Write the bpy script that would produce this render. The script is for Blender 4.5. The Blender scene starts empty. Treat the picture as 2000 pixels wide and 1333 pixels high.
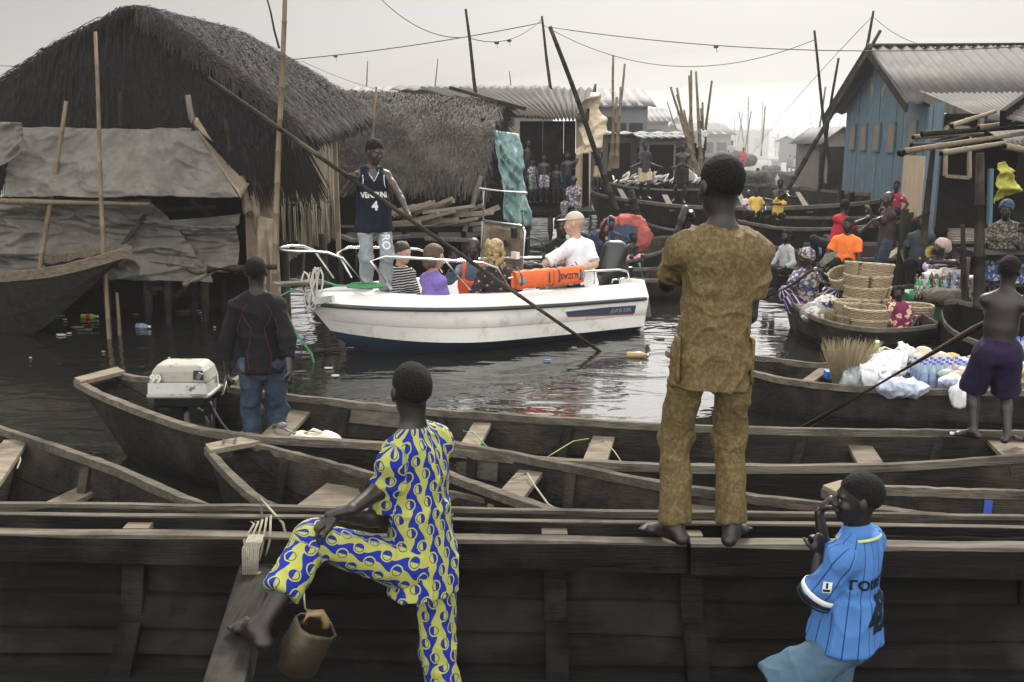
import bpy, bmesh, math, random
import numpy as np
from mathutils import Vector as V, Matrix
from mathutils.bvhtree import BVHTree
random.seed(7); RNG = np.random.RandomState(7)
R = math.radians; PI = math.pi
scene = bpy.context.scene
col = scene.collection
# ---------------- camera
CAMZ = 2.4; F = 1944.0; PITCH = math.atan(401/1944.0)
cam = bpy.data.cameras.new('camera'); camo = bpy.data.objects.new('camera', cam); col.objects.link(camo)
camo.location = (0, 0, CAMZ); camo.rotation_euler = (PI/2 - PITCH, 0, 0)
cam.lens = 35; cam.sensor_width = 36; cam.clip_end = 3000; cam.clip_start = 0.05
scene.camera = camo
# ---------------- world, sun, exposure
SUN_EL = R(44); SUN_AZ = R(14)      # azimuth from +Y towards +X
w = bpy.data.worlds.new('World'); scene.world = w; w.use_nodes = True
nt = w.node_tree; nt.nodes.clear()
sky = nt.nodes.new('ShaderNodeTexSky'); sky.sky_type = 'NISHITA'; sky.sun_disc = False
sky.sun_elevation = SUN_EL; sky.sun_rotation = SUN_AZ; sky.dust_density = 6.0; sky.air_density = 1.0; sky.ozone_density = 0.6
hs = nt.nodes.new('ShaderNodeHueSaturation'); hs.inputs['Saturation'].default_value = 0.16
tint = nt.nodes.new('ShaderNodeMix'); tint.data_type = 'RGBA'; tint.blend_type = 'MULTIPLY'; tint.inputs[0].default_value = 1.0
tint.inputs[7].default_value = (1.0, 0.99, 0.97, 1)
bg = nt.nodes.new('ShaderNodeBackground'); bg.inputs[1].default_value = 0.037
VEIL = 0.60
wo = nt.nodes.new('ShaderNodeOutputWorld')
nt.links.new(sky.outputs[0], hs.inputs['Color']); nt.links.new(hs.outputs[0], tint.inputs[6])
nt.links.new(tint.outputs[2], bg.inputs[0])
# the overcast veil over that sky: its unseen upper part raised for water reflections and fill, glowing towards the hidden sun
wtc = nt.nodes.new('ShaderNodeTexCoord'); sx_ = nt.nodes.new('ShaderNodeSeparateXYZ'); nt.links.new(wtc.outputs['Generated'], sx_.inputs[0])
wr = nt.nodes.new('ShaderNodeValToRGB'); nt.links.new(sx_.outputs[2], wr.inputs[0]); cr = wr.color_ramp
cr.elements[0].position = 0.0; cr.elements[0].color = (.46, .452, .43, 1); cr.elements[1].position = 1.0; cr.elements[1].color = (1.12, 1.09, 1.05, 1)
for p_, c_ in ((.05, (.345, .336, .315, 1)), (.135, (.175, .171, .163, 1)), (.21, (1.25, 1.23, 1.17, 1)), (.5, (1.02, 1.0, .96, 1))):
    e_ = cr.elements.new(p_); e_.color = c_
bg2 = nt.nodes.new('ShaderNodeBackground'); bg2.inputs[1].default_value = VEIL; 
dp = nt.nodes.new('ShaderNodeVectorMath'); dp.operation = 'DOT_PRODUCT'; nt.links.new(wtc.outputs['Generated'], dp.inputs[0])
dp.inputs[1].default_value = (math.sin(SUN_AZ)*math.cos(SUN_EL), math.cos(SUN_AZ)*math.cos(SUN_EL), math.sin(SUN_EL))
mxm = nt.nodes.new('ShaderNodeMath'); mxm.operation = 'MAXIMUM'; mxm.inputs[1].default_value = 0; nt.links.new(dp.outputs['Value'], mxm.inputs[0])
pw = nt.nodes.new('ShaderNodeMath'); pw.operation = 'POWER'; pw.inputs[1].default_value = 10; nt.links.new(mxm.outputs[0], pw.inputs[0])
gl = nt.nodes.new('ShaderNodeMath'); gl.operation = 'MULTIPLY_ADD'; gl.inputs[1].default_value = 1.5; gl.inputs[2].default_value = 1.0; nt.links.new(pw.outputs[0], gl.inputs[0])
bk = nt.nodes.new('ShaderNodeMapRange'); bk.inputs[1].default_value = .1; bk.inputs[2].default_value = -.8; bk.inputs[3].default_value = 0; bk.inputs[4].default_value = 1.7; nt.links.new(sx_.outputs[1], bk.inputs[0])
ad = nt.nodes.new('ShaderNodeMath'); ad.operation = 'ADD'; nt.links.new(gl.outputs[0], ad.inputs[0]); nt.links.new(bk.outputs[0], ad.inputs[1]); gl = ad   # unseen sky behind the camera boosted, added as front fill
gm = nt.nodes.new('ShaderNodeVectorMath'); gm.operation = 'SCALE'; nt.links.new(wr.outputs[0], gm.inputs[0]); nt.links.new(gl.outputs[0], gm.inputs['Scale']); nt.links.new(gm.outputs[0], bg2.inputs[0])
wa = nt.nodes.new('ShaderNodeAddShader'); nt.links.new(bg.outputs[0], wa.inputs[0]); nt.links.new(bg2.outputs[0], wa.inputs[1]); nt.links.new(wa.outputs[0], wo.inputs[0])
scene.cycles.volume_bounces = 2; scene.cycles.max_bounces = 8; scene.cycles.diffuse_bounces = 3
sl = bpy.data.lights.new('sun', 'SUN'); sl.energy = 2.7; sl.angle = R(14); sl.color = (1, 0.95, 0.88)
so = bpy.data.objects.new('sun', sl); col.objects.link(so)
sd = V((math.sin(SUN_AZ)*math.cos(SUN_EL), math.cos(SUN_AZ)*math.cos(SUN_EL), math.sin(SUN_EL)))
so.rotation_euler = sd.to_track_quat('Z', 'Y').to_euler()
scene.view_settings.view_transform = 'Standard'; scene.view_settings.look = 'None'
scene.view_settings.exposure = 0.7; scene.view_settings.gamma = 1.0
# ---------------- where things stand: rays through the view, used to read positions off the ground plane
def ray(px, py):
    u = (px-1000)/F; v = (666.5-py)/F
    c, s = math.cos(PITCH), math.sin(PITCH)
    return V((u, c + v*s, -s + v*c))
def G(px, py, z=0.0):
    r = ray(px, py); return V((0, 0, CAMZ)) + r*((z-CAMZ)/r.z)
def D(px, py, Y):
    r = ray(px, py); return V((0, 0, CAMZ)) + r*(Y/r.y)
def prj(p):
    c, s = math.cos(PITCH), math.sin(PITCH)
    y = p[1]; z = p[2]-CAMZ; f = y*c - z*s; u = y*s + z*c
    return 1000+F*p[0]/f, 666.5-F*u/f
HAZE = 0.0008
# ---------------- objects
ORG = {}
def link(o): col.objects.link(o); return o
def tag(o, label=None, cat=None, group=None, kind=None):
    if label: o['label'] = label
    if cat: o['category'] = cat
    if group: o['group'] = group
    if kind: o['kind'] = kind
    return o
def thing(name, label, cat, loc=(0, 0, 0), group=None):
    o = link(bpy.data.objects.new(name, None)); o.location = loc; o.empty_display_size = 0.1
    ORG[o.name] = V(loc)
    return tag(o, label, cat, group)
def mkobj(name, verts, faces, mat, parent=None, smooth=False, label=None, uvs=None):
    me = bpy.data.meshes.new(name)
    vs = np.asarray(verts, dtype=np.float64).reshape(-1, 3)
    if parent is not None:
        org = ORG[parent.name]
    elif len(vs):
        org = V(((vs[:, 0].min()+vs[:, 0].max())/2, (vs[:, 1].min()+vs[:, 1].max())/2, vs[:, 2].min()))
    else: org = V((0, 0, 0))
    vs = vs - np.array(org)
    if isinstance(faces, np.ndarray):
        n = len(faces); k = faces.shape[1]
        me.vertices.add(len(vs)); me.vertices.foreach_set('co', vs.ravel())
        me.loops.add(n*k); me.loops.foreach_set('vertex_index', faces.ravel().astype(np.int32))
        me.polygons.add(n); me.polygons.foreach_set('loop_start', (np.arange(n)*k).astype(np.int32))
        me.update(calc_edges=True)
    else:
        me.from_pydata([tuple(v) for v in vs], [], faces); me.update()
    if uvs is not None:
        a = me.attributes.new('pat', 'FLOAT_VECTOR', 'POINT'); a.data.foreach_set('vector', np.asarray(uvs, dtype=np.float32).ravel())
    if smooth: me.polygons.foreach_set('use_smooth', [True]*len(me.polygons))
    if isinstance(mat, (list, tuple)):
        for m in mat: me.materials.append(m)
    elif mat: me.materials.append(mat)
    o = link(bpy.data.objects.new(name, me))
    if parent is not None:
        o.parent = parent; ORG[o.name] = org
    else:
        o.location = org; ORG[o.name] = org
    if label: o['label'] = label
    return o
def copy_tree(o, loc=None, rotz=None, parent=None, scale=None, top=True):
    c = o.copy(); link(c)
    if parent is not None: c.parent = parent
    if top:
        if loc is not None: c.location = loc
        if rotz is not None: c.rotation_euler = (c.rotation_euler[0], c.rotation_euler[1], rotz)
        if scale is not None: c.scale = scale if hasattr(scale, '__len__') else (scale,)*3
    for ch in list(o.children): copy_tree(ch, parent=c, top=False)
    return c
def basis(d, up=V((0, 0, 1))):
    d = V(d).normalized(); a = d.cross(V(up))
    if a.length < 1e-4: a = d.cross(V((1, 0, 0)))
    a.normalize(); return d, a, a.cross(d).normalized()
class MB:
    def __init__(s): s.v = []; s.f = []
    def add(s, vs, fs):
        n = len(s.v); s.v += [V(x) for x in vs]; s.f += [tuple(n+i for i in f) for f in fs]; return s
    def box(s, c, size, rz=0.0, jit=0.0):
        c = V(c); x, y, z = [q/2 for q in size]; m = Matrix.Rotation(rz, 3, 'Z')
        vs = [c + m @ V((a*x, b*y, d*z)) + V([random.uniform(-jit, jit) for _ in range(3)])*(1 if jit else 0) for d in (-1, 1) for b in (-1, 1) for a in (-1, 1)]
        return s.add(vs, [(0, 2, 3, 1), (4, 5, 7, 6), (0, 1, 5, 4), (2, 6, 7, 3), (0, 4, 6, 2), (1, 3, 7, 5)])
    def beam(s, a, b, w_, h, up=(0, 0, 1), w2=None, h2=None):
        a = V(a); b = V(b); d, sd_, u = basis(b-a, up)
        w2 = w_ if w2 is None else w2; h2 = h if h2 is None else h2
        vs = [a + sd_*(i*w_/2)+u*(j*h/2) for j in (-1, 1) for i in (-1, 1)] + [b + sd_*(i*w2/2)+u*(j*h2/2) for j in (-1, 1) for i in (-1, 1)]
        return s.add(vs, [(0, 1, 3, 2), (4, 6, 7, 5), (0, 4, 5, 1), (2, 3, 7, 6), (0, 2, 6, 4), (1, 5, 7, 3)])
    def tube(s, pts, r, n=8, cap=True, wob=0.0):
        pts = [V(p) for p in pts]; m = len(pts)
        rs = r if hasattr(r, '__len__') else [r]*m
        base = len(s.v); prev = None
        for i, p in enumerate(pts):
            t = (pts[min(i+1, m-1)]-pts[max(i-1, 0)]).normalized()
            if prev is None: _, a, b = basis(t)
            else:
                a = (prev - t*prev.dot(t))
                if a.length < 1e-5: _, a, b = basis(t)
                a.normalize(); b = t.cross(a)
            prev = a
            for k in range(n):
                an = 2*PI*k/n; rr = rs[i]*(1+random.uniform(-wob, wob))
                s.v.append(p + a*(math.cos(an)*rr)+b*(math.sin(an)*rr))
        for i in range(m-1):
            for k in range(n):
                k2 = (k+1) % n
                s.f.append((base+i*n+k, base+i*n+k2, base+(i+1)*n+k2, base+(i+1)*n+k))
        if cap:
            s.f.append(tuple(base+k for k in reversed(range(n)))); s.f.append(tuple(base+(m-1)*n+k for k in range(n)))
        return s
    def lathe(s, c, prof, n=16, axis=(0, 0, 1)):   # prof: (r, h)
        d, a, b = basis(axis); base = len(s.v); c = V(c)
        for r, h in prof:
            for k in range(n):
                an = 2*PI*k/n; s.v.append(c + d*h + a*(math.cos(an)*r)+b*(math.sin(an)*r))
        for i in range(len(prof)-1):
            for k in range(n):
                k2 = (k+1) % n; s.f.append((base+i*n+k, base+i*n+k2, base+(i+1)*n+k2, base+(i+1)*n+k))
        return s
    def ball(s, c, r, n=10, m=7):
        r = r if hasattr(r, '__len__') else (r, r, r); c = V(c); base = len(s.v)
        for i in range(m+1):
            th = PI*i/m
            for k in range(n):
                an = 2*PI*k/n; s.v.append(c+V((r[0]*math.sin(th)*math.cos(an), r[1]*math.sin(th)*math.sin(an), r[2]*math.cos(th))))
        for i in range(m):
            for k in range(n):
                k2 = (k+1) % n; s.f.append((base+i*n+k, base+(i+1)*n+k, base+(i+1)*n+k2, base+i*n+k2))
        return s
    def grid(s, fn, nu, nv):
        base = len(s.v)
        for j in range(nv+1):
            for i in range(nu+1): s.v.append(V(fn(i/nu, j/nv)))
        for j in range(nv):
            for i in range(nu):
                a = base+j*(nu+1)+i; s.f.append((a, a+1, a+nu+2, a+nu+1))
        return s
    def prism(s, pts, ext):     # polygon extruded by vector
        n = len(pts); e = V(ext); b = len(s.v)
        s.v += [V(p) for p in pts]+[V(p)+e for p in pts]
        s.f += [tuple(b+i for i in range(n)), tuple(b+n+i for i in reversed(range(n)))]
        s.f += [(b+i, b+n+i, b+n+(i+1) % n, b+(i+1) % n) for i in range(n)]
        return s
    def build(s, name, mat, parent=None, smooth=False, label=None, solid=0.0, bevel=0.0):
        o = mkobj(name, [tuple(v) for v in s.v], s.f, mat, parent, smooth, label)
        if solid:
            m = o.modifiers.new('s', 'SOLIDIFY'); m.thickness = solid; m.offset = 0
        if bevel:
            m = o.modifiers.new('b', 'BEVEL'); m.width = bevel; m.segments = 2; m.limit_method = 'ANGLE'
        return o
def arc(p, q, sag, n=10):
    p = V(p); q = V(q); return [p.lerp(q, i/n)+V((0, 0, -sag*4*(i/n)*(1-i/n))) for i in range(n+1)]
# ---------------- noise in numpy
_LAT = np.random.RandomState(3).rand(32, 32, 32)
def vnoise(p):
    p = np.asarray(p); i = np.floor(p).astype(int); f = p-i; f = f*f*(3-2*f); o = 0
    for dx in (0, 1):
        wx = f[..., 0] if dx else 1-f[..., 0]
        for dy in (0, 1):
            wy = f[..., 1] if dy else 1-f[..., 1]
            for dz in (0, 1):
                wz = f[..., 2] if dz else 1-f[..., 2]
                o = o + wx*wy*wz*_LAT[(i[..., 0]+dx) & 31, (i[..., 1]+dy) & 31, (i[..., 2]+dz) & 31]
    return o
def ridge(p): return 1-np.abs(2*vnoise(p)-1)
# ---------------- materials
MATS = {}
def hexc(c): return (c[0], c[1], c[2], 1)
def mat(name, c, rough=0.7, c2=None, nscale=4.0, stretch=(1, 1, 1), bump=0.0, bscale=None, bstretch=None, metal=0.0, spec=0.5,
        c3=None, detail=6, sheen=0.0, trans=0.0, alpha=1.0, coat=0.0, c3scale=None, c3lo=.55, c3hi=.7, sss=0.0, rand=0.0):
    if name in MATS: return MATS[name]
    m = bpy.data.materials.new(name); m.use_nodes = True; t = m.node_tree; n = t.nodes; l = t.links
    b = n['Principled BSDF']; b.inputs['Roughness'].default_value = rough; b.inputs['Metallic'].default_value = metal
    b.inputs['Specular IOR Level'].default_value = spec; b.inputs['Base Color'].default_value = hexc(c)
    if sheen: b.inputs['Sheen Weight'].default_value = sheen
    if trans: b.inputs['Transmission Weight'].default_value = trans
    if alpha < 1: b.inputs['Alpha'].default_value = alpha
    if coat: b.inputs['Coat Weight'].default_value = coat
    tc = n.new('ShaderNodeTexCoord')
    def nz(scale, st, det, seed=0.0):
        mp = n.new('ShaderNodeMapping'); mp.inputs['Scale'].default_value = st; mp.inputs['Location'].default_value = (seed, seed*1.7, seed*.3)
        l.new(tc.outputs['Object'], mp.inputs[0])
        q = n.new('ShaderNodeTexNoise'); q.inputs['Scale'].default_value = scale; q.inputs['Detail'].default_value = det
        q.inputs['Roughness'].default_value = 0.62; l.new(mp.outputs[0], q.inputs['Vector']); return q
    last = None
    if c2:
        q = nz(nscale, stretch, detail); rp = n.new('ShaderNodeValToRGB'); l.new(q.outputs['Fac'], rp.inputs[0])
        rp.color_ramp.elements[0].position = .3; rp.color_ramp.elements[1].position = .7
        rp.color_ramp.elements[0].color = hexc(c); rp.color_ramp.elements[1].color = hexc(c2); last = rp.outputs[0]
    if c3:
        q = nz(c3scale or nscale*.35, (1, 1, 1), 8, 5.3); rp = n.new('ShaderNodeValToRGB'); l.new(q.outputs['Fac'], rp.inputs[0])
        rp.color_ramp.elements[0].position = c3lo; rp.color_ramp.elements[1].position = c3hi
        mx = n.new('ShaderNodeMix'); mx.data_type = 'RGBA'; l.new(rp.outputs[0], mx.inputs[0])
        if last: l.new(last, mx.inputs[6])
        else: mx.inputs[6].default_value = hexc(c)
        mx.inputs[7].default_value = hexc(c3); last = mx.outputs[2]
    if rand and last:
        oi = n.new('ShaderNodeObjectInfo'); mr = n.new('ShaderNodeMapRange'); l.new(oi.outputs['Random'], mr.inputs[0])
        mr.inputs[3].default_value = 1-rand; mr.inputs[4].default_value = 1+rand
        hv = n.new('ShaderNodeHueSaturation'); l.new(mr.outputs[0], hv.inputs['Value']); l.new(last, hv.inputs['Color']); last = hv.outputs[0]
    if last: l.new(last, b.inputs['Base Color'])
    if bump:
        q = nz(bscale or nscale*3, bstretch or stretch, 5, 2.1); bp = n.new('ShaderNodeBump')
        bp.inputs['Strength'].default_value = min(1, bump); bp.inputs['Distance'].default_value = 0.02
        l.new(q.outputs['Fac'], bp.inputs['Height']); l.new(bp.outputs[0], b.inputs['Normal'])
    MATS[name] = m; return m
def wood(name, c, c2, rough=0.75, along='x', c3=None, bump=.5, spec=.05, c3lo=.5, c3hi=.72, raw=False):
    if max(c) < .055 and not raw: c, c2 = tuple(q*.26 for q in c), tuple(q*.36 for q in c2); c3 = tuple(q*.5 for q in c3) if c3 else None
    st = {'x': (.6, 9, 9), 'y': (9, .6, 9), 'z': (9, 9, .6)}[along]
    return mat(name, c, rough, c2, 3.0, st, bump=bump, bscale=9, bstretch=st, c3=c3, c3scale=2.2, spec=spec, detail=9, c3lo=c3lo, c3hi=c3hi, rand=.18)
# ---------------- implicit bodies: smooth union of tapered limbs, meshed as one continuous skin
class SDF:
    def __init__(s, vox): s.h = vox; s.p = []
    def cap(s, a, b, ra, rb=None, k=.02, side=None, flat=1.0, cut=False, sub=False):
        s.p.append(('c', np.array(a, float), np.array(b, float), ra, ra if rb is None else rb, k, None if side is None else np.array(V(side).normalized()), flat, cut, sub)); return s
    def ell(s, c, r, fr=None, k=.02, sub=False, clip=None):   # fr = 3 axes ; clip=(normal, offset) in world
        fr = np.eye(3) if fr is None else np.array([list(x) for x in fr])
        s.p.append(('e', np.array(c, float), np.array(r, float), fr, k, sub, clip)); return s
    def bounds(s, q):
        if q[0] == 'c':
            r = max(q[3], q[4])+q[5]+3*s.h; return np.minimum(q[1], q[2])-r, np.maximum(q[1], q[2])+r
        r = q[2].max()+q[4]+3*s.h; return q[1]-r, q[1]+r
    def mesh(s):
        lo = np.min([s.bounds(q)[0] for q in s.p if not q[-1 if q[0] == 'c' else 5]], axis=0); hi = np.max([s.bounds(q)[1] for q in s.p if not q[-1 if q[0] == 'c' else 5]], axis=0)
        h = s.h; n = np.ceil((hi-lo)/h).astype(int)+1
        Fd = np.full(n, 1e3, dtype=np.float32)
        ax = [lo[i]+h*np.arange(n[i]) for i in range(3)]
        for q in s.p:
            bl, bh = s.bounds(q)
            i0 = np.maximum(0, np.floor((bl-lo)/h).astype(int)); i1 = np.minimum(n, np.ceil((bh-lo)/h).astype(int)+1)
            if (i1 <= i0).any(): continue
            X = ax[0][i0[0]:i1[0]][:, None, None]; Y = ax[1][i0[1]:i1[1]][None, :, None]; Z = ax[2][i0[2]:i1[2]][None, None, :]
            if q[0] == 'c':
                _, a, b, ra, rb, k, side, flat, cut, sub = q
                ba = b-a; L2 = max(float(ba@ba), 1e-9); px, py, pz = X-a[0], Y-a[1], Z-a[2]
                t0 = (px*ba[0]+py*ba[1]+pz*ba[2])/L2; t = np.clip(t0, 0, 1); tt = t0 if cut else t
                qx, qy, qz = px-tt*ba[0], py-tt*ba[1], pz-tt*ba[2]
                if side is not None and flat != 1.0:
                    fd = np.cross(ba/math.sqrt(L2), side); nn = np.linalg.norm(fd)
                    if nn > 1e-3:
                        fd = fd/nn; dd = (qx*fd[0]+qy*fd[1]+qz*fd[2])*(1/flat-1)
                        qx, qy, qz = qx+dd*fd[0], qy+dd*fd[1], qz+dd*fd[2]
                d = np.sqrt(qx*qx+qy*qy+qz*qz)-(ra+(rb-ra)*t)
                if cut: d = np.maximum(d, (np.abs(t0-.5)-.5)*math.sqrt(L2))
            else:
                _, c, r, fr, k, sub, clip = q
                px, py, pz = X-c[0], Y-c[1], Z-c[2]
                u = [(px*fr[i][0]+py*fr[i][1]+pz*fr[i][2])/r[i] for i in range(3)]
                m = np.sqrt(u[0]**2+u[1]**2+u[2]**2)
                g = np.sqrt((u[0]/r[0])**2+(u[1]/r[1])**2+(u[2]/r[2])**2)+1e-6
                d = m*(m-1)/g
                d = np.where(m < .2, -r.min()*.8, d)
                if clip is not None:
                    for (nn, oo) in (clip if isinstance(clip, list) else [clip]):
                        d = np.maximum(d, X*nn[0]+Y*nn[1]+Z*nn[2]-oo)
            sl_ = tuple(slice(i0[i], i1[i]) for i in range(3)); A = Fd[sl_]
            if sub:
                hh = np.clip(.5-.5*(A+d)/k, 0, 1); Fd[sl_] = A*(1-hh)-d*hh+k*hh*(1-hh)
            else:
                kk = max(k, 1e-4); hh = np.clip(.5+.5*(A-d)/kk, 0, 1); Fd[sl_] = A*(1-hh)+d*hh-kk*hh*(1-hh)
        return nets(Fd, lo, h)
def nets(Fd, lo, h):
    ins = Fd < 0
    c = [ins[dx:ins.shape[0]-1+dx, dy:ins.shape[1]-1+dy, dz:ins.shape[2]-1+dz] for dx in (0, 1) for dy in (0, 1) for dz in (0, 1)]
    s_ = sum(x.astype(np.int8) for x in c); act = (s_ > 0) & (s_ < 8)
    I = np.argwhere(act); idx = np.full(act.shape, -1, dtype=np.int64); idx[act] = np.arange(len(I))
    val = np.stack([Fd[I[:, 0]+dx, I[:, 1]+dy, I[:, 2]+dz] for dx in (0, 1) for dy in (0, 1) for dz in (0, 1)], 1)
    off = np.array([(dx, dy, dz) for dx in (0, 1) for dy in (0, 1) for dz in (0, 1)], float)
    P = np.zeros((len(I), 3)); cnt = np.zeros(len(I))
    for a in range(8):
        for b in range(a+1, 8):
            if np.abs(off[a]-off[b]).sum() != 1: continue
            va, vb = val[:, a], val[:, b]; m = (va < 0) != (vb < 0)
            t = np.where(m, va/np.where(m, va-vb, 1), 0)
            P += np.where(m[:, None], off[a]+(off[b]-off[a])*t[:, None], 0); cnt += m
    P = (P/cnt[:, None]+I)*h+lo
    quads = []
    for ax in range(3):
        sl0 = [slice(1, -1)]*3; sl1 = [slice(1, -1)]*3; sl0[ax] = slice(0, -1); sl1[ax] = slice(1, None)
        A = ins[tuple(sl0)]; B = ins[tuple(sl1)]; E = np.argwhere(A != B)
        if not len(E): continue
        sgn = A[tuple(E.T)]; E = E+1; E[:, ax] -= 1
        o1, o2 = (ax+1) % 3, (ax+2) % 3
        def cell(d1, d2):
            C = E.copy(); C[:, o1] -= d1; C[:, o2] -= d2; return idx[C[:, 0], C[:, 1], C[:, 2]]
        q = np.stack([cell(1, 1), cell(0, 1), cell(0, 0), cell(1, 0)], 1)
        q[~sgn] = q[~sgn][:, ::-1]; quads.append(q)
    return P, np.concatenate(quads)
def vnormals(P, Q):
    n = np.cross(P[Q[:, 2]]-P[Q[:, 0]], P[Q[:, 3]]-P[Q[:, 1]]); N = np.zeros_like(P)
    for i in range(4): np.add.at(N, Q[:, i], n)
    return N/(np.linalg.norm(N, axis=1)[:, None]+1e-9)
def ik(a, t, l1, l2, hint):
    a = V(a); t = V(t); d = t-a; L = d.length
    if L > (l1+l2)*.995: t = a+d*((l1+l2)*.995/L); d = t-a; L = d.length
    if L < abs(l1-l2)*1.02+.02: d = d.normalized()*(abs(l1-l2)+.03); t = a+d; L = d.length
    n = d.normalized(); x = (l1*l1-l2*l2+L*L)/(2*L); hgt = math.sqrt(max(l1*l1-x*x, 0)); hint = V(hint); p = hint-n*hint.dot(n)
    if p.length < 1e-4: p = n.orthogonal()
    return a+n*x+p.normalized()*hgt, t
def hd(deg): return V((math.cos(R(deg)), math.sin(R(deg)), 0))
SKIN = {}
def skinmat(k):
    c = {'dark': ((.008, .0052, .0038), (.013, .008, .0058)), 'brown': ((.03, .018, .012), (.045, .027, .018)), 'pale': ((.42, .25, .18), (.50, .30, .22))}[k]
    return mat('skin_'+k, c[0],   .36 if k != 'pale' else .5, c[1], 14, bump=.15, bscale=160, spec=.5)
def hand(S, w, d, n, side, s, curl=.3, spread=1.0, fine=True, thumb=1.0):
    # w wrist, d finger direction, n palm normal (fingers curl towards n), side = thumb side
    d = V(d).normalized(); n = V(n); n = (n-d*n.dot(d)).normalized(); sdv = d.cross(n)*side
    S.cap(w, w+d*.05*s, .026*s, .036*s, .015*s, side=sdv, flat=.6); S.cap(w+d*.045*s, w+d*.085*s, .037*s, .036*s, .012*s, side=sdv, flat=.42)
    kf = .005*s if fine else .008*s; rf = .0088*s if fine else max(.0088*s, S.h*.75)
    for i, (o, L) in enumerate(((.029, .070), (.010, .080), (-.010, .075), (-.028, .058))):
        p = w+d*(.092-.004*abs(i-1))*s+sdv*o*s*spread; a = .25*curl; dd = d+sdv*(o*3*(spread-.6))
        for seg in (.45, .32, .25):
            a += curl*1.25*(1 if seg != .25 else .8); q = p+((dd.normalized())*math.cos(a)+n*math.sin(a))*L*seg*s
            S.cap(p, q, rf*(1.05 if seg == .45 else .95), rf*.88, kf); p = q
    p = w+d*.03*s+sdv*.028*s; q = p+(d*.65+sdv*.75*thumb+n*.25).normalized()*.045*s; r_ = q+(d*.9+sdv*.3*thumb+n*(.3+curl*.6)).normalized()*.035*s
    S.cap(p, q, .014*s, .0115*s, .012*s); S.cap(q, r_, .0108*s, .009*s, .006*s)
def foot(S, ank, fd, s, up=V((0, 0, 1)), toes=True):
    fd = V(fd).normalized(); sd_, u = fd.cross(up).normalized(), V(up)
    base = ank-u*.07*s; hl = base-fd*.045*s+u*.032*s; ball = base+fd*.135*s+u*.024*s
    S.cap(ank, hl+u*.005*s, .036*s, .032*s, .03*s); S.cap(ank+fd*.02*s, ball+u*.008*s, .034*s, .022*s, .03*s, side=sd_, flat=.9)
    S.cap(hl, ball, .030*s, .030*s, .02*s, side=sd_, flat=.75)
    S.cap(ball-sd_*.022*s, ball+sd_*.022*s, .026*s, .026*s, .015*s)
    if toes:
        for i in range(5):
            o = (-.036+.0185*i)*s; L = (.064, .062, .056, .048, .038)[i]*s
            st = ball+fd*.018*s+sd_*o*SIDEF[0]-u*.006*s
            S.cap(st, st+fd*L-u*.006*s+sd_*o*.12*SIDEF[0], (.0105 if i else .0135)*s, (.0092 if i else .0125)*s, .003*s)
    else: S.cap(ball, ball+fd*.06*s-u*.006*s, .030*s, .022*s, .02*s, side=sd_, flat=.6)
SIDEF = [1]
def head(S, Hc, hf, hu, s, detail=True, female=False):
    sd_ = hf.cross(hu).normalized(); fr = (sd_, hf, hu)
    P_ = lambda a, b, c: Hc+(sd_*a+hf*b+hu*c)*s
    S.ell(P_(0, -.012, .03), np.array((.077, .097, .090))*s, fr, .02*s)
    S.ell(P_(0, .018, -.035), np.array((.061, .074, .082))*s, fr, .03*s)
    S.ell(P_(0, .058, -.088), np.array((.030, .028, .024))*s, fr, .03*s)
    if detail:
        S.cap(P_(-.036, .078, .017), P_(.036, .078, .017), .011*s, None, .015*s)
        for e in (-1, 1):
            S.ell(P_(e*.033, .104, -.004), np.array((.017, .017, .012))*s, fr, .012*s, sub=True)
            S.ell(P_(e*.040, .062, -.032), np.array((.020, .022, .02))*s, fr, .02*s)
            S.ell(P_(e*.080, -.004, -.008), np.array((.011, .019, .033))*s, fr, .006*s)
            S.ell(P_(e*.031, .077, -.003), np.array((.015, .014, .0125))*s, fr, .004*s)
        S.cap(P_(0, .088, .006), P_(0, .106, -.032), .007*s, .011*s, .01*s)
        S.ell(P_(0, .094, -.036), np.array((.019, .013, .009))*s, fr, .006*s)
        S.ell(P_(0, .087, -.058), np.array((.026, .015, .008))*s, fr, .005*s); S.ell(P_(0, .085, -.070), np.array((.023, .014, .008))*s, fr, .005*s)
    else:
        S.cap(P_(0, .085, 0), P_(0, .10, -.03), .008*s, .012*s, .01*s)
        for e in (-1, 1): S.ell(P_(e*.077, -.004, -.008), np.array((.011, .018, .03))*s, fr, .008*s)
    return P_, fr
def foldfn(P, N, amp, sc=(9, 9, 3.5), seed=0.0):
    q = P*np.array(sc)+seed; q = q+1.1*vnoise(P*4+seed)[:, None]; a = ridge(q)**3; b = ridge(P*np.array((15, 15, 8))+seed+7+1.5*vnoise(P*7)[:, None])**4*.9; c = vnoise(P*np.array((5, 5, 4))+seed)*1.3
    return P+N*(amp*(a*.9+b*.6+c*.6-.75))[:, None]
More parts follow.
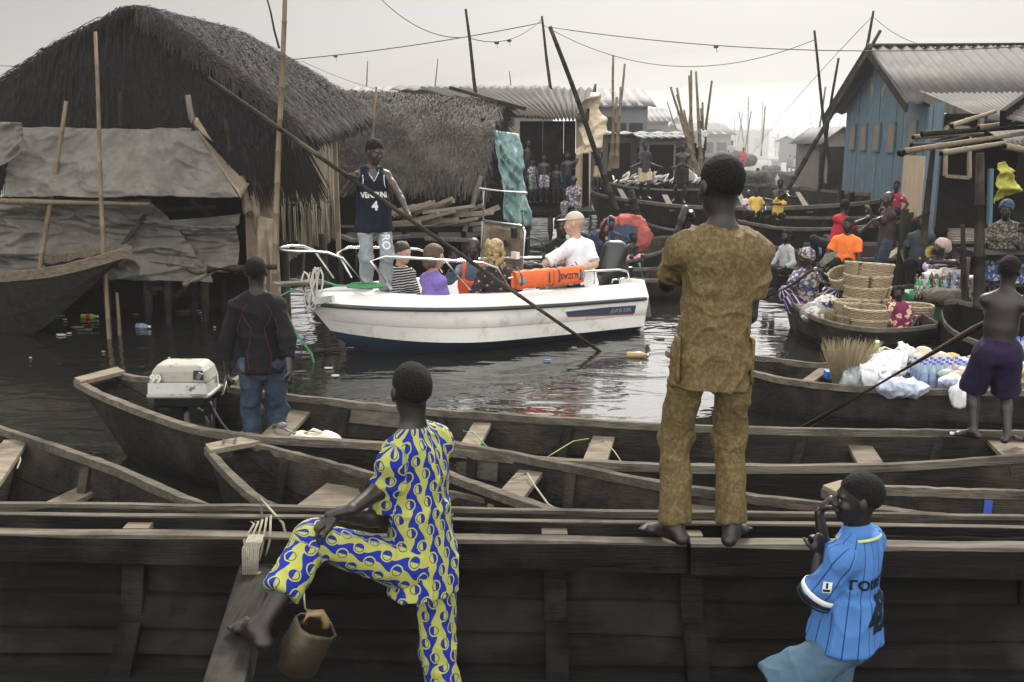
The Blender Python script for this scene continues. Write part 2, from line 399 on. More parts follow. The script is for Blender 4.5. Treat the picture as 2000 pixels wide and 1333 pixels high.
def cloth(name, S, mat_, parent, amp=.008, sc=(9, 9, 3.5), pat=None, disp=None):
    P, Q = S.mesh(); N = vnormals(P, Q)
    if amp: P = foldfn(P, N, amp, sc, random.random()*9)
    if disp is not None: P = disp(P, N)
    uv = None
    if pat:   # unwrap round the limbs: (arc length, axial, limb id)
        best = np.full(len(P), 1e9); uv = np.zeros((len(P), 3))
        for i, (a, b, r, sdv, off) in enumerate(pat):
            a = np.array(a); b = np.array(b); ax = b-a; L = np.linalg.norm(ax); ax = ax/L
            q = P-a; t = q@ax; rad = q-np.clip(t, 0, L)[:, None]*ax; dist = np.linalg.norm(rad, axis=1)-r
            s_ = np.array(sdv)-ax*(np.array(sdv)@ax); s_ /= np.linalg.norm(s_); f_ = np.cross(ax, s_)
            perp = q-t[:, None]*ax; ang = np.arctan2(perp@s_, perp@f_)
            m = dist < best; best = np.where(m, dist, best)
            uv[m] = np.stack([ang*r, t+off, np.full(len(P), i*1.0)], 1)[m]
    return mkobj(name, P, Q, mat_, parent, True, uvs=uv)
def person(label, P, face, H=1.75, up=(0, 0, 1), chest=None, look=None, tilt=0.0, hands=None, feet=None, elbows=None, knees=None,
           top=None, bottom=None, hair='crop', skin='dark', vox=.01, group=None, cat='person', foottype='toes', footdir=None,
           handpose=None, hairmat=None, headscale=1.0, female=False, fat=1.0, fine=None, headup=None, legs=True, amp=.007, side_tilt=0.0):
    s = H/1.75; P = V(P); fine = vox <= .008 if fine is None else fine
    u = V(up).normalized(); f0 = hd(face); s0 = f0.cross(V((0, 0, 1)))  # person's right side
    chest = face if chest is None else chest; f1 = hd(chest); s1 = f1.cross(u).normalized(); f1 = u.cross(s1).normalized()
    look = chest if look is None else look
    root = thing('person', label, cat, (P.x, P.y, P.z-.9*s), group)
    C = P+u*.54*s
    hu = V(headup).normalized() if headup else (u*.4+V((0, 0, 1))).normalized()
    hf = hd(look); hf = (hf*math.cos(R(tilt))+V((0, 0, 1))*math.sin(R(tilt))); hf = (hf-hu*hf.dot(hu)*(.0 if tilt else 1)).normalized(); hs_ = hf.cross(hu).normalized(); hu2 = hs_.cross(hf).normalized()
    if side_tilt: hu2 = (hu2+hs_*math.tan(R(side_tilt))).normalized(); hs_ = hf.cross(hu2).normalized()
    hsz = s*headscale*(1.0 if H > 1.45 else 1.14)
    Hc = C+hu*.065*s+hu2*.118*hsz+hf*.012*s
    S = SDF(vox)
    fem = .92 if female else 1.0
    # torso
    S.cap(P-s0*.07*s, P+s0*.07*s, .098*s*fat, None, .03*s); S.cap(P+u*.02*s, P+u*.2*s, .145*s*fat, .132*s*fat*fem, .03*s, side=s1, flat=.72)
    S.cap(P+u*.24*s, P+u*.40*s, .148*s*fat*fem, .150*s*fem, .04*s, side=s1, flat=.66)
    sh = [C-u*.082*s+s1*e*.156*s*fem for e in (-1, 1)]
    S.cap(sh[0], sh[1], .050*s, None, .05*s)
    S.cap(C+u*.035*s, sh[0], .036*s, .042*s, .05*s); S.cap(C+u*.035*s, sh[1], .036*s, .042*s, .05*s)
    S.cap(C-u*.04*s, Hc-hu2*.07*s-hf*.012*s, .058*s*fem, .052*s*fem, .02*s)
    HP, hfr = head(S, Hc, hf, hu2, hsz, detail=vox <= .0125, female=female)
    # arms
    el = []; wr = []
    for i, e in enumerate((-1, 1)):
        tgt = hands[i] if hands and hands[i] is not None else sh[i]+s1*e*.06*s+f1*.05*s-V((0, 0, 1))*.52*s
        if isinstance(tgt, tuple) and len(tgt) == 4: tgt = P+(s1*tgt[0]+f1*tgt[1]+V((0, 0, 1))*tgt[2])*s
        hint = V(elbows[i]) if elbows and elbows[i] is not None else (s1*e*.5-f1*.8-V((0, 0, .5)))
        E, W = ik(sh[i], tgt, .285*s, .255*s, hint); el.append(E); wr.append(W)
        k = fem*.98
        S.cap(sh[i], sh[i].lerp(E, .5), .052*s*k, .046*s*k, .02*s); S.cap(sh[i].lerp(E, .4), E, .046*s*k, .037*s*k, .02*s)
        S.cap(E, E.lerp(W, .35), .038*s*k, .040*s*k, .015*s); S.cap(E.lerp(W, .3), W, .039*s*k, .026*s*k, .015*s)
        hp = (handpose[i] if handpose and handpose[i] else None) or {}
        dd = V(hp.get('d', (W-E).normalized())); nn = V(hp.get('n', f1*.3-s1*e)); hand(S, W, dd, nn, hp.get('side', -e if not hp.get('flip') else e), s, hp.get('curl', .35), hp.get('spread', 1.0), fine, hp.get('thumb', 1.0))
    # legs
    kn = []; an = []; hip = [P+s0*e*.09*s-V((0, 0, .02*s)) for e in (-1, 1)]
    for i, e in enumerate((-1, 1)):
        tgt = feet[i] if feet and feet[i] is not None else V((P.x, P.y, P.z-.9*s))+s0*e*.1*s
        if isinstance(tgt, tuple) and len(tgt) == 4: tgt = P+(s0*tgt[0]+f0*tgt[1]+V((0, 0, 1))*tgt[2])*s
        A0 = tgt+V((0, 0, .07*s)); hint = V(knees[i]) if knees and knees[i] is not None else f0+s0*e*.15
        K, A = ik(hip[i], A0, .425*s, .415*s, hint); kn.append(K); an.append(A)
        if not legs: continue
        S.cap(hip[i], K, .082*s*fat, .056*s, .03*s); S.cap(K, K.lerp(A, .4), .055*s, .054*s, .02*s); S.cap(K.lerp(A, .35)-f0*.006*s, A, .053*s, .034*s, .02*s)
        fd = (footdir[i] if footdir and footdir[i] is not None else (f0+s0*e*.22)); SIDEF[0] = e
        if isinstance(fd, tuple) and len(fd) == 2: foot(S, A, fd[0], s, V(fd[1]).normalized(), toes=(foottype == 'toes' and vox <= .008))
        else: foot(S, A, fd, s, toes=(foottype == 'toes' and vox <= .008))
    Pm, Qm = S.mesh(); bo = mkobj('body', Pm, Qm, skinmat(skin), root, True)
    J = dict(P=P, C=C, u=u, s0=s0, s1=s1, f0=f0, f1=f1, sh=sh, el=el, wr=wr, hip=hip, kn=kn, an=an, Hc=Hc, hf=hf, hu=hu2, hs=hs_, s=s, root=root, body=bo, HP=HP, hsz=hsz)
    # hair
    if hair in ('crop', 'short', 'fade'):
        T = SDF(min(vox, .009)); g = .004 if hair == 'crop' else .011
        nrm = (hf*.50-hu2*.866); o = nrm.dot(HP(0, .086 if hair != 'fade' else .08, .062 if hair != 'fade' else .07))
        cl = [(nrm, o)]
        T.ell(HP(0, -.013, .031), (np.array((.077, .097, .090))+g)*hsz, hfr, .003, clip=cl)
        if hair == 'short':
            for _ in range(14):
                a = random.uniform(-2.6, 2.6); T.ell(HP(math.sin(a)*.06, -.02-math.cos(a)*.06*.6, random.uniform(.03, .1)), np.array((.03, .03, .03))*hsz, hfr, .01, clip=cl)
        Ph, Qh = T.mesh(); Nh = vnormals(Ph, Qh); Ph = Ph+Nh*((vnoise(Ph*110)-.5)*.0045)[:, None]
        mkobj('hair', Ph, Qh, hairmat or MATS['hair_black'], root, True)
    elif hair in ('bob', 'curly'):
        T = SDF(min(vox, .009))
        cl = [(hf*.72-hu2*.69, (hf*.72-hu2*.69).dot(HP(0, .082, .052)))]
        T.ell(HP(0, -.015, .035), (np.array((.079, .1, .092))+.014)*hsz, hfr, .01, clip=cl)
        n = 26 if hair == 'bob' else 70
        for _ in range(n):
            a = random.uniform(.75, 2*PI-.75); r_ = random.uniform(.07, .085 if hair == 'bob' else .10)
            z = random.uniform(-.10, .06) if hair == 'bob' else random.uniform(-.17, .10)
            q = (random.uniform(.022, .034) if hair == 'bob' else random.uniform(.014, .028))
            T.ell(HP(math.sin(a)*r_, math.cos(a)*r_*1.05-.015, z), np.array((q, q, q*1.5))*hsz, hfr, .012 if hair == 'bob' else .004)
        Ph, Qh = T.mesh(); Nh = vnormals(Ph, Qh); Ph = Ph+Nh*((ridge(Ph*np.array((60, 60, 14)))-.5)*(.012 if hair == 'curly' else .006))[:, None]
        mkobj('hair', Ph, Qh, hairmat, root, True)
    if vox <= .0125 and hair != 'back':
        for e in (-1, 1):
            mb = MB().ball(HP(e*.031, .0795, -.003), .0125*hsz, 8, 6); eo = mb.build('eye', MATS['eye_white'], root, True)
            MB().ball(HP(e*.030, .0855, -.003), .0078*hsz, 8, 6).build('iris', MATS['eye_dark'], eo, True)
    # clothes
    if top:
        kind = top['kind']; m = top['mat']; o = top.get('off', .010)*s; T = SDF(max(vox, .008) if not top.get('fine') else vox)
        hem = top.get('hem', -.09); nk = .405
        w0 = top.get('w', 1.0)
        T.cap(P+u*(hem*s), P+u*.22*s, ((.178 if hem < -.03 else .15)*fat*w0)*s+o, (.138*fat*fem*w0)*s+o, .02*s, side=s1, flat=.78, cut=True)
        T.cap(P+u*.18*s, P+u*nk*s, .150*s*fat*fem+o, .150*s*fem+o, .05*s, side=s1, flat=.70)
        if kind != 'tank':
            T.cap(sh[0], sh[1], .050*s+o*.8, None, .05*s)
            for i in (0, 1): T.cap(C+u*.018*s+(sh[i]-C).normalized()*.02*s, sh[i], .036*s+o*.6, .046*s+o*.6, .05*s)
            for i, e in enumerate((-1, 1)):
                fr_ = top.get('sleeve', .62)
                if fr_ <= 1.0:
                    T.cap(sh[i], sh[i].lerp(el[i], fr_), .050*s+o, .054*s+o*1.3, .03*s, cut=True); T.ell(sh[i], np.array((.050, .050, .050))*s+o, None, .03*s)
                else:
                    T.cap(sh[i], el[i], .050*s+o, .045*s+o, .03*s); ew = el[i].lerp(wr[i], fr_-1.0)
                    T.cap(el[i], ew, .045*s+o, .034*s+o, .02*s, cut=True); T.ell(el[i], np.array((.045,)*3)*s+o, None, .02*s)
        else:
            for i in (0, 1): T.cap(P+u*.36*s+s1*(-1, 1)[i]*.09*s, C+s1*(-1, 1)[i]*.088*s-u*.012*s, .058*s+o*.5, .036*s+o*.4, .03*s)
        if female: 
            for e in (-1, 1): T.ell(P+u*.34*s+f1*.07*s+s1*e*.07*s, np.array((.07, .07, .065))*s+o*.5, None, .03*s)
        pat = None
        if top.get('pat'):
            pat = [(P+u*hem*s, C, .15*s, -s1, 0.0)]+[(sh[i], el[i], .06*s, -s1*1.0, .3) for i in (0, 1)]
        # the neck opening
        T.cap(C+u*.012*s, C+u*.15*s+f1*.02, .056*s, .066*s, .008, sub=True)
        if top.get('vneck'): T.ell(C+f1*.09*s-u*.03*s, np.array((.05, .06, .085))*s, (s1, f1, u), .01, sub=True)
        top['obj'] = J['top'] = cloth(top.get('name', 'shirt'), T, m, root, top.get('amp', amp)*s, pat=pat, disp=top.get('disp'))
    if bottom and legs:
        kind = bottom['kind']; m = bottom['mat']; o = bottom.get('off', .011)*s; T = SDF(max(vox, .008))
        T.cap(P-s0*.075*s, P+s0*.075*s, .100*s*fat+o, None, .03*s); T.ell(P-V((0,0,.07*s)), np.array((.075,.10,.07))*s, (s0,f0,V((0,0,1))), .03*s); T.cap(P, P+u*.12*s, .146*s*fat+o*.3, .138*s*fat+o*.3, .03*s, side=s1, flat=.74, cut=True)
        pat = []
        for i, e in enumerate((-1, 1)):
            h0, K, A = hip[i], kn[i], an[i]
            if kind == 'shorts':
                fr_ = bottom.get('len', .85)
                T.cap(h0, h0.lerp(K, fr_), .092*s*fat+o, (bottom.get('w', .082))*s+o, .03*s, cut=True); T.ell(h0, np.array((.092,)*3)*s*fat+o, None, .03*s)
            elif kind == 'skirt':
                T.cap(h0, K, .10*s+o, .085*s+o, .05*s); T.cap(K, K.lerp(A, .7), .085*s+o, .09*s+o, .05*s, cut=True)
            else:
                T.cap(h0, K, .088*s*fat+o, .062*s+o, .035*s)
                end = K.lerp(A, bottom.get('len', .98)); T.cap(K, end, .060*s+o, bottom.get('cuff', .050)*s+o, .03*s, cut=True); T.ell(K, np.array((.061,)*3)*s+o, None, .03*s)
            pat += [(h0, K, .085*s, s0, .1), (K, A, .065*s, s0, .525)]
        J['bottom'] = cloth('trousers' if kind == 'trouser' else kind, T, m, root, bottom.get('amp', amp)*s, pat=pat if bottom.get('pat') else None)
    return J
MATS['hair_black'] = mat('hair_black', (.004, .0035, .003), .85, (.009, .0075, .0065), 60, bump=.8, bscale=90, spec=.2)
MATS['eye_white'] = mat('eye_white', (.22, .19, .16), .3)
MATS['eye_dark'] = mat('eye_dark', (.008, .005, .004), .12)
def text_on(parent, body, size, org, right, up_, m, target=None, off=.003, name='lettering', extr=.0008, bold=0.0, arch=0.0, sx=1.0, label=None):
    cu = bpy.data.curves.new('t', 'FONT'); cu.body = body; cu.size = size; cu.align_x = 'CENTER'; cu.align_y = 'CENTER'; cu.extrude = 0; cu.offset = bold; cu.resolution_u = 3
    to = link(bpy.data.objects.new('t', cu)); dg = bpy.context.evaluated_depsgraph_get(); me = bpy.data.meshes.new_from_object(to.evaluated_get(dg))
    bpy.data.objects.remove(to); bm = bmesh.new(); bm.from_mesh(me); bmesh.ops.triangulate(bm, faces=bm.faces)
    for _ in range(2 if target else 0):
        bmesh.ops.subdivide_edges(bm, edges=[e for e in bm.edges if e.calc_length() > size*.22], cuts=1, use_grid_fill=False)
        bmesh.ops.triangulate(bm, faces=bm.faces)
    right = V(right).normalized(); up_ = V(up_).normalized(); nrm = right.cross(up_).normalized(); org = V(org)
    tree = None
    if target is not None:
        tv = [v.co+ORG[target.name] for v in target.data.vertices]; tree = BVHTree.FromPolygons(tv, [tuple(p.vertices) for p in target.data.polygons])
    vs = []; 
    for v in bm.verts:
        x = v.co.x*sx; y = v.co.y-arch*(x/size)**2*size
        p = org+right*x+up_*y
        if tree:
            h = tree.ray_cast(p+nrm*.6, -nrm, 1.5)
            if h[0] is not None: p = h[0]
        vs.append(p+nrm*off)
    fs = [tuple(x.index for x in f.verts) for f in bm.faces]
    bm.free(); bpy.data.meshes.remove(me)
    o = mkobj(name, [tuple(v) for v in vs], fs, m, parent, label=label)
    md = o.modifiers.new('s', 'SOLIDIFY'); md.thickness = extr; md.offset = 1
    return o
# ---------------- setting
def watermat():
    m = bpy.data.materials.new('lagoon_water'); m.use_nodes = True; t = m.node_tree; n = t.nodes; l = t.links; b = n['Principled BSDF']
    b.inputs['Base Color'].default_value = (.012, .012, .010, 1); b.inputs['Roughness'].default_value = .04; b.inputs['IOR'].default_value = 1.42; b.inputs['Specular IOR Level'].default_value = .9
    tc = n.new('ShaderNodeTexCoord'); last = None
    for sc, dist, st, stre, dis in ((.9, .044, (.75, 1.5, 1), .55, 1.8), (3.2, .008, (.8, 1.6, 1), .45, 1.4), (16, .0008, (1, 1.5, 1), .25, .3)):
        mp = n.new('ShaderNodeMapping'); mp.inputs['Scale'].default_value = st; l.new(tc.outputs['Object'], mp.inputs[0])
        q = n.new('ShaderNodeTexNoise'); q.inputs['Scale'].default_value = sc; q.inputs['Detail'].default_value = 2.5; q.inputs['Distortion'].default_value = dis
        l.new(mp.outputs[0], q.inputs['Vector']); bp = n.new('ShaderNodeBump'); bp.inputs['Strength'].default_value = stre; bp.inputs['Distance'].default_value = dist
        l.new(q.outputs['Fac'], bp.inputs['Height'])
        if last: l.new(last, bp.inputs['Normal'])
        last = bp.outputs[0]
    l.new(last, b.inputs['Normal']); return m
WATER = watermat()
tag(MB().add([(-400, -20, 0), (400, -20, 0), (400, 1400, 0), (-400, 1400, 0)], [(0, 1, 2, 3)]).build('water', WATER), kind='structure')
# woods and surfaces
W_DARK = wood('wood_dark', (.012, .011, .0095), (.030, .027, .023), .8, c3=(.048, .043, .036))
W_HULL = wood('wood_hull', (.012, .0108, .009), (.034, .0305, .0255), .75, c3=(.075, .067, .054), c3lo=.48, c3hi=.78, bump=1.0, raw=True)
W_RAIL = wood('wood_rail', (.070, .062, .050), (.18, .16, .13), .8, c3=(.035, .031, .027), bump=.9)
W_SEAT = wood('wood_seat', (.12, .10, .075), (.24, .205, .155), .85, along='x', c3=(.07, .06, .048))
W_BIG = wood('wood_big', (.014, .013, .0115), (.036, .033, .029), .65, c3=(.058, .053, .046), bump=.9)
W_POST = wood('wood_post', (.04, .034, .028), (.10, .085, .068), .85, along='z', c3=(.16, .14, .11))
W_GREY = wood('wood_grey', (.09, .08, .068), (.19, .17, .145), .85, along='z', c3=(.05, .045, .04))
BAMB = wood('bamboo', (.10, .078, .052), (.20, .16, .108), .55, along='z', c3=(.10, .08, .055), bump=.2)
BAMB_D = wood('bamboo_dark', (.045, .038, .030), (.10, .085, .065), .7, along='z', c3=(.15, .125, .09), bump=.3)
BAMB_P = wood('bamboo_pale', (.17, .145, .105), (.28, .24, .175), .6, along='z', c3=(.09, .075, .055), bump=.3)
TIN = mat('roof_tin', (.028, .027, .026), .8, (.055, .052, .049), 1.2, (1, 1, 1), metal=.1, bump=.1, c3=(.12, .085, .06), c3scale=.8, c3lo=.5, c3hi=.8)
TIN_D = mat('roof_tin_dull', (.032, .031, .03), .7, (.12, .115, .11), 1.2, metal=.1, c3=(.09, .06, .045), c3scale=.9)
TARP = mat('tarp_grey', (.075, .069, .060), .75, (.155, .143, .125), 5, bump=.9, bscale=14, c3=(.07, .066, .06), c3scale=2.6, c3lo=.48, c3hi=.75)
TARP_B = mat('tarp_brown', (.20, .155, .11), .85, (.33, .26, .19), 4, bump=.5, bscale=22, c3=(.30, .13, .05), c3scale=2.0, c3lo=.62)
TARP_C = mat('tarp_cream', (.50, .42, .29), .75, (.62, .53, .38), 3, bump=.4, bscale=10)
TARP_T = mat('tarp_teal', (.10, .19, .19), .55, (.20, .30, .29), 2.5, bump=.5, bscale=14, c3=(.05, .10, .10))
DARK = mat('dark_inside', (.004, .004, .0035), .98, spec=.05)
THATCH = mat('thatch', (.010, .0085, .007), .85, (.034, .029, .024), 30, (1, 1, 1), bump=.4, bscale=60, c3=(.06, .052, .044), c3scale=2.2, c3lo=.45, c3hi=.8, spec=.3)
THATCH_L = mat('thatch_lit', (.024, .0215, .018), .85, (.066, .060, .051), 30, bump=.4, bscale=60, c3=(.115, .105, .09), c3scale=2.0, c3lo=.42, c3hi=.75, spec=.3)  # lighter copy of the thatch, light on the facing slope put into its colour
THATCH_D = mat('frond_dark', (.006, .0055, .005), .85, (.018, .016, .014), 20, (3, 3, .5), spec=.2)
BLUE = mat('paint_blue', (.045, .095, .135), .8, (.09, .155, .20), 3.2, (5, 5, .35), bump=.5, bscale=12, c3=(.17, .16, .14), c3scale=2.4, c3lo=.55, c3hi=.7)
PLYW = mat('plywood', (.36, .27, .18), .8, (.50, .39, .27), 1.5, (4, 4, .6), bump=.2, c3=(.25, .19, .13))
SHUT = mat('shutter_wood', (.11, .09, .066), .8, (.22, .185, .135), 5, (4, 4, .6), bump=.3)

def bamboo(pts, r, m=None, node=.35, wob=.0, n=8, crook=0.0):
    pts = [V(p) for p in pts]; out = []; rs = []
    L = sum((pts[i+1]-pts[i]).length for i in range(len(pts)-1)); tot = 0; nn = max(3, int(L/node))
    if len(pts) == 2:
        a, b = pts; _, s1_, s2_ = basis(b-a); ph = random.random()*6
        f = lambda t: a.lerp(b, t)+s1_*(math.sin(t*5+ph)*crook*L)+s2_*(math.sin(t*7+ph*2)*crook*.5*L)
    else:
        def f(t):
            x = t*(len(pts)-1); i = min(int(x), len(pts)-2); return pts[i].lerp(pts[i+1], x-i)
    for i in range(nn+1):
        t = i/nn; rr = r*(1-.35*t)*(random.uniform(1-wob, 1+wob))
        out.append(f(t)); rs.append(rr)
        if node < 5 and i < nn:
            e = .012/L; out.append(f(min(1, t+e))); rs.append(rr*1.22); out.append(f(min(1, t+2.2*e))); rs.append(rr*.98)
    return MB().tube(out, rs, n)
def pole(label, top, bot, Y=None, r=.03, m=None, name='bamboo_pole', cat='pole', dY=0.0, zb=None, group=None, crook=.004, node=.35, toff=0.0):
    # stands in the water (or on zb) at the foot seen at bot, leaning to the top seen at top
    B_ = G(bot[0], bot[1], zb or 0.0) if Y is None else D(bot[0], bot[1], Y)
    T_ = D(top[0], top[1], B_.y+dY)
    if zb is None: B_ = B_+(B_-T_).normalized()*.5
    o = bamboo([B_, T_], r, node=node, crook=crook).build(name, m or BAMB, smooth=True)
    return tag(o, label, cat, group)
def blades(fn, n, L, wd, m, name, parent, spread=.25, lift=.05, seed=1, vbias=1.0, tip=.3):
    # fn(u,v)->(point, down direction, normal); many leaf blades lying down the slope
    rnd = random.Random(seed); vs = []; fs = []
    for _ in range(n):
        u = rnd.random(); v = rnd.random()**vbias; p, d, nr = fn(u, v); d = V(d).normalized(); nr = V(nr).normalized(); s_ = d.cross(nr).normalized()
        d2 = (d+s_*rnd.uniform(-spread, spread)).normalized(); l_ = L*rnd.uniform(.5, 1.25); w_ = wd*rnd.uniform(.6, 1.4)
        p = p+nr*rnd.uniform(.0, .05); k = len(vs); lf = rnd.uniform(0, lift); sd2 = s_*w_*.5
        q = p+d2*l_*.5+nr*(lf+.01); r_ = p+d2*l_+nr*lf*rnd.uniform(-.3, 1.3)+V((0, 0, -.12*l_*rnd.random()))
        vs += [p-sd2, p+sd2, q+sd2*.9, q-sd2*.9, r_+sd2*tip, r_-sd2*tip]; fs += [(k, k+1, k+2, k+3), (k+3, k+2, k+4, k+5)]
    return mkobj(name, [tuple(x) for x in vs], fs, m, parent)
def patch(c00, c10, c11, c01, bulge=0.0, bd=(0, 0, 1)):
    c00, c10, c11, c01, bd = V(c00), V(c10), V(c11), V(c01), V(bd)
    def pt(u, v): return c00.lerp(c10, u).lerp(c01.lerp(c11, u), v)+bd*bulge*math.sin(PI*min(1, max(0, v)))*(.6+.4*math.sin(PI*min(1, max(0, u))))
    def fn(u, v):
        p = pt(u, v); d = pt(u, min(1, v+.02))-pt(u, max(0, v-.02)); s_ = pt(min(1, u+.02), v)-pt(max(0, u-.02), v); nr = s_.cross(d)
        if nr.length < 1e-9: nr = V((0, -.3, 1))
        if nr.z < 0: nr = -nr
        return p, d, nr
    return pt, fn
def sheet(p00, p10, p11, p01, nu, nv, wr=.05, name='tarp', m=None, parent=None, seed=0.0, sc=3.0, sag=0.0, dirn=(0, -1, 0), thick=.006, rag=0.0, st=(1, 1, 1)):
    p00, p10, p11, p01 = map(V, (p00, p10, p11, p01)); P = []
    dn = np.array(V(dirn).normalized())
    for j in range(nv+1):
        for i in range(nu+1):
            u, v = i/nu, j/nv; P.append(p00.lerp(p10, u).lerp(p01.lerp(p11, u), v)+V((0, 0, -1))*sag*4*u*(1-u))
    P = np.array([tuple(x) for x in P]); q = P*sc*np.array(st)+seed
    q = q+.9*vnoise(q*.7)[:, None]; wv = ridge(q)**4*1.1+.6*ridge(q*2.1+vnoise(q)[:, None]*2)**4+.34*ridge(q*4.3+vnoise(q*2)[:, None])**5+.16*ridge(q*9.1)**4+.8*vnoise(q*.6)-.2
    P = P+dn[None, :]*(wr*(wv-.5))[:, None]
    if rag:
        last = np.zeros(len(P)); last[-(nu+1):] = 1; P[:, 2] -= last*rag*(vnoise(P*9)-.3)
    fs = [(j*(nu+1)+i, j*(nu+1)+i+1, (j+1)*(nu+1)+i+1, (j+1)*(nu+1)+i) for j in range(nv) for i in range(nu)]
    o = mkobj(name, P, np.array(fs), m, parent, True); md = o.modifiers.new('s', 'SOLIDIFY'); md.thickness = thick; md.offset = 0
    return o
def corrugated(p00, p10, p11, p01, waves, amp=.02, name='roof', m=None, parent=None, nv=2, bend=0.0, per=4):
    # waves run across u (p00->p10), ridges follow v
    p00, p10, p11, p01 = map(V, (p00, p10, p11, p01)); nr = (p10-p00).cross(p01-p00).normalized()
    if nr.z < 0: nr = -nr
    nu = waves*per; mb = MB()
    mb.grid(lambda u, v: p00.lerp(p10, u).lerp(p01.lerp(p11, u), v)+nr*(amp*math.sin(2*PI*u*waves)+bend*math.sin(PI*v)+.006*math.sin(u*37+v*5)), nu, nv)
    return mb.build(name, m or TIN, parent, True, solid=.006)
def planks(a, b, zb, zt, w=.15, name='wall', m=None, parent=None, vert=True, thick=.025, gap=.006, jit=.01, ztop=None, zrag=0.0):
    a = V(a); b = V(b); L = (b-a).length; d = (b-a)/L; nrm = d.cross(V((0, 0, 1))); mb = MB()
    if vert:
        x = 0
        while x < L-.01:
            ww = min(w*random.uniform(.8, 1.2), L-x); c0 = a+d*(x+ww/2); zt0 = (ztop((x+ww/2)/L) if ztop else zt)
            za = ztop(x/L) if ztop else zt; zc = ztop((x+ww)/L) if ztop else zt
            o = nrm*random.uniform(-jit, jit); z0 = zb-random.uniform(0, zrag) if zrag else zb
            q0 = a+d*(x+gap/2)+o; q1 = a+d*(x+ww-gap/2)+o
            mb.prism([V((q0.x, q0.y, z0)), V((q1.x, q1.y, z0)), V((q1.x, q1.y, zc)), V((q0.x, q0.y, za))], nrm*thick)
            x += ww
    else:
        z = zb
        while z < zt-.01:
            hh = min(w*random.uniform(.85, 1.15), zt-z); o = nrm*random.uniform(-jit, jit)
            q = a+o; r_ = b+o
            mb.prism([V((q.x, q.y, z+gap/2)), V((r_.x, r_.y, z+gap/2)), V((r_.x, r_.y, z+hh-gap/2)), V((q.x, q.y, z+hh-gap/2))], nrm*thick); z += hh
    return mb.build(name, m, parent)
def stilts(parent, pts, ztop, r=.06, m=None):
    for p in pts:
        l_ = random.uniform(-.06, .06)
        MB().tube([(p[0]+l_, p[1], -.5), (p[0]+l_*.4, p[1], .2), (p[0], p[1], ztop)], [r, r*.95, r*.85], 7, wob=.06).build('stilt', m or W_POST, parent, True)

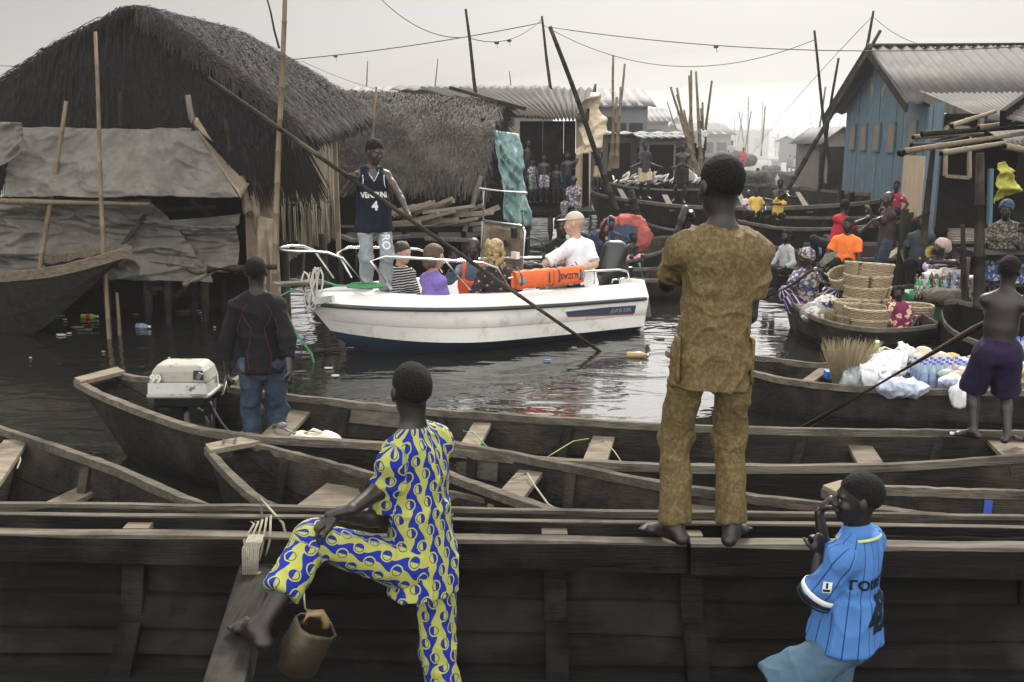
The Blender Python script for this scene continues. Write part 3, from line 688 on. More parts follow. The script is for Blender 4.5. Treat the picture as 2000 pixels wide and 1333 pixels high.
# ---- the big thatched hut, left
def big_hut():
    r = thing('thatched_hut', 'big dark hut under a shaggy peaked thatched roof, frond gable facing the water', 'hut', (-4.5, 15, 0))
    Af = D(267, 14, 13.2); Ef = D(575, 250, 12.3); Ab = D(452, 62, 17.0); Eb = D(708, 212, 15.6)
    # right slope, bulging, with a rounded far end
    pt, fn = patch(Af, Ab, Eb, Ef, .05, (.35, -.1, 1))
    MB().grid(lambda u, v: pt(u, v)-V((0, 0, .05)), 14, 12).build('roof_sheet', THATCH, r, True, solid=.08)
    blades(fn, 21000, .34, .014, THATCH, 'thatch', r, spread=.45, lift=.06, seed=3)
    fr = lambda u, v: (fn(u, .97+.05*v)[0]+V((0, 0, -.02)), V((.25, -.1, -1)), V((.3, -1, .2)))
    blades(fr, 1900, .26, .015, THATCH, 'eave_fringe', r, spread=.5, lift=.08, seed=4)
    # left slope
    El = D(-120, 262, 13.4); Elb = D(-60, 262, 16.5); pt2, fn2 = patch(Af, Ab, Elb, El, .10, (-.5, 0, 1))
    MB().grid(lambda u, v: pt2(u, v)-V((0, 0, .05)), 10, 10).build('roof_sheet', THATCH, r, True, solid=.08)
    blades(fn2, 2600, .45, .025, THATCH, 'thatch', r, spread=.3, lift=.08, seed=5)
    # gable: dark fronds hanging from the two rakes
    def gb(u, v):
        x0 = -120+u*(575+120); top = 14+(267-x0)*.62 if x0 < 267 else 14+(x0-267)*.74
        top = top - 14*math.sin(PI*min(1, abs(x0-267)/300)); y = top+v*(max(265, top+25)-top)
        Y = 13.2-.9*max(0, (x0-267))/308*.9+.0*u
        p = D(x0+(x0-267)*.0, y, Y+.02); d = V(((x0-267)*.0012, 0, -1)); return p, d, V((0, -1, .12))
    blades(gb, 8200, .75, .026, THATCH_D, 'gable_fronds', r, spread=.14, lift=.07, seed=6)
    mb = MB().grid(lambda u, v: gb(u, v)[0]+V((0, .1, 0)), 30, 8); mb.build('gable_board', DARK, r, solid=.03)
    rk = lambda a, b: (lambda u, v: (V(a).lerp(V(b), u)+V((0, 0, (.05 if b.x > a.x else .10)*math.sin(PI*u))), V((.7 if b.x > a.x else -.7, -.4, -.8)), V((0, -.8, .6))))
    blades(rk(Af, Ef), 1500, .26, .014, THATCH, 'rake_fringe', r, spread=.9, lift=.06, seed=8)
    blades(rk(Af, El), 1300, .24, .014, THATCH_D, 'rake_fringe', r, spread=.9, lift=.06, seed=9)
    # walls below
    zf = 1.0
    a = D(40, 300, 13.7); b = D(545, 300, 13.5); c = D(652, 300, 15.6)
    planks((a.x, a.y, 0), (b.x, b.y, 0), .9, 2.75, .10, 'front_wall', W_POST, r, gap=.012)
    bx = MB(); L = V((c.x-b.x, c.y-b.y, 0)); n = 46
    for i in range(n):
        t = i/(n-1); x = b.x+L.x*t; y = b.y+L.y*t; zt = 2.75-.05*t; z0 = .78-.1*random.random()+.12*t+ (.14 if random.random() < .2 else 0)
        bx.tube([(x, y-.01, z0), (x+random.uniform(-.01, .01), y+random.uniform(-.015, .015), (z0+zt)/2), (x, y, zt)], [.023, .021, .019], 6, wob=.08)
    bx.build('bamboo_wall', mat('bamboo_wall', (.20, .16, .11), .6, (.42, .36, .26), 14, (6, 6, .4), bump=.4, bscale=30), r, True)
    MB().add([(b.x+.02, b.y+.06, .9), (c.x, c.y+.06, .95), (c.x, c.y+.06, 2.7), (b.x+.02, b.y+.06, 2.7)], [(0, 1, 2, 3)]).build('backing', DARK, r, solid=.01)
    MB().box((a.x+ (b.x-a.x)/2, 14.8, .92), (b.x-a.x+.2, 2.3, .08)).build('floor', W_DARK, r)
    MB().beam((c.x+.03, c.y-.03, .6), (c.x+.02, c.y-.03, 2.8), .07, .07).build('corner_post', BAMB_P, r)
    MB().beam((b.x-1.1, b.y-.06, 2.18), (b.x-.1, b.y-.06, 2.12), .05, .05).build('rail', W_POST, r)
    stilts(r, [(b.x, b.y), (b.x+.35, b.y+1.0), (c.x, c.y), (b.x-1.3, 13.6), (b.x-2.5, 13.6), (b.x-3.4, 13.7), (b.x-.6, 15), (b.x-2, 15)], 1.0, .07)
    # patch of torn paper on the bamboo wall
    q = D(618, 268, 14.75); MB().ball(q, (.11, .03, .2), 10, 7).build('wall_patch', TARP_B, r, True)
big_hut()
# ---- the tarpaulin lean-to in front of it
def tarp_shelter():
    r = thing('tarp_shelter', 'low shelter wrapped in wrinkled grey tarpaulins on posts in the water', 'shelter', (-4.5, 12.2, 0))
    Y = 12.65
    sheet(D(28, 249, Y), D(385, 256, Y), D(470, 388, Y-.45), D(12, 386, Y-.45), 130, 60, .085, 'tarp_top', TARP, r, 2.0, 1.3, dirn=(0, -1, .3))
    sheet(D(385, 256, Y), D(395, 262, Y+.6), D(505, 330, Y+.6), D(470, 388, Y-.45), 12, 14, .05, 'tarp_end', TARP_B, r, 3.0, 2.2, dirn=(.4, -1, .3))
    sheet(D(-60, 388, Y-.1), D(300, 388, Y-.1), D(425, 545, Y+.05), D(-60, 540, Y), 120, 60, .16, 'tarp_skirt', TARP, r, 5.0, 1.3, dirn=(0, -1, 0), rag=.05, st=(.5, .5, 1.6))
    sheet(D(250, 432, Y+.1), D(470, 418, Y+.1), D(468, 530, Y+.1), D(210, 520, Y+.12), 100, 50, .18, 'tarp_fold', TARP, r, 9.0, 1.4, dirn=(0, -1, .1), sag=.03, rag=.06, st=(.5, .5, 1.8))
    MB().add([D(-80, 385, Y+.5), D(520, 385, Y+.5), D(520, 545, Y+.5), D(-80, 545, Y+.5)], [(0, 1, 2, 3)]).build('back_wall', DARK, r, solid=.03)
    q0, q1 = D(-160, 500, 13.9), D(505, 500, 13.9); planks((q0.x, q0.y, 0), (q1.x, q1.y, 0), -.2, 1.0, .22, 'added_shade_boards', W_DARK, r, gap=.001, jit=.004)  # boards added to stand in for the deep shade below the tarps
    for k in range(9):
        a_ = D(random.uniform(0, 460), random.uniform(545, 585), random.uniform(12.6, 13.6)); MB().beam(a_, a_+V((random.uniform(-.9, .9), .2, random.uniform(-.25, .3))), .07, .05).build('prop', W_POST, r)
    MB().beam(D(300, 398, Y-.05), D(195, 540, Y-.2), .10, .05).build('brace', W_POST, r)
    MB().beam(D(300, 412, Y+.3), D(420, 405, Y+.3), .05, .05).build('brace', W_POST, r); MB().beam(D(372, 392, Y+.25), D(420, 430, Y+.25), .05, .05).build('brace', W_POST, r)
    bamboo([D(-20, 393, 11.85), D(292, 400, 11.95)], .035).build('cross_bar', BAMB, r, True)
    bamboo([D(405, 527, 11.6), D(540, 522, 12)], .05, node=9).build('cross_bar', W_POST, r, True)
    bamboo([D(362, 556, 11.2), D(415, 532, 11.8)], .035, node=9).build('cross_bar', BAMB, r, True)
    for px in (290, 330, 402): stilts(r, [(D(px, 560, Y+.2).x, Y+.2)], 1.0, .06)
    for i, (x0, x1, y0, y1, dy) in enumerate(((468, 500, 318, 415, -.1), (492, 535, 330, 470, 0), (478, 512, 400, 540, .05), (500, 542, 420, 575, -.05))):
        sheet(D(x0, y0, Y+.2+dy), D(x1, y0+8, Y+.2+dy), D(x1+8, y1, Y+.2+dy), D(x0+6, y1-12, Y+.2+dy), 10, 24, .10, 'hanging_cloth', TARP_B, r, 11+i*3, 2.2, dirn=(.2, -1, 0), rag=.2, st=(2.2, 2.2, .5))
    mb = MB()
    sheet(D(-30, 238, 12.3), D(45, 240, 12.3), D(40, 300, 12.2), D(-30, 360, 12.2), 16, 20, .16, 'bundled_net', TARP, r, 31, 2.4, dirn=(0, -1, 0))
    sheet(D(372, 232, 12.5), D(388, 230, 12.5), D(418, 278, 12.5), D(398, 262, 12.5), 6, 8, .05, 'rag', TARP_B, r, 33, 3)
tarp_shelter()
pole('thick weathered grey post in front of the tarpaulin shelter, right of the leaning bamboo', (432, 392), (437, 610), None, .055, W_POST, 'mooring_post', 'post', crook=.002, node=9)
pole('tallest bamboo pole before the big thatched hut, left side, lashed to a cross bar', (184, 62), (213, 662), None, .030, BAMB)
pole('bamboo pole leaning left in front of the grey tarpaulin, its foot splayed', (129, 198), (60, 652), None, .036, BAMB, dY=.3)
pole('short bamboo stump standing in dark water at the left', (228, 572), (234, 655), None, .028, BAMB)
pole('very tall bamboo pole rising past the right eave of the big thatched hut', (556, -20), (535, 575), 12.2, .042, BAMB, crook=.006)
pole('thin crooked stick poking up behind the big thatched roof', (520, -10), (545, 95), 17.5, .02, W_POST, 'stick', 'stick', node=.5, crook=.02, zb=1)
pole('short knotty stake on the grey tarpaulin, near the middle', (236, 180), (234, 250), 12.1, .03, W_POST, 'stake', 'stake', zb=1, crook=.01, node=.2)
pole('broken stake wrapped with rag above the tarpaulin', (366, 186), (380, 256), 12.1, .045, W_GREY, 'stake', 'stake', zb=1, crook=.02, node=9)
pole('forked stake at the right end of the tarpaulin roof', (441, 234), (448, 300), 12.2, .035, W_POST, 'stake', 'stake', zb=1, crook=.02, node=.2)
pole('forked crooked branch standing in the water beside the hanging brown cloth', (520, 450), (525, 580), 12.4, .03, BAMB, 'branch', 'branch', crook=.02, node=9)
for i, (a, b, lb) in enumerate((((596, 478), (590, 555), 'short stilt under the bamboo wall, left one'), ((562, 500), (566, 600), 'thin pale stick in the water beneath the bamboo wall'))):
    pole(lb, a, b, None, .025, BAMB, 'stake', 'stake', node=9)
# ---- second thatched hut
def hut2():
    r = thing('thatched_hut', 'smaller hut with smooth grey thatch hanging over a dark opening and firewood', 'hut', (-2, 18.5, 0))
    a = D(640, 178, 19.5); b = D(985, 200, 19.0); c = D(945, 352, 17.2); d = D(600, 335, 17.6)
    pt, fn = patch(a, b, c, d, .35, (0, -.7, .8))
    MB().grid(lambda u, v: pt(u, v)-V((0, 0, .05))+V((0, .08, 0)), 14, 12).build('roof_sheet', THATCH, r, True, solid=.08)
    blades(fn, 12000, .34, .026, THATCH_L, 'thatch', r, spread=.45, lift=.05, seed=13)
    blades(lambda u, v: (fn(u, .98)[0], V((.1, -.1, -1)), V((0, -1, .2))), 900, .36, .03, THATCH_L, 'eave_fringe', r, spread=.5, lift=.06, seed=14)
    blades(lambda u, v: (fn(.99, u)[0], V((.6, -.2, -.8)), V((.3, -1, .2))), 500, .3, .03, THATCH_D, 'rake_fringe', r, spread=.8, lift=.06, seed=15)
    MB().beam(D(880, 172, 19.2), D(1025, 213, 18.4), .10, .06).build('ridge_pole', W_POST, r)
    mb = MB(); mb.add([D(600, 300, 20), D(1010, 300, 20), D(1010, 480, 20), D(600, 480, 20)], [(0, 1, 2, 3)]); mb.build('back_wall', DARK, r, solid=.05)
    planks(D(940, 400, 18), D(990, 400, 18.6), .6, 2.7, .14, 'side_wall', W_DARK, r)
    f = [D(650, 455, 17), D(950, 452, 17)]
    MB().beam(D(640, 447, 17.2), D(960, 447, 17.2), .5, .08).build('platform', W_DARK, r); MB().box((-1.4, 18.6, .62), (3.2, 2.6, .08)).build('floor', W_DARK, r)
    for px in (660, 715, 790, 850, 905, 950): stilts(r, [(D(px, 450, 17.1).x, 17.1)], .8, .055)
    q0, q1 = D(470, 400, 20.2), D(1030, 400, 20.2); planks((q0.x, q0.y, 0), (q1.x, q1.y, 0), -.2, .75, .3, 'added_shade_boards', W_DARK, r, gap=.004)  # boards added to hide bright water and darken the space under the hut
    MB().beam(D(940, 345, 17), D(908, 452, 17), .13, .08).build('post', W_GREY, r); MB().beam(D(955, 345, 17.2), D(935, 452, 17.2), .09, .08).build('post', W_POST, r)
    for q in ((640, 452, 690, 470), (690, 470, 800, 462), (830, 466, 930, 470)): MB().beam(D(q[0], q[1], 16.6), D(q[2], q[3], 16.6), .2, .05).build('loose_board', W_GREY, r)
hut2()
FIRE = wood('firewood', (.16, .135, .105), (.30, .26, .20), .85, c3=(.10, .085, .07))
for i in range(22):
    t = i/21; x = 775+(i % 11)*17+random.uniform(-5, 5); y = 402+ (i//11)*26+abs((i % 11)-4)*3+random.uniform(-4, 4)
    a = D(x, y, 16.9+.3*(i % 3)*.5); an = random.uniform(.1, .9); L = random.uniform(.5, .95); dd = V((math.cos(an), random.uniform(-.7, .1), math.sin(an)*.45)).normalized()
    mb = MB(); mb.beam(a-dd*L/2, a+dd*L/2, random.uniform(.09, .16), random.uniform(.05, .09), up=(random.uniform(-.4, .4), 0, 1), w2=.08)
    o = mb.build('log', FIRE, bevel=.008); tag(o, 'split log in the firewood heap under the smaller thatched hut', 'log', 'firewood heaped under the smaller thatched hut')
# teal tarp
o = sheet(D(962, 255, 17.6), D(1012, 262, 17.9), D(1034, 438, 17.2), D(985, 430, 17.0), 20, 40, .26, 'tarpaulin', TARP_T, None, 40, 1.5, dirn=(.2, -1, 0), rag=.2, st=(2.6, 2.6, .5)); tag(o, 'crumpled teal plastic tarpaulin hanging at the end of the smaller thatched hut', 'tarpaulin')
# ---- tin roofed house with the children's platform
def tin_house():
    r = thing('wooden_house', 'dark wooden house with a tin roof and a tan plywood end panel', 'house', (1.5, 26, 0))
    corrugated(D(820, 172, 30), D(1163, 174, 28.5), D(1143, 236, 24.3), D(985, 226, 24.8), 22, .05, 'roof', TIN, r)
    MB().beam(D(1163, 172, 28.5), D(1145, 236, 24.2), .05, .22).build('barge_board', W_DARK, r)
    a = D(1015, 300, 25.2); b = D(1124, 300, 25.0); planks((a.x, a.y, 0), (b.x, b.y, 0), .9, 2.75, .5, 'wall', W_DARK, r, gap=.01)
    MB().add([D(1005, 300, 25.6), D(1150, 300, 25.6), D(1150, 426, 25.6), D(1005, 426, 25.6)], [(0, 1, 2, 3)]).build('backing', DARK, r, solid=.02)  # near-black sheet added to block wall gaps and stand in for shade below
    a = D(1125, 300, 25.0); b = D(1152, 300, 26.5); planks((a.x, a.y, 0), (b.x, b.y, 0), .45, 2.9, .4, 'end_panel', PLYW, r, gap=.004)
    MB().box(((D(1080, 400, 25).x), 24.6, .60), (1.9, 1.8, .09)).build('platform', W_DARK, r)
    for px in (1030, 1075, 1118): stilts(r, [(D(px, 400, 23.8).x, 23.8)], .6, .07)
    MB().beam(D(1118, 490, 21), D(1118, 405, 23.7), .1, .1).build('post', W_DARK, r)
tin_house()
o = sheet(D(1126, 196, 24.9), D(1160, 188, 25.4), D(1192, 262, 25.0), D(1124, 300, 24.8), 22, 26, .35, 'tarpaulin', TARP_C, None, 50, .9, dirn=(.6, -1, 0), sag=-.12); tag(o, 'cream sheet billowing off the end of the tin roofed house', 'tarpaulin')
o = sheet(D(1124, 292, 24.7), D(1178, 258, 24.9), D(1176, 288, 24.8), D(1126, 304, 24.6), 12, 8, .15, 'tarpaulin', TARP_C, None, 53, 1.2); tag(o, 'lower fold of cream sheet tucked under the billowing one', 'tarpaulin')
# ---- houses across the water, further and further into the haze
HM = [mat('wall_far_%d' % i, c, .9, tuple(q*1.3 for q in c), 1.2, (3, 3, .5)) for i, c in enumerate(((.06, .056, .05), (.12, .11, .095), (.05, .055, .06), (.16, .15, .13), (.09, .10, .11)))]
def house(label, p0, p1, py_base, py_eave, py_top, Y, dep, wm, rm=None, gable='x', parts=True, z0=None, openings=2, stl=True, shed=False, hip=False):
    a = D(p0, py_base, Y); b = D(p1, py_base, Y); zb = max(.3, a.z) if z0 is None else z0; ze = D(p0, py_eave, Y).z; zt = D((p0+p1)/2, py_top, Y+(dep/2 if gable == 'x' else 0)).z
    x0, x1 = a.x, b.x; r = thing('wooden_house', label, 'house', ((x0+x1)/2, Y+dep/2, 0)); ov = .35; t = .02*Y/10
    mb = MB(); 
    if gable == 'x':
        mb.box(((x0+x1)/2, Y+dep/2, (zb+ze)/2), (x1-x0, dep, ze-zb)); mb.prism([(x0, Y, ze), (x0, Y+dep, ze), (x0, Y+dep/2, zt-.08)], (x1-x0, 0, 0))
    else:
        mb.box(((x0+x1)/2, Y+dep/2, (zb+ze)/2), (x1-x0, dep, ze-zb)); mb.prism([(x0, Y, ze), (x1, Y, ze), ((x0+x1)/2, Y, zt-.08)], (0, dep, 0))
    mb.build('wall', wm, r)
    rm = rm or TIN_D; nw = max(6, int((x1-x0)*2.2)); hx = dep*.35 if hip else 0
    if gable == 'x':
        s_ = (zt-ze)/(dep/2); 
        corrugated((x0-ov+hx, Y+dep/2, zt), (x1+ov-hx, Y+dep/2, zt), (x1+ov, Y-ov, ze-s_*ov), (x0-ov, Y-ov, ze-s_*ov), min(nw, 40), .03, 'roof', rm, r)
        corrugated((x0-ov+hx, Y+dep/2, zt), (x1+ov-hx, Y+dep/2, zt), (x1+ov, Y+dep+ov, ze-s_*ov), (x0-ov, Y+dep+ov, ze-s_*ov), min(nw, 40), .03, 'roof', rm, r)
        if hip:
            for sx, xx in ((x0-ov, x0-ov+hx), (x1+ov, x1+ov-hx)): MB().add([(sx, Y-ov, ze-s_*ov), (sx, Y+dep+ov, ze-s_*ov), (xx, Y+dep/2, zt)], [(0, 1, 2)]).build('roof', rm, r, solid=.01)
    else:
        xm = (x0+x1)/2; s_ = (zt-ze)/((x1-x0)/2)
        for sx in (x0-ov, x1+ov): corrugated((xm, Y-ov, zt), (xm, Y+dep, zt), (sx, Y+dep, ze-s_*ov), (sx, Y-ov, ze-s_*ov), max(8, int(dep*2)), .03, 'roof', rm, r)
    for i in range(openings):
        xx = x0+(x1-x0)*(i+.7)/(openings+.4); hgt = (ze-zb)
        if i == 0: MB().box((xx, Y-.02, zb+hgt*.42), (.8, .06, hgt*.8)).build('door', DARK if i % 2 == 0 else PLYW, r)
        else: MB().box((xx, Y-.02, zb+hgt*.55), (.6, .06, hgt*.35)).build('window', DARK, r)
    if stl:
        n = max(3, int((x1-x0)/1.6)); stilts(r, [(x0+(x1-x0)*i/(n-1), Y+.1) for i in range(n)], zb, .08, W_DARK)
        MB().box(((x0+x1)/2, Y-.4, zb), (x1-x0+.4, .9, .08)).build('deck', W_DARK, r)
    return r
house('two storey grey house with pitched tin roof right of the cream sheet', 1155, 1262, 330, 206, 174, 46, 9, HM[4], TIN_D, 'x', openings=3)
house('hazy low grey house stepping down beside the two storey one', 1262, 1303, 330, 236, 212, 58, 7, HM[1], TIN_D, 'x')
house('open sided market shed with a flat dark roof behind the two standing boys', 1172, 1345, 362, 262, 258, 36, 5, HM[0], TIN_D, 'x', openings=3)
house('pale plank shed just left of the bundle of tall poles', 1262, 1318, 352, 268, 262, 33.5, 2, HM[3], TIN_D, 'x', openings=1)
house('square tower-like hazy house left of the channel mouth', 1345, 1400, 330, 248, 228, 70, 8, HM[1], TIN_D, 'x', openings=1)
house('wide pale house with sloping tin roof at the left bank of the channel', 1340, 1425, 322, 262, 242, 62, 8, HM[3], TIN, 'x', openings=3)
house('faint long building with low roof in the haze', 1425, 1500, 312, 255, 240, 92, 12, HM[1], TIN_D, 'x')
house('large hipped roof hall fading in the haze at the end of the channel', 1465, 1600, 308, 258, 234, 125, 18, HM[4], TIN_D, 'x', hip=True)
house('very faint house right of the hipped hall', 1590, 1680, 306, 264, 250, 150, 14, HM[1], TIN_D, 'x')
house('small grey plank house half hidden behind the blue house', 1610, 1660, 372, 268, 248, 37, 4, HM[1], TIN_D, 'y', openings=1)
house('low flat tin roof seen above the smaller thatched hut', 780, 1080, 240, 176, 168, 38, 6, HM[1], TIN, 'x', openings=0, stl=False, z0=.6)
house('distant roof peeping behind the tin roofed house', 690, 850, 240, 182, 170, 55, 6, HM[2], TIN_D, 'x', openings=0, stl=False, z0=.6)
o = MB().beam(D(1580, 283, 38), D(1665, 262, 38), 1.2, .07).build('awning', W_DARK); tag(o, 'flat dark awning on tall black posts left of the blue house', 'awning')
for i, (px, pt_, pb) in enumerate(((1592, 282, 372), (1602, 280, 395), (1580, 285, 388), (1611, 274, 375))):
    pole('%s black post under the flat awning left of the blue house' % ('shortest', 'thick front', 'leftmost', 'rear')[i], (px+3, pt_), (px, pb), None if i != 3 else 38, .11 if i == 1 else .07, W_DARK, 'post', 'post', node=9)
# ---- blue house
def blue_house():
    r = thing('blue_house', 'blue painted plank house on stilts under a ribbed tin roof', 'house', (12, 25, 0))
    A = V((9.9, 30, 0)); B_ = V((8.72, 20.6, 0)); zb = .55; L = (B_-A).length; e = (B_-A)/L; q = V((1, -.125, 0)).normalized(); rid = .45
    ze = 3.25; zr = 4.45
    def ztop(t): return ze+(zr-ze)*(t/rid) if t < rid else max(2.86, zr-.02-1.49*(t-rid)/.45)
    planks(A, B_, zb, 0, .62, 'wall', BLUE, r, ztop=ztop, gap=.012, jit=.012, thick=.05)
    C2 = B_+q*9; planks(B_, C2, zb, 2.8, .5, 'side_wall', BLUE, r, gap=.01)
    nrm = V((-1, .12, 0)).normalized()
    def on(t, z, off=.04): p = A+e*(L*t); return V((p.x, p.y, z))+nrm*off
    for z in (1.98, 3.22):
        MB().beam(on(.01, z, .035), on(.99, z-.02, .035), .03, .04).build('batten', BLUE, r)
    for i, t in enumerate((.12, .27, .43, .59, .79)):
        hw = .033; p0, p1 = on(t-hw, 2.05, .06), on(t+hw, 2.05, .06)
        MB().prism([p0, p1, p1+V((0, 0, .68)), p0+V((0, 0, .68))], nrm*.04).build('window', SHUT, r)
        f = MB()
        for u0, u1, z0, z1 in ((-hw-.005, hw+.005, 2.0, 2.05), (-hw-.005, hw+.005, 2.67, 2.72)): f.beam(on(t+u0, (z0+z1)/2, .08), on(t+u1, (z0+z1)/2, .08), .06, .05)
        for sgn in (-1, 1): f.beam(on(t+sgn*(hw+.004), 2.0, .08), on(t+sgn*(hw+.004), 2.72, .08), .06, .05)
        f.build('window_frame', BLUE, r)
    p0, p1 = on(.73, .7, .05), on(.985, .45, .05); MB().prism([p0, p1, V((p1.x, p1.y, 1.96)), V((p0.x, p0.y, 1.99))], nrm*.03).build('door_panel', PLYW, r)
    p0 = on(.92, 1.5, .085); MB().prism([p0, p0+e*.18, p0+e*.18+V((0, 0, .26)), p0+V((0, 0, .26))], nrm*.01).build('poster', mat('paper', (.6, .6, .58), .8), r)
    # peeled patches on the gable
    rp = random.Random(5)
    for i in range(9):
        c = on(.40+rp.uniform(-.09, .09), 3.75+rp.uniform(-.35, .3), .055); mb = MB()
        n = 9; pts = [c+e*(math.cos(k*2*PI/n)*rp.uniform(.03, .12))+V((0, 0, math.sin(k*2*PI/n)*rp.uniform(.05, .2))) for k in range(n)]
        mb.prism(pts, nrm*.004); mb.build('peeled_patch', mat('peeled', (.30, .25, .18), .9), r)
    # roof
    Rf = A+e*(L*rid); o1 = nrm*.5
    ridge0 = V((Rf.x, Rf.y, zr+.12))+o1; ridge1 = ridge0+q*13-V((0, 0, .0))
    E0 = A-e*1.0+o1; E0 = V((E0.x, E0.y, ze-.2)); E1 = E0+q*13
    N0 = A+e*(L*.90)+o1; N0 = V((N0.x, N0.y, 3.08)); N1 = N0+q*13
    corrugated(ridge0, ridge1, N1, N0, 46, .035, 'roof', TIN, r); corrugated(ridge0, ridge1, E1, E0, 46, .035, 'roof', TIN, r)
    MB().beam(ridge0-V((0, 0, .08)), N0-V((0, 0, .1)), .05, .20).build('barge_board', W_POST, r); MB().beam(ridge0-V((0, 0, .08)), E0-V((0, 0, .1)), .05, .24).build('barge_board', W_DARK, r)
    MB().tube([ridge0+V((0, 0, .03)), ridge1+V((0, 0, .03))], .06, 8).build('ridge_cap', TIN, r, True)
    # deck and stilts
    stilts(r, [tuple((A+e*(L*t)+nrm*.1))[:2] for t in (.02, .17, .33, .5, .66, .82, .98)], .6, .10, W_DARK)
    MB().beam(on(0, .5, .5), on(1, .42, .5), .08, .09, up=(0, 0, 1)).build('deck', W_DARK, r)
    MB().beam(on(0, .47, .1), on(1, .42, .1), .9, .07).build('deck', W_DARK, r)
    for t in (.06, .3, .44, .7, .8): 
        p = on(t, .4, .62); MB().tube([(p.x, p.y, -.4), (p.x, p.y, 1.0+random.uniform(-.1, .15))], .075, 7).build('post', W_DARK, r, True)
    mb = MB().add([V((A.x, A.y, .5))+q*.3, V((B_.x, B_.y, .5))+q*.3, V((B_.x, B_.y, -.2))+q*.3, V((A.x, A.y, -.2))+q*.3], [(0, 1, 2, 3)]); mb.build('underside', DARK, r, solid=.02)
blue_house()
# ---- dark shack with bamboo porch, right edge
def shack():
    r = thing('bamboo_shack', 'dark plywood shack with a porch of lashed bamboo and tin sheets at the right edge', 'shack', (7, 14, 0))
    corrugated(D(1797, 184, 20.5), D(2120, 180, 20.5), D(2120, 236, 14.9), D(1918, 238, 15.0), 30, .03, 'roof', TIN, r)
    MB().beam(D(1797, 186, 20.4), D(1918, 240, 14.95), .05, .16).build('barge_board', W_GREY, r)
    MB().beam(D(1958, 232, 11.6), D(2030, 178, 12.6), .06, .18).build('barge_board', W_DARK, r)
    corrugated(D(1960, 232, 11.6), D(2032, 176, 12.6), D(2180, 240, 12.6), D(2100, 262, 11.6), 12, .02, 'roof', TIN_D, r)
    corrugated(D(1925, 255, 13), D(2060, 240, 13), D(2060, 300, 11.2), D(2000, 300, 11.2), 9, .02, 'porch_roof', TIN, r)
    # walls
    a = D(1838, 300, 15.3); b = D(1922, 300, 15.1); planks((a.x, a.y, 0), (b.x, b.y, 0), 1.0, 2.72, .65, 'wall', W_DARK, r, gap=.006, jit=.004)
    c = D(2120, 300, 15.0); planks((b.x+.5, b.y, 0), (c.x, c.y, 0), 1.0, 2.72, .5, 'wall', W_BIG, r)
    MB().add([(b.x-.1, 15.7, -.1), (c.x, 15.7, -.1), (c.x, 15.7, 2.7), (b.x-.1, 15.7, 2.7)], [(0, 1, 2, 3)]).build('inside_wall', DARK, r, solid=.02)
    a2 = D(1812, 300, 16.5); planks((a2.x, a2.y, 0), (a.x, a.y, 0), .7, 2.9, .4, 'side_wall', BLUE, r)
    f = MB()
    for p, q in (((1848, 248), (1893, 250)), ((1846, 344), (1893, 348)), ((1848, 248), (1846, 344)), ((1893, 250), (1893, 348))): f.beam(D(p[0], p[1], 15.15), D(q[0], q[1], 15.05), .05, .05)
    f.build('window_frame', SHUT, r); MB().beam(D(1852, 296, 15.22), D(1890, 298, 15.12), .03, .70).build('window_hole', DARK, r)
    MB().beam(D(1935, 330, 14.95), D(1932, 440, 14.95), .09, .05).build('door_post', BLUE, r)
    # deck
    dk = MB(); z = .86
    for i in range(12): dk.beam(D(1842+i*3, 445, 13.5-.14*i), D(2080, 470-.0*i, 12.9-.16*i), .13, .05)
    dk = MB()
    for i in range(13): y = 15.2-i*.155; x0 = .440*y; dk.box(((x0+8.6)/2+random.uniform(-.04, .04), y, 1.0+random.uniform(-.01, .01)), (8.6-x0, .14, .04))
    dk.build('deck', W_GREY, r)
    MB().box((6.98, 12.2, .98), (2.7, .8, .07)).build('bench', W_DARK, r)
    stilts(r, [(6.0, 13.4), (6.6, 14.9), (7.0, 13.4), (5.5, 12.0), (6.4, 11.9), (7.4, 12.0)], .96, .06)
    for a, b, Y, rr in (((1822, 292), (1802, 480), 12.2, .05), ((1914, 300), (1912, 600), 11.0, .07), ((1880, 440), (1884, 590), 11.6, .04)):
        bamboo([D(b[0], b[1], Y), D(a[0], a[1], Y)], rr, node=.5).build('post', BAMB_D, r, True)
    for a, b, Y, rr, m in (((1755, 300), (1890, 268), 11.8, .035, BAMB_D), ((1765, 296), (2040, 255), 11.5, .035, BAMB), ((1800, 262), (2040, 246), 11.9, .035, BAMB_D),
                         ((1838, 300), (1965, 279), 11.0, .035, BAMB_P), ((1960, 286), (2040, 300), 10.9, .04, BAMB_P), ((1780, 286), (1900, 282), 11.6, .04, BAMB_D),
                         ((1858, 246), (1944, 218), 12.0, .035, BAMB_P), ((1910, 250), (2060, 232), 11.8, .035, BAMB), ((1760, 302), (1850, 270), 11.9, .03, BAMB_D), ((1783, 268), (1920, 262), 12.1, .03, BAMB)):
        bamboo([D(a[0], a[1], Y), D(b[0], b[1], Y+.3)], rr, node=.4).build('roof_bamboo', m, r, True)
shack()
pole('thick dark mooring post between the basket canoe and the orange shirted man', (1768, 408), (1754, 572), None, .085, W_POST, 'mooring_post', 'post', node=9, crook=.004)
pole('slimmer dark post lashed to the thick mooring post by the shack', (1776, 424), (1766, 545), None, .05, W_POST, 'mooring_post', 'post', node=9, crook=.004)
o = sheet(D(1948, 320, 10.6), D(1962, 316, 10.6), D(1984, 372, 10.6), D(1938, 398, 10.6), 12, 16, .12, 'plastic_bag', mat('bag_yellow', (.45, .42, .05), .5, (.25, .24, .06), 30, bump=.4), None, 60, 5, dirn=(0, -1, 0)); tag(o, 'yellow printed plastic bag hanging from the bamboo porch', 'bag')
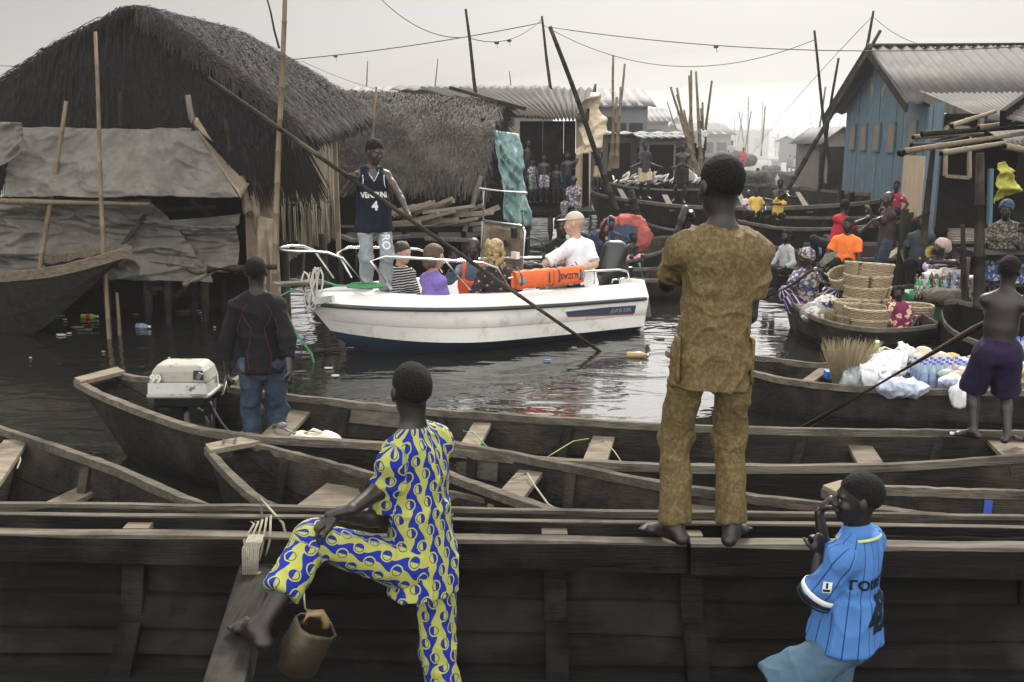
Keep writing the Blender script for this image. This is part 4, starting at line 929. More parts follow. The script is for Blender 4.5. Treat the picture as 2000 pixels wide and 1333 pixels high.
# ---- poles in the middle distance
BG = 'tall bamboo poles standing in the channel'
pl = [((1075, 52), (1205, 412), 20, .06, 'long dark pole leaning left to right before the cream sheet, the nearest one'),
      ((1058, 32), (1075, 175), 30, .05, 'slim pole above the ridge of the tin roofed house'), ((910, 18), (930, 190), 24, .045, 'dark pole standing straight above the smaller thatched hut'),
      ((735, 170), (722, 330), 17.4, .03, 'thin bamboo against the left of the smaller thatch'), ((1198, 108), (1196, 330), 31, .05, 'tallest pole of the cluster right of the cream sheet'),
      ((1220, 125), (1200, 330), 31, .05, 'second tallest pole of the cluster right of the cream sheet'), ((1205, 190), (1190, 335), 31.5, .06, 'leaning middle pole of the cluster right of the cream sheet'),
      ((1212, 170), (1206, 330), 32, .05, 'short pole of the cluster right of the cream sheet'), ((1590, 60), (1624, 370), 27, .05, 'tall pole just left of the blue house roof, leaning left'),
      ((1637, 114), (1598, 375), 27.5, .05, 'tall pole leaning right toward the blue house'), ((1706, 22), (1690, 110), 29, .05, 'pole sticking up behind the peak of the blue house'),
      ((1665, 208), (1655, 260), 33, .03, 'little stick at the left corner of the blue house'), ((1232, 372), (1245, 430), 21, .10, 'sawn bamboo stump standing beside the bundle of the paddling boy'),
      ((1612, 170), (1580, 380), 40, .05, 'faint pole behind the awning posts'), ((1462, 190), (1460, 300), 70, .06, 'lone faint pole with a fitting at its top in the haze'), ((1490, 200), (1486, 300), 75, .05, 'faint bent pole right of the lone one in the haze'),
      ((855, 115), (850, 170), 40, .03, 'thin stick with a rag on the far tin roof'), ((718, 120), (716, 170), 40, .03, 'thin stick with a scrap near the big thatch'), ((995, 140), (998, 170), 45, .03, 'tiny stick on the far tin roof'), ((1303, 200), (1322, 258), 46, .04, 'thin tilted stick left of the pole bundle')]
for a, b, Y, rr, lb in pl:
    pole(lb, a, b, Y, rr, BAMB_D if rr >= .045 and Y < 31 else BAMB, group=BG if 'cluster' in lb else None, zb=1, crook=.006)
bund = [((1310, 170), (1362, 340)), ((1322, 172), (1352, 330)), ((1322, 185), (1366, 345)), ((1350, 138), (1349, 330)), ((1346, 148), (1352, 330)), ((1359, 140), (1369, 335)), ((1360, 160), (1372, 335)), ((1347, 180), (1357, 330)), ((1372, 200), (1374, 335)), ((1390, 158), (1368, 335)), ((1336, 215), (1360, 335)), ((1369, 212), (1375, 330))]
for i, (a, b) in enumerate(bund): pole('pole in the fanned bundle standing in the boat loaded with white goods', a, b, 30+.12*i, .05, BAMB, group='fanned bundle of bamboo poles', zb=1, crook=.004)
o = bamboo([D(1530, 385, 24.5), D(1720, 60, 25.5)], .065, node=.5, crook=.004).build('punting_pole', BAMB_D, smooth=True); tag(o, 'long punting pole slanting up across the blue house', 'pole')
for i in range(16):
    px = 1595+ (i*37 % 60)+i*.5; pb = 372+(i*13 % 30)
    pole('%s stick in the stakes by the blue house, %s' % (('thin', 'short', 'dark', 'pale')[i % 4], ('front', 'rear', 'nearest the house', 'nearest the channel')[i//4]), (px+2, pb-random.uniform(30, 75)), (px, pb), None, random.uniform(.04, .08), W_POST if i % 2 else W_GREY, 'stake', 'stake', node=9, group='stakes left of the blue house')
# faint poles far down the channel
rp_ = random.Random(21)
for i in range(16):
    px = rp_.uniform(1270, 1640); Y_ = rp_.uniform(55, 110); pole('one of the faint thin poles far down the hazy channel', (px+rp_.uniform(-14, 14), rp_.uniform(190, 265)), (px, 305), Y_, .055, W_POST, group='faint poles far down the channel', zb=1, crook=.008, node=9)
house('tiny pale house low at the very end of the channel', 1395, 1440, 308, 268, 258, 105, 6, HM[3], TIN_D, 'x', openings=1)
house('hazy shed on the right bank before the hipped hall', 1570, 1612, 322, 278, 266, 62, 6, HM[1], TIN_D, 'x', openings=1)
# wires
WIRE = mat('wire', (.03, .03, .03), .6)
for (a, b, sag, Y1, Y2, rr, lb) in (((-20, 128), (1062, 44), .5, 30, 30, .014, 'overhead wire running from behind the big thatch up to the slim pole'), ((1062, 50), (1592, 78), .9, 30, 27, .010, 'slack overhead wire between the slim pole and the pole by the blue house'),
      ((1075, 54), (2100, 84), .35, 26, 24, .012, 'long straight overhead wire crossing above the blue house'), ((740, -5), (900, 74), .25, 26, 26, .011, 'wire dropping from the upper left to the dark pole'),
      ((915, 74), (1058, 38), .3, 24, 30, .013, 'wire with torn scraps between the dark pole and the slim pole'), ((1706, 34), (1800, 88), .1, 29, 27, .009, 'short wire from the blue house pole down to its ridge'), ((1706, 30), (1470, 300), -.2, 29, 60, .010, 'faint wire falling from the blue house pole into the haze'), ((590, 120), (830, 190), .2, 30, 36, .009, 'thin wire passing behind the big thatch')):
    wp = arc(D(a[0], a[1], Y1), D(b[0], b[1], Y2), sag, 24)
    o = MB().tube(wp, rr, 5).build('wire', WIRE, smooth=True); tag(o, lb, 'wire')
    for key, k, rl in (('torn scraps', 12, 'torn scrap caught on the wire beside the slim pole'), ('torn scraps', 8, 'smaller scrap hanging left of the torn one'), ('long straight', 8, 'knot of rag in the middle of the long wire'), ('behind the big thatch up', 15, 'scrap dangling from the wire above the thatches')):
        if key in lb: tag(MB().ball(wp[k]-V((0, 0, .03)), (.07, .02, .04), 7, 5).beam(wp[k], wp[k]+V((.03, 0, -.16)), .025, .01).build('rag', WIRE), rl, 'rag')
# ---------------- wooden canoes, lofted between their two rails
def resample(pts, n):
    pts = [V(p) for p in pts]; seg = [(pts[i+1]-pts[i]).length for i in range(len(pts)-1)]; T = sum(seg); out = []
    # smooth through the points (Catmull-Rom), evenly spaced
    cum = [0]
    for s_ in seg: cum.append(cum[-1]+s_)
    for k in range(n+1):
        x = T*k/n; i = max(j for j in range(len(pts)-1) if cum[j] <= x+1e-9); t = (x-cum[i])/max(seg[i], 1e-9)
        p0 = pts[max(i-1, 0)]; p1 = pts[i]; p2 = pts[i+1]; p3 = pts[min(i+2, len(pts)-1)]
        out.append(.5*((2*p1)+(p2-p0)*t+(2*p0-5*p1+4*p2-p3)*t*t+(3*p1-p0-3*p2+p3)*t**3))
    return out
def canoe(name, label, near, far, floor=-.05, keel=-.15, bw=.62, seats=(), plates=(), group=None, hull=None, rail=None, seatm=None, rw=.055, rh=.05, n=40,
          rake=(.9, .9), ribs=6, ends=(True, True), cat='canoe', strakes=1, seatlist=None, inner=None):
    # near / far: rails from left end to right end as world points
    A = resample(near, n); B_ = resample(far, n); hull = hull or W_HULL; rail = rail or W_RAIL; seatm = seatm or W_SEAT
    c0 = (A[n//2]+B_[n//2])/2; r = thing(name, label, cat, (c0.x, c0.y, 0), group)
    L = sum(((A[i+1]+B_[i+1])/2-(A[i]+B_[i])/2).length for i in range(n))
    def zk(i, z):
        t = i/n*L; e0 = max(0, 1-t/rake[0]) if ends[0] else 0; e1 = max(0, 1-(L-t)/rake[1]) if ends[1] else 0
        top = min(A[i].z, B_[i].z)-.07; e = max(e0, e1); e = e*e*(3-2*e) if e < 1 else 1
        return z+(top-z)*e**1.2
    mb = MB(); th = .028
    out = []; inn = []
    for i in range(n+1):
        c = (A[i]+B_[i])/2; h = (B_[i]-A[i])/2; hx = V((h.x, h.y, 0)); hl = max(hx.length, 1e-3); hn = hx/hl
        z0 = zk(i, keel); z1 = max(zk(i, floor), z0+.03); k = bw
        row = [A[i], V((c.x, c.y, 0))-hx*(k+(1-k)*.55)+V((0, 0, z0+(A[i].z-z0)*.42)), V((c.x, c.y, z0+.02))-hx*k*.9, V((c.x, c.y, z0))+hx*0, V((c.x, c.y, z0+.02))+hx*k*.9, V((c.x, c.y, 0))+hx*(k+(1-k)*.55)+V((0, 0, z0+(B_[i].z-z0)*.42)), B_[i]]
        t2 = min(th, hl*.4)
        zi = min(z1, A[i].z-.02); zj = min(z1, B_[i].z-.02)
        rin = [A[i]+hn*t2, V((c.x, c.y, 0))-hx*(k+(1-k)*.55)+hn*t2+V((0, 0, z0+(A[i].z-z0)*.42)), V((c.x, c.y, zi))-hx*k*.88+hn*t2*.3, V((c.x, c.y, min(zi, zj))), V((c.x, c.y, zj))+hx*k*.88-hn*t2*.3, V((c.x, c.y, 0))+hx*(k+(1-k)*.55)-hn*t2+V((0, 0, z0+(B_[i].z-z0)*.42)), B_[i]-hn*t2]
        for q in (1, 5):
            if rin[q].z < zi: rin[q].z = zi
        out.append(row); inn.append(rin)
    b0 = 0; m = 14
    for i in range(n+1): mb.v += out[i]+inn[i][::-1]
    for i in range(n):
        for k in range(m):
            k2 = (k+1) % m; mb.f.append((i*m+k, i*m+k2, (i+1)*m+k2, (i+1)*m+k))
    mb.f.append(tuple(reversed(range(m)))); mb.f.append(tuple(n*m+k for k in range(m)))
    mb.build('hull', hull, r)
    for k, rl in enumerate((A, B_)):
        g = MB(); sg = 1 if k == 0 else -1; base = len(g.v)
        for i, p in enumerate(rl):
            hx = (B_[i]-A[i]); hx.z = 0
            hn = hx.normalized() if hx.length > 1e-3 else V((0, 1, 0)); w_ = rw*(.8+.25*random.random()); zz = random.uniform(-.004, .004)
            o = p-hn*sg*.012
            g.v += [o+V((0, 0, -rh*.5)), o+V((0, 0, rh*.45+zz)), o+hn*sg*w_+V((0, 0, rh*.5+zz)), o+hn*sg*w_+V((0, 0, -rh*.5))]
        for i in range(n):
            for q in range(4): g.f.append((i*4+q, i*4+(q+1) % 4, i*4+4+(q+1) % 4, i*4+4+q))
        g.f += [(3, 2, 1, 0), (n*4, n*4+1, n*4+2, n*4+3)]; g.build('gunwale', rail, r)
    if n >= 34:
        for rl, q_ in ((inn, 0), (inn, 6)):
            q2 = 1 if q_ == 0 else 5; mbs = MB(); mbs.tube([rl[i][q_].lerp(rl[i][q2], .62)+V((0, 0, .006*math.sin(i*.9))) for i in range(2, n-1)], .004, 4); mbs.build('plank_seam', DARK, r)
    def on_rail(rl, px):
        best = min(range(n), key=lambda i: abs(prj(rl[i])[0]+prj(rl[i+1])[0]-2*px)); x0, x1 = prj(rl[best])[0], prj(rl[best+1])[0]; t = (px-x0)/(x1-x0) if abs(x1-x0) > 1e-6 else 0
        return rl[best].lerp(rl[best+1], max(0, min(1, t)))
    def at_px(px):
        return min(range(n+1), key=lambda i: abs(prj((A[i]+B_[i])/2)[0]-px))
    for (px, w_, *rest) in seats:
        drop = rest[0] if rest else .05; dx = rest[1] if len(rest) > 1 else 8; a, b = on_rail(A, px-dx), on_rail(B_, px+dx); d = (b-a).normalized()
        MB().beam(a+d*.035-V((0, 0, drop)), b-d*.035-V((0, 0, drop)), w_, .032, w2=w_*random.uniform(.9, 1.08)).build('seat', seatm, r, bevel=.004)
    for (i0, i1) in plates:      # flat plate closing an end
        pts = [A[i]+V((0, 0, .012)) for i in range(i0, i1+1)]+[B_[i]+V((0, 0, .012)) for i in range(i1, i0-1, -1)]
        MB().prism(pts, (0, 0, .03)).build('end_plate', seatm, r)
    for k in range(ribs):
        i = int((k+.7)/(ribs+.4)*n); 
        for rl, sg in ((inn[i], 0), (inn[i], 1)):
            p, q = (rl[0], rl[1]) if sg == 0 else (rl[6], rl[5]); q2 = rl[2] if sg == 0 else rl[4]
            hx = (B_[i]-A[i]); hx.z = 0; hn = hx.normalized()*(1 if sg == 0 else -1)
            MB().beam(p+hn*.02-V((0, 0, .03)), q.lerp(q2, .7)+hn*.02, .06, .035, up=hn).build('rib', hull, r)
    return dict(root=r, A=A, B=B_, at=at_px, inn=inn)
W_GREY2H = wood('wood_patch', (.05, .045, .038), (.11, .10, .085), .85, raw=True)
def Gs(*a): return [G(*p) for p in a]
# long canoe with the outboard, right across the middle
BOAT_D = canoe('canoe', 'long dark canoe carrying the outboard motor, stretching across behind the gold suited man',
    Gs((146, 748, .50), (190, 772, .50), (290, 812, .47), (400, 845, .45), (560, 862, .45), (760, 873, .45), (1067, 903, .45), (1300, 915, .45), (1456, 917, .45), (1720, 914, .46), (2000, 896, .50), (2150, 884, .52)),
    Gs((230, 726, .50), (262, 738, .50), (400, 752, .47), (540, 772, .45), (700, 790, .45), (900, 808, .45), (1300, 833, .45), (1580, 842, .45), (1800, 845, .45), (2000, 847, .46), (2140, 848, .48), (2300, 848, .5)),
    floor=.0, keel=-.2, bw=.6, seats=((545, .20, .10, 42), (922, .14, .06, 22), (1165, .16, .10, 16), (1702, .17, .10, -22), (1990, .24, .06, -28)), rake=(1.1, 2.5), ribs=9, n=70, ends=(True, False), plates=((0, 2),))
# canoe with the thick rounded rail, its far side seen behind the patterned man
BOAT_E = canoe('canoe', 'canoe with three pale thwarts wedged between the motor canoe and the front boats',
    Gs((800, 905, .50), (890, 938, .50), (994, 976, .50), (1107, 1010, .46), (1300, 1026, .40), (1900, 1044, .38)),
    Gs((820, 858, .50), (880, 868, .48), (1080, 904, .46), (1300, 948, .45), (1600, 988, .45), (2050, 1040, .46)),
    floor=.0, keel=-.18, seats=((1008, .16, .08, 32), (1374, .17, .08, 9), (1716, .16, .08, -10)), rake=(.7, 1), ribs=5, n=44, ends=(True, False), rw=.06)
# canoe with the H on its end plate
BOAT_C = canoe('canoe', 'canoe whose pale pointed end plate carries a painted letter, left of the patterned man',
    Gs((402, 880, .52), (440, 925, .50), (500, 978, .48), (565, 1005, .42), (700, 1018, .38), (1000, 1026, .36)),
    Gs((470, 866, .52), (560, 886, .49), (753, 936, .46), (896, 970, .44), (1107, 1012, .38), (1300, 1024, .34)),
    floor=.02, keel=-.15, seats=((624, .28, .10, 58),), rake=(.5, 1), ribs=4, n=44, ends=(True, False), plates=((0, 3),), rw=.045)
LET = mat('paint_black', (.015, .014, .013), .8)
_p = (BOAT_C['A'][1]+BOAT_C['B'][2])/2
text_on(BOAT_C['root'], 'H', .11, (_p.x, _p.y, _p.z+.05), (1, .25, 0), (-.25, 1, 0), LET, off=.002, sx=1.3)
# left canoe
BOAT_F = canoe('canoe', 'empty dark canoe cut off by the left edge, with a rope on its front thwart',
    Gs((-420, 900, .5), (-200, 985, .5), (0, 1008, .42), (330, 1014, .40), (460, 1014, .38)),
    Gs((-160, 780, .55), (0, 838, .5), (200, 906, .5), (420, 998, .46), (500, 1010, .40)),
    floor=-.02, keel=-.18, seats=((-20, .15, .03, 55), (60, .17, .18, 118), (310, .17, .10, 38)), rake=(.8, .7), ribs=4, n=40, bw=.5)
# right canoe G
BOAT_G = canoe('canoe', 'weathered canoe with a blue painted stripe inside, beyond the boy in the blue shirt',
    Gs((1606, 962, .48), (1660, 985, .46), (1760, 1006, .45), (2000, 1032, .45), (2200, 1050, .45)),
    Gs((1640, 952, .48), (1720, 956, .46), (1900, 962, .45), (2050, 966, .45), (2240, 970, .46)),
    floor=.12, keel=-.15, bw=.75, seats=((1885, .12, .14),), rake=(.4, 1), ribs=2, n=30, ends=(True, False), plates=((0, 2),))
i = BOAT_G['at'](1915); q = BOAT_G['inn'][i]
MB().beam(q[6]-V((0, .012, .03)), q[5]-V((0, .02, -.01)), .045, .006, up=(0, -1, 0)).build('painted_stripe', mat('paint_stripe', (.03, .07, .35), .6), BOAT_G['root'])
def patch_board(bt, px, w_, h_, m, far=True, drop=.03):
    i = bt['at'](px); q = bt['inn'][i]; a, b = (q[6], q[5]) if far else (q[0], q[1]); rl = bt['B'] if far else bt['A']; d = (rl[min(i+1, len(rl)-1)]-rl[max(i-1, 0)]).normalized(); dn = (b-a).normalized(); nn = V((0, -.006, 0)) if far else V((0, .006, 0))
    p = a+dn*drop+nn; MB().prism([p-d*w_/2, p+d*w_/2, p+d*w_/2+dn*h_, p-d*w_/2+dn*h_], nn).build('patch_board', m, bt['root'])
patch_board(BOAT_E, 1262, .07, .17, mat('patch_tin', (.16, .16, .155), .6, (.28, .28, .27), 30)); patch_board(BOAT_D, 1330, .30, .17, W_HULL); patch_board(BOAT_D, 640, .50, .10, W_GREY2H); patch_board(BOAT_D, 1000, .12, .2, W_HULL); patch_board(BOAT_C, 640, .2, .12, W_HULL); patch_board(BOAT_E, 900, .35, .14, W_GREY2H)
# ---------------- the big boat we stand in: its far side
def big_boat():
    r = thing('big_boat', 'big dark plank boat in the foreground with ribs and a wide worn rail', 'boat', (0, 3.6, -.2))
    xs = [-4.2+.42*i for i in range(21)]
    def yr(x): return 4.37-.028*x+.0*x
    def line(x, dz): # rail height falls slightly to the right
        return .575-.0035*x+dz
    def strip(name, y0, z0, y1, z1, th, m, wav=.006, sd=0, x0=-4.2, x1=4.2):
        mb = MB(); n = 30; rnd = random.Random(sd+17)
        for i in range(n+1):
            x = x0+(x1-x0)*i/n; yy = yr(x); w1 = wav*math.sin(i*.7+sd)+rnd.uniform(-wav, wav)*.4; w2 = wav*math.sin(i*.5+sd*2)+rnd.uniform(-wav, wav)*.4; zz = line(x, 0)
            mb.v += [V((x, yy+y0, zz+z0+w1)), V((x, yy+y0-th, zz+z0+w1-.002)), V((x, yy+y1-th, zz+z1+w2)), V((x, yy+y1, zz+z1+w2))]
        for i in range(n):
            for q in range(4): mb.f.append((i*4+q, i*4+4+q, i*4+4+(q+1) % 4, i*4+(q+1) % 4))
        mb.f += [(0, 1, 2, 3), (n*4+3, n*4+2, n*4+1, n*4)]; mb.build(name, m, r)
    # top rail plank: broad worn board, split near the gold man's feet
    strip('gunwale', -.02, -.015, -.045, -.135, .045, W_BIG, .004, 1, -4.2, .80); strip('gunwale', -.015, -.018, -.05, -.14, .05, W_BIG, .004, 2, .82, 4.2)
    strip('rail_cap', .0, 0, .0, -.022, .065, W_RAIL, .003, 3, -4.2, .80); strip('rail_cap', .0, .002, .0, -.022, .07, W_RAIL, .003, 4, .82, 4.2)
    # far lip of the double rail
    strip('outer_rail', .10, .03, .10, -.12, .02, W_BIG, .004, 5); strip('outer_rail', .115, .037, .115, .02, .03, W_RAIL, .003, 6)
    # sides stepping inward
    strip('side_plank', .045, -.12, .0, -.30, .03, W_DARK, .003, 7)
    for k, (a, b, c, d) in enumerate(((-.02, -.30, -.10, -.42), (-.075, -.425, -.17, -.53), (-.14, -.535, -.26, -.66), (-.22, -.665, -.36, -.80), (-.33, -.80, -.6, -.86))):
        strip('side_plank', a, b, c, d, .045, W_BIG if k % 2 else W_DARK, .008, 10+k)
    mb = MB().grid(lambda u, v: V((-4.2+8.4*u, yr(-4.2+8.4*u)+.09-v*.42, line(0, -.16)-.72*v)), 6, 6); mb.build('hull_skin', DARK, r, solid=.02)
    MB().box((0, 2.6, -.33), (8.6, 3.4, .04)).build('floor', W_DARK, r)
    strip('stringer', .06, -.02, .05, -.05, .02, W_BIG, .003, 21, -4.2, -1.15); strip('stringer', .06, .0, .05, -.03, .02, W_BIG, .003, 22, 1.5, 2.6)
    for x in (-1.78, -.62 if False else .20, .83, 2.52, -3.4, 3.6):
        yy = yr(x); MB().beam((x, yy-.0, .57-.06), (x, yy-.10, .20), .10, .05, up=(0, -1, 0)).build('rib', W_BIG, r); MB().box((x, yy+.055, line(x, -.012)), (.12, .09, .03)).build('rib_head', W_SEAT, r)
        MB().beam((x+.005, yy-.14, .17), (x, yy-.6, -.32), .10, .05, up=(0, -1, 0)).build('rib', W_BIG, r)
    for x in (-1.2, 2.35, -2.9): MB().box((x, yr(x)-.015, .34), (.012, .05, .16)).build('plank_joint', DARK, r)
    # cross beam running down towards us
    a = G(498, 1092, .50); b = D(395, 1345, 2.9)
    MB().beam((a.x, a.y+.02, .41), (b.x, b.y, .41), .15, .12).build('cross_beam', W_GREY2, r, bevel=.008)
    mb = MB()
    for k in range(9):
        mb.tube([V((a.x-.03+k*.008, a.y+.04, .60)), V((a.x-.03+k*.009, a.y-.08, .585)), V((a.x-.03+k*.008, a.y-.10, .47)), V((a.x+.03+k*.006, a.y+.02, .46))], .004, 5)
    mb.build('rope_lashing', ROPE, r, True)
    return r
W_GREY2 = wood('wood_beam', (.035, .032, .028), (.085, .078, .068), .8, along='y', c3=(.12, .11, .095))
ROPE = mat('rope', (.22, .20, .15), .9, (.34, .31, .24), 40, bump=.6, bscale=90)
ROPE_G = mat('rope_green', (.03, .16, .07), .8, (.06, .24, .11), 40)
big_boat()
# dark bilge water lying in the near canoes
for bt_, f0, f1, z_ in ((BOAT_D, .14, .95, .035), (BOAT_E, .12, .9, .035), (BOAT_C, .25, .9, .05)):
    n_ = len(bt_['A'])-1; i0, i1 = int(n_*f0), int(n_*f1); pts = []
    for rl, rng in ((bt_['A'], range(i0, i1, 3)), (bt_['B'], range(i1, i0, -3))):
        for i in rng: c_ = (bt_['A'][i]+bt_['B'][i])/2; pts.append(V((c_.x, c_.y, z_))+V(((rl[i]-c_).x, (rl[i]-c_).y, 0))*.5)
    MB().prism(pts, (0, 0, .003)).build('bilge_water', mat('bilge', (.01, .009, .007), .06), bt_['root'])
# the second boat alongside: only its near rail and a slice of inside show
BOAT_B = canoe('canoe', 'narrow dark boat lying right alongside the foreground boat, mostly hidden by it',
    [V((x, 4.52-.028*x, .42)) for x in (-4.2, -2, 0, 2, 4.2)], [V((x, 4.80-.03*x, .52-.002*x)) for x in (-4.2, -2, 0, 2, 4.2)], floor=.1, keel=-.15, seats=(), ribs=0, n=30, ends=(False, False), rw=.04, rh=.04)
_a = G(500, 1040, .56); kn = MB()
for k in range(5): kn.tube([_a+V((.02*k-.04, .06, .03)), _a+V((.02*k, -.02, .05+.01*k)), _a+V((.03*k-.03, -.10, .0)), _a+V((.01*k, -.12, -.10-.02*k))], .006, 5)
kn.tube([_a+V((.02, .05, .03)), _a+V((.0, .12, .12)), _a+V((.12, .04, .03)), _a+V((.16, -.03, -.06))], .007, 6)
tag(kn.build('rope', ROPE, smooth=True), 'frayed rope tied round the rail above the cross beam of the foreground boat', 'rope')
# goods canoe
BOAT_H = canoe('canoe', 'loaded trading canoe with brooms, plastic bags and water packs',
    Gs((1300, 690, .38), (1380, 714, .36), (1462, 728, .35), (1538, 746, .34), (1700, 762, .33), (2000, 768, .34), (2200, 760, .35)),
    Gs((1330, 672, .38), (1400, 686, .36), (1462, 697, .35), (1614, 714, .34), (1750, 706, .33), (2000, 700, .34), (2240, 696, .35)),
    floor=.05, keel=-.12, seats=((1590, .1, .03, 25),), rake=(1.2, 1), ribs=5, n=44, ends=(True, False), rw=.05, bw=.8)
# basket canoe
BOAT_I = canoe('canoe', 'small canoe carrying stacked wicker baskets',
    Gs((1530, 572, .42), (1560, 605, .36), (1620, 632, .33), (1700, 645, .32), (1770, 644, .34), (1828, 637, .38)),
    Gs((1550, 560, .42), (1600, 580, .36), (1660, 592, .33), (1730, 600, .32), (1790, 612, .34), (1832, 634, .38)),
    floor=.03, keel=-.12, ribs=4, n=36, rake=(.5, .9), rw=.045, bw=.7)
# dark boat behind it with a high rounded bow
BOAT_J = canoe('canoe', 'black canoe with a high rounded prow beside the basket canoe',
    Gs((1838, 610, .52), (1850, 640, .50), (1900, 668, .42), (2000, 690, .40), (2200, 700, .40)),
    Gs((1845, 592, .55), (1872, 590, .52), (1920, 600, .45), (2040, 622, .40), (2200, 640, .40)),
    floor=.05, keel=-.12, ribs=3, n=30, rake=(.35, 1), ends=(True, False), rw=.05, bw=.85, hull=W_DARK)
BOAT_J2 = canoe('canoe', 'canoe piled with drink bottles in front of the woman in lavender',
    Gs((1700, 580, .36), (1760, 592, .34), (1850, 598, .33), (1960, 598, .34), (2060, 592, .35)), Gs((1715, 566, .36), (1770, 560, .34), (1850, 556, .33), (1960, 556, .34), (2060, 560, .35)),
    floor=.05, keel=-.12, ribs=3, n=30, rake=(.5, 1), ends=(True, False), hull=W_DARK, bw=.8)
# canoes behind
BOAT_O = canoe('canoe', 'canoe in which the orange shirted man sits beside a pack of water bottles',
    Gs((1560, 488, .36), (1620, 500, .33), (1700, 507, .32), (1800, 504, .33), (1880, 494, .36)), Gs((1570, 476, .36), (1640, 478, .33), (1720, 480, .32), (1800, 480, .33), (1880, 484, .36)),
    floor=.02, keel=-.1, seats=((1740, .14, .05, 20),), ribs=3, n=30, rake=(.8, .6))
BOAT_N = canoe('canoe', 'small canoe with the boy in a pale grey shirt, right of the gold suited man',
    Gs((1440, 478, .34), (1480, 510, .32), (1530, 532, .30), (1600, 530, .31), (1650, 516, .36)), Gs((1450, 470, .34), (1500, 480, .32), (1560, 492, .30), (1620, 502, .31), (1655, 512, .36)), floor=.02, keel=-.1, ribs=2, n=26, rake=(.6, .6))
BOAT_L = canoe('canoe', 'canoe of the boy gripping a blue paddle, behind the white motorboat',
    Gs((1120, 470, .34), (1160, 500, .34), (1215, 512, .34), (1270, 500, .36), (1340, 474, .40), (1400, 452, .46)), Gs((1125, 452, .34), (1170, 466, .34), (1230, 468, .34), (1290, 464, .36), (1345, 458, .40), (1402, 446, .46)),
    floor=.02, keel=-.1, seats=((1210, .15, .05),), ribs=3, n=34, rake=(.5, 1.2))
BOAT_L2 = canoe('canoe', 'empty slim canoe with a painted green inside, behind the stern of the motorboat',
    Gs((1190, 534, .36), (1250, 548, .33), (1330, 545, .33), (1400, 530, .38)), Gs((1200, 524, .36), (1260, 526, .33), (1330, 520, .33), (1400, 522, .38)), floor=.1, keel=-.1, ribs=2, n=24, rake=(.5, .5), hull=W_HULL)
BOAT_M = canoe('canoe', 'low canoe splashing just left of the gold suited man\'s raised hand',
    Gs((1248, 430, .30), (1290, 446, .28), (1350, 452, .28), (1420, 446, .32)), Gs((1250, 426, .30), (1300, 432, .28), (1360, 434, .28), (1425, 438, .32)), floor=.02, keel=-.1, ribs=0, n=20, rake=(.5, .5))
BOAT_K = canoe('cargo_boat', 'large dark cargo boat crossing the channel with boys standing on its rail',
    Gs((1148, 372, .95), (1180, 384, .85), (1260, 396, .78), (1350, 405, .76), (1480, 408, .78), (1600, 404, .82), (1700, 396, .9), (1790, 380, 1.0)),
    Gs((1150, 352, .95), (1190, 350, .85), (1270, 350, .78), (1360, 356, .76), (1480, 362, .78), (1600, 372, .82), (1700, 380, .9), (1790, 374, 1.0)),
    floor=.1, keel=-.1, seats=((1215, .16, .12, -12), (1300, .16, .12, -14), (1450, .15, .12, -12), (1570, .15, .12, -12)), ribs=6, n=44, rake=(1.5, 1.5), hull=W_HULL, seatm=W_GREY, rw=.10, rh=.08, bw=.85, cat='boat')
BOAT_K2 = canoe('cargo_boat', 'second dark cargo boat lying in front of the first, behind the red shirted man',
    Gs((1440, 432, .60), (1520, 446, .60), (1620, 448, .60), (1720, 440, .66), (1800, 425, .75)), Gs((1440, 418, .60), (1520, 424, .60), (1620, 426, .60), (1720, 424, .66), (1800, 415, .75)),
    floor=.1, keel=-.1, ribs=3, n=30, rake=(.6, 1), hull=W_BIG, rw=.08, rh=.06, bw=.85, cat='boat')
BOAT_R = canoe('canoe', 'canoe the standing man in jeans works from, near the thick mooring post',
    Gs((1620, 470, .34), (1700, 476, .33), (1800, 472, .34), (1880, 462, .38)), Gs((1630, 456, .34), (1700, 460, .33), (1800, 458, .34), (1880, 456, .38)), floor=.02, keel=-.1, ribs=2, n=24, rake=(.6, .6))
BOAT_P = canoe('canoe', 'canoe with a high raised prow pointing right under the grey tarpaulin, far left',
    Gs((-360, 570, .50), (-150, 552, .55), (0, 542, .72), (120, 528, .86), (258, 490, 1.12)), Gs((-300, 520, .5), (-150, 515, .60), (0, 512, .76), (120, 505, .90), (250, 486, 1.12)),
    floor=.1, keel=-.1, ribs=0, n=34, rake=(1, 2.6), ends=(False, True), bw=.7, rw=.05, rh=.12, hull=wood('wood_prow', (.022, .019, .015), (.065, .054, .042), .75, c3=(.03, .042, .036)), rail=wood('wood_prow_rail', (.06, .048, .035), (.15, .12, .09), .8))
# channel boats in the haze
far = [(1440, 338, 1486, 352, 'small canoe of the lone paddler in the hazy channel'), (1440, 318, 1500, 340, 'hazy boat heaped with bundles beneath the seated figure'), (1490, 326, 1522, 338, 'hazy passenger boat coming up the middle of the channel'),
       (1516, 330, 1560, 342, 'low hazy boat right of the passenger boat'), (1530, 338, 1620, 348, 'long low canoe crossing toward the awning posts'), (1505, 312, 1530, 318, 'tiny boat under the standing far poler'), (1545, 318, 1590, 326, 'tiny crowded boat at the right bank of the channel')]
FARB = []
for (x0, y0, x1, y1, lb) in far:
    ym = (y0+y1)/2; zz = .45
    FARB.append(canoe('canoe', lb, Gs((x0, ym-3, zz+.1), (x0*.7+x1*.3, y1-2, zz), (x0*.3+x1*.7, y1-2, zz), (x1, ym-2, zz+.1)), Gs((x0+1, ym-4, zz+.1), (x0*.7+x1*.3, y1-6, zz), (x0*.3+x1*.7, y1-6, zz), (x1-1, ym-3, zz+.1)), floor=.1, keel=-.1, ribs=0, n=14, rake=(1.5, 1.5), hull=W_DARK, rw=.08))
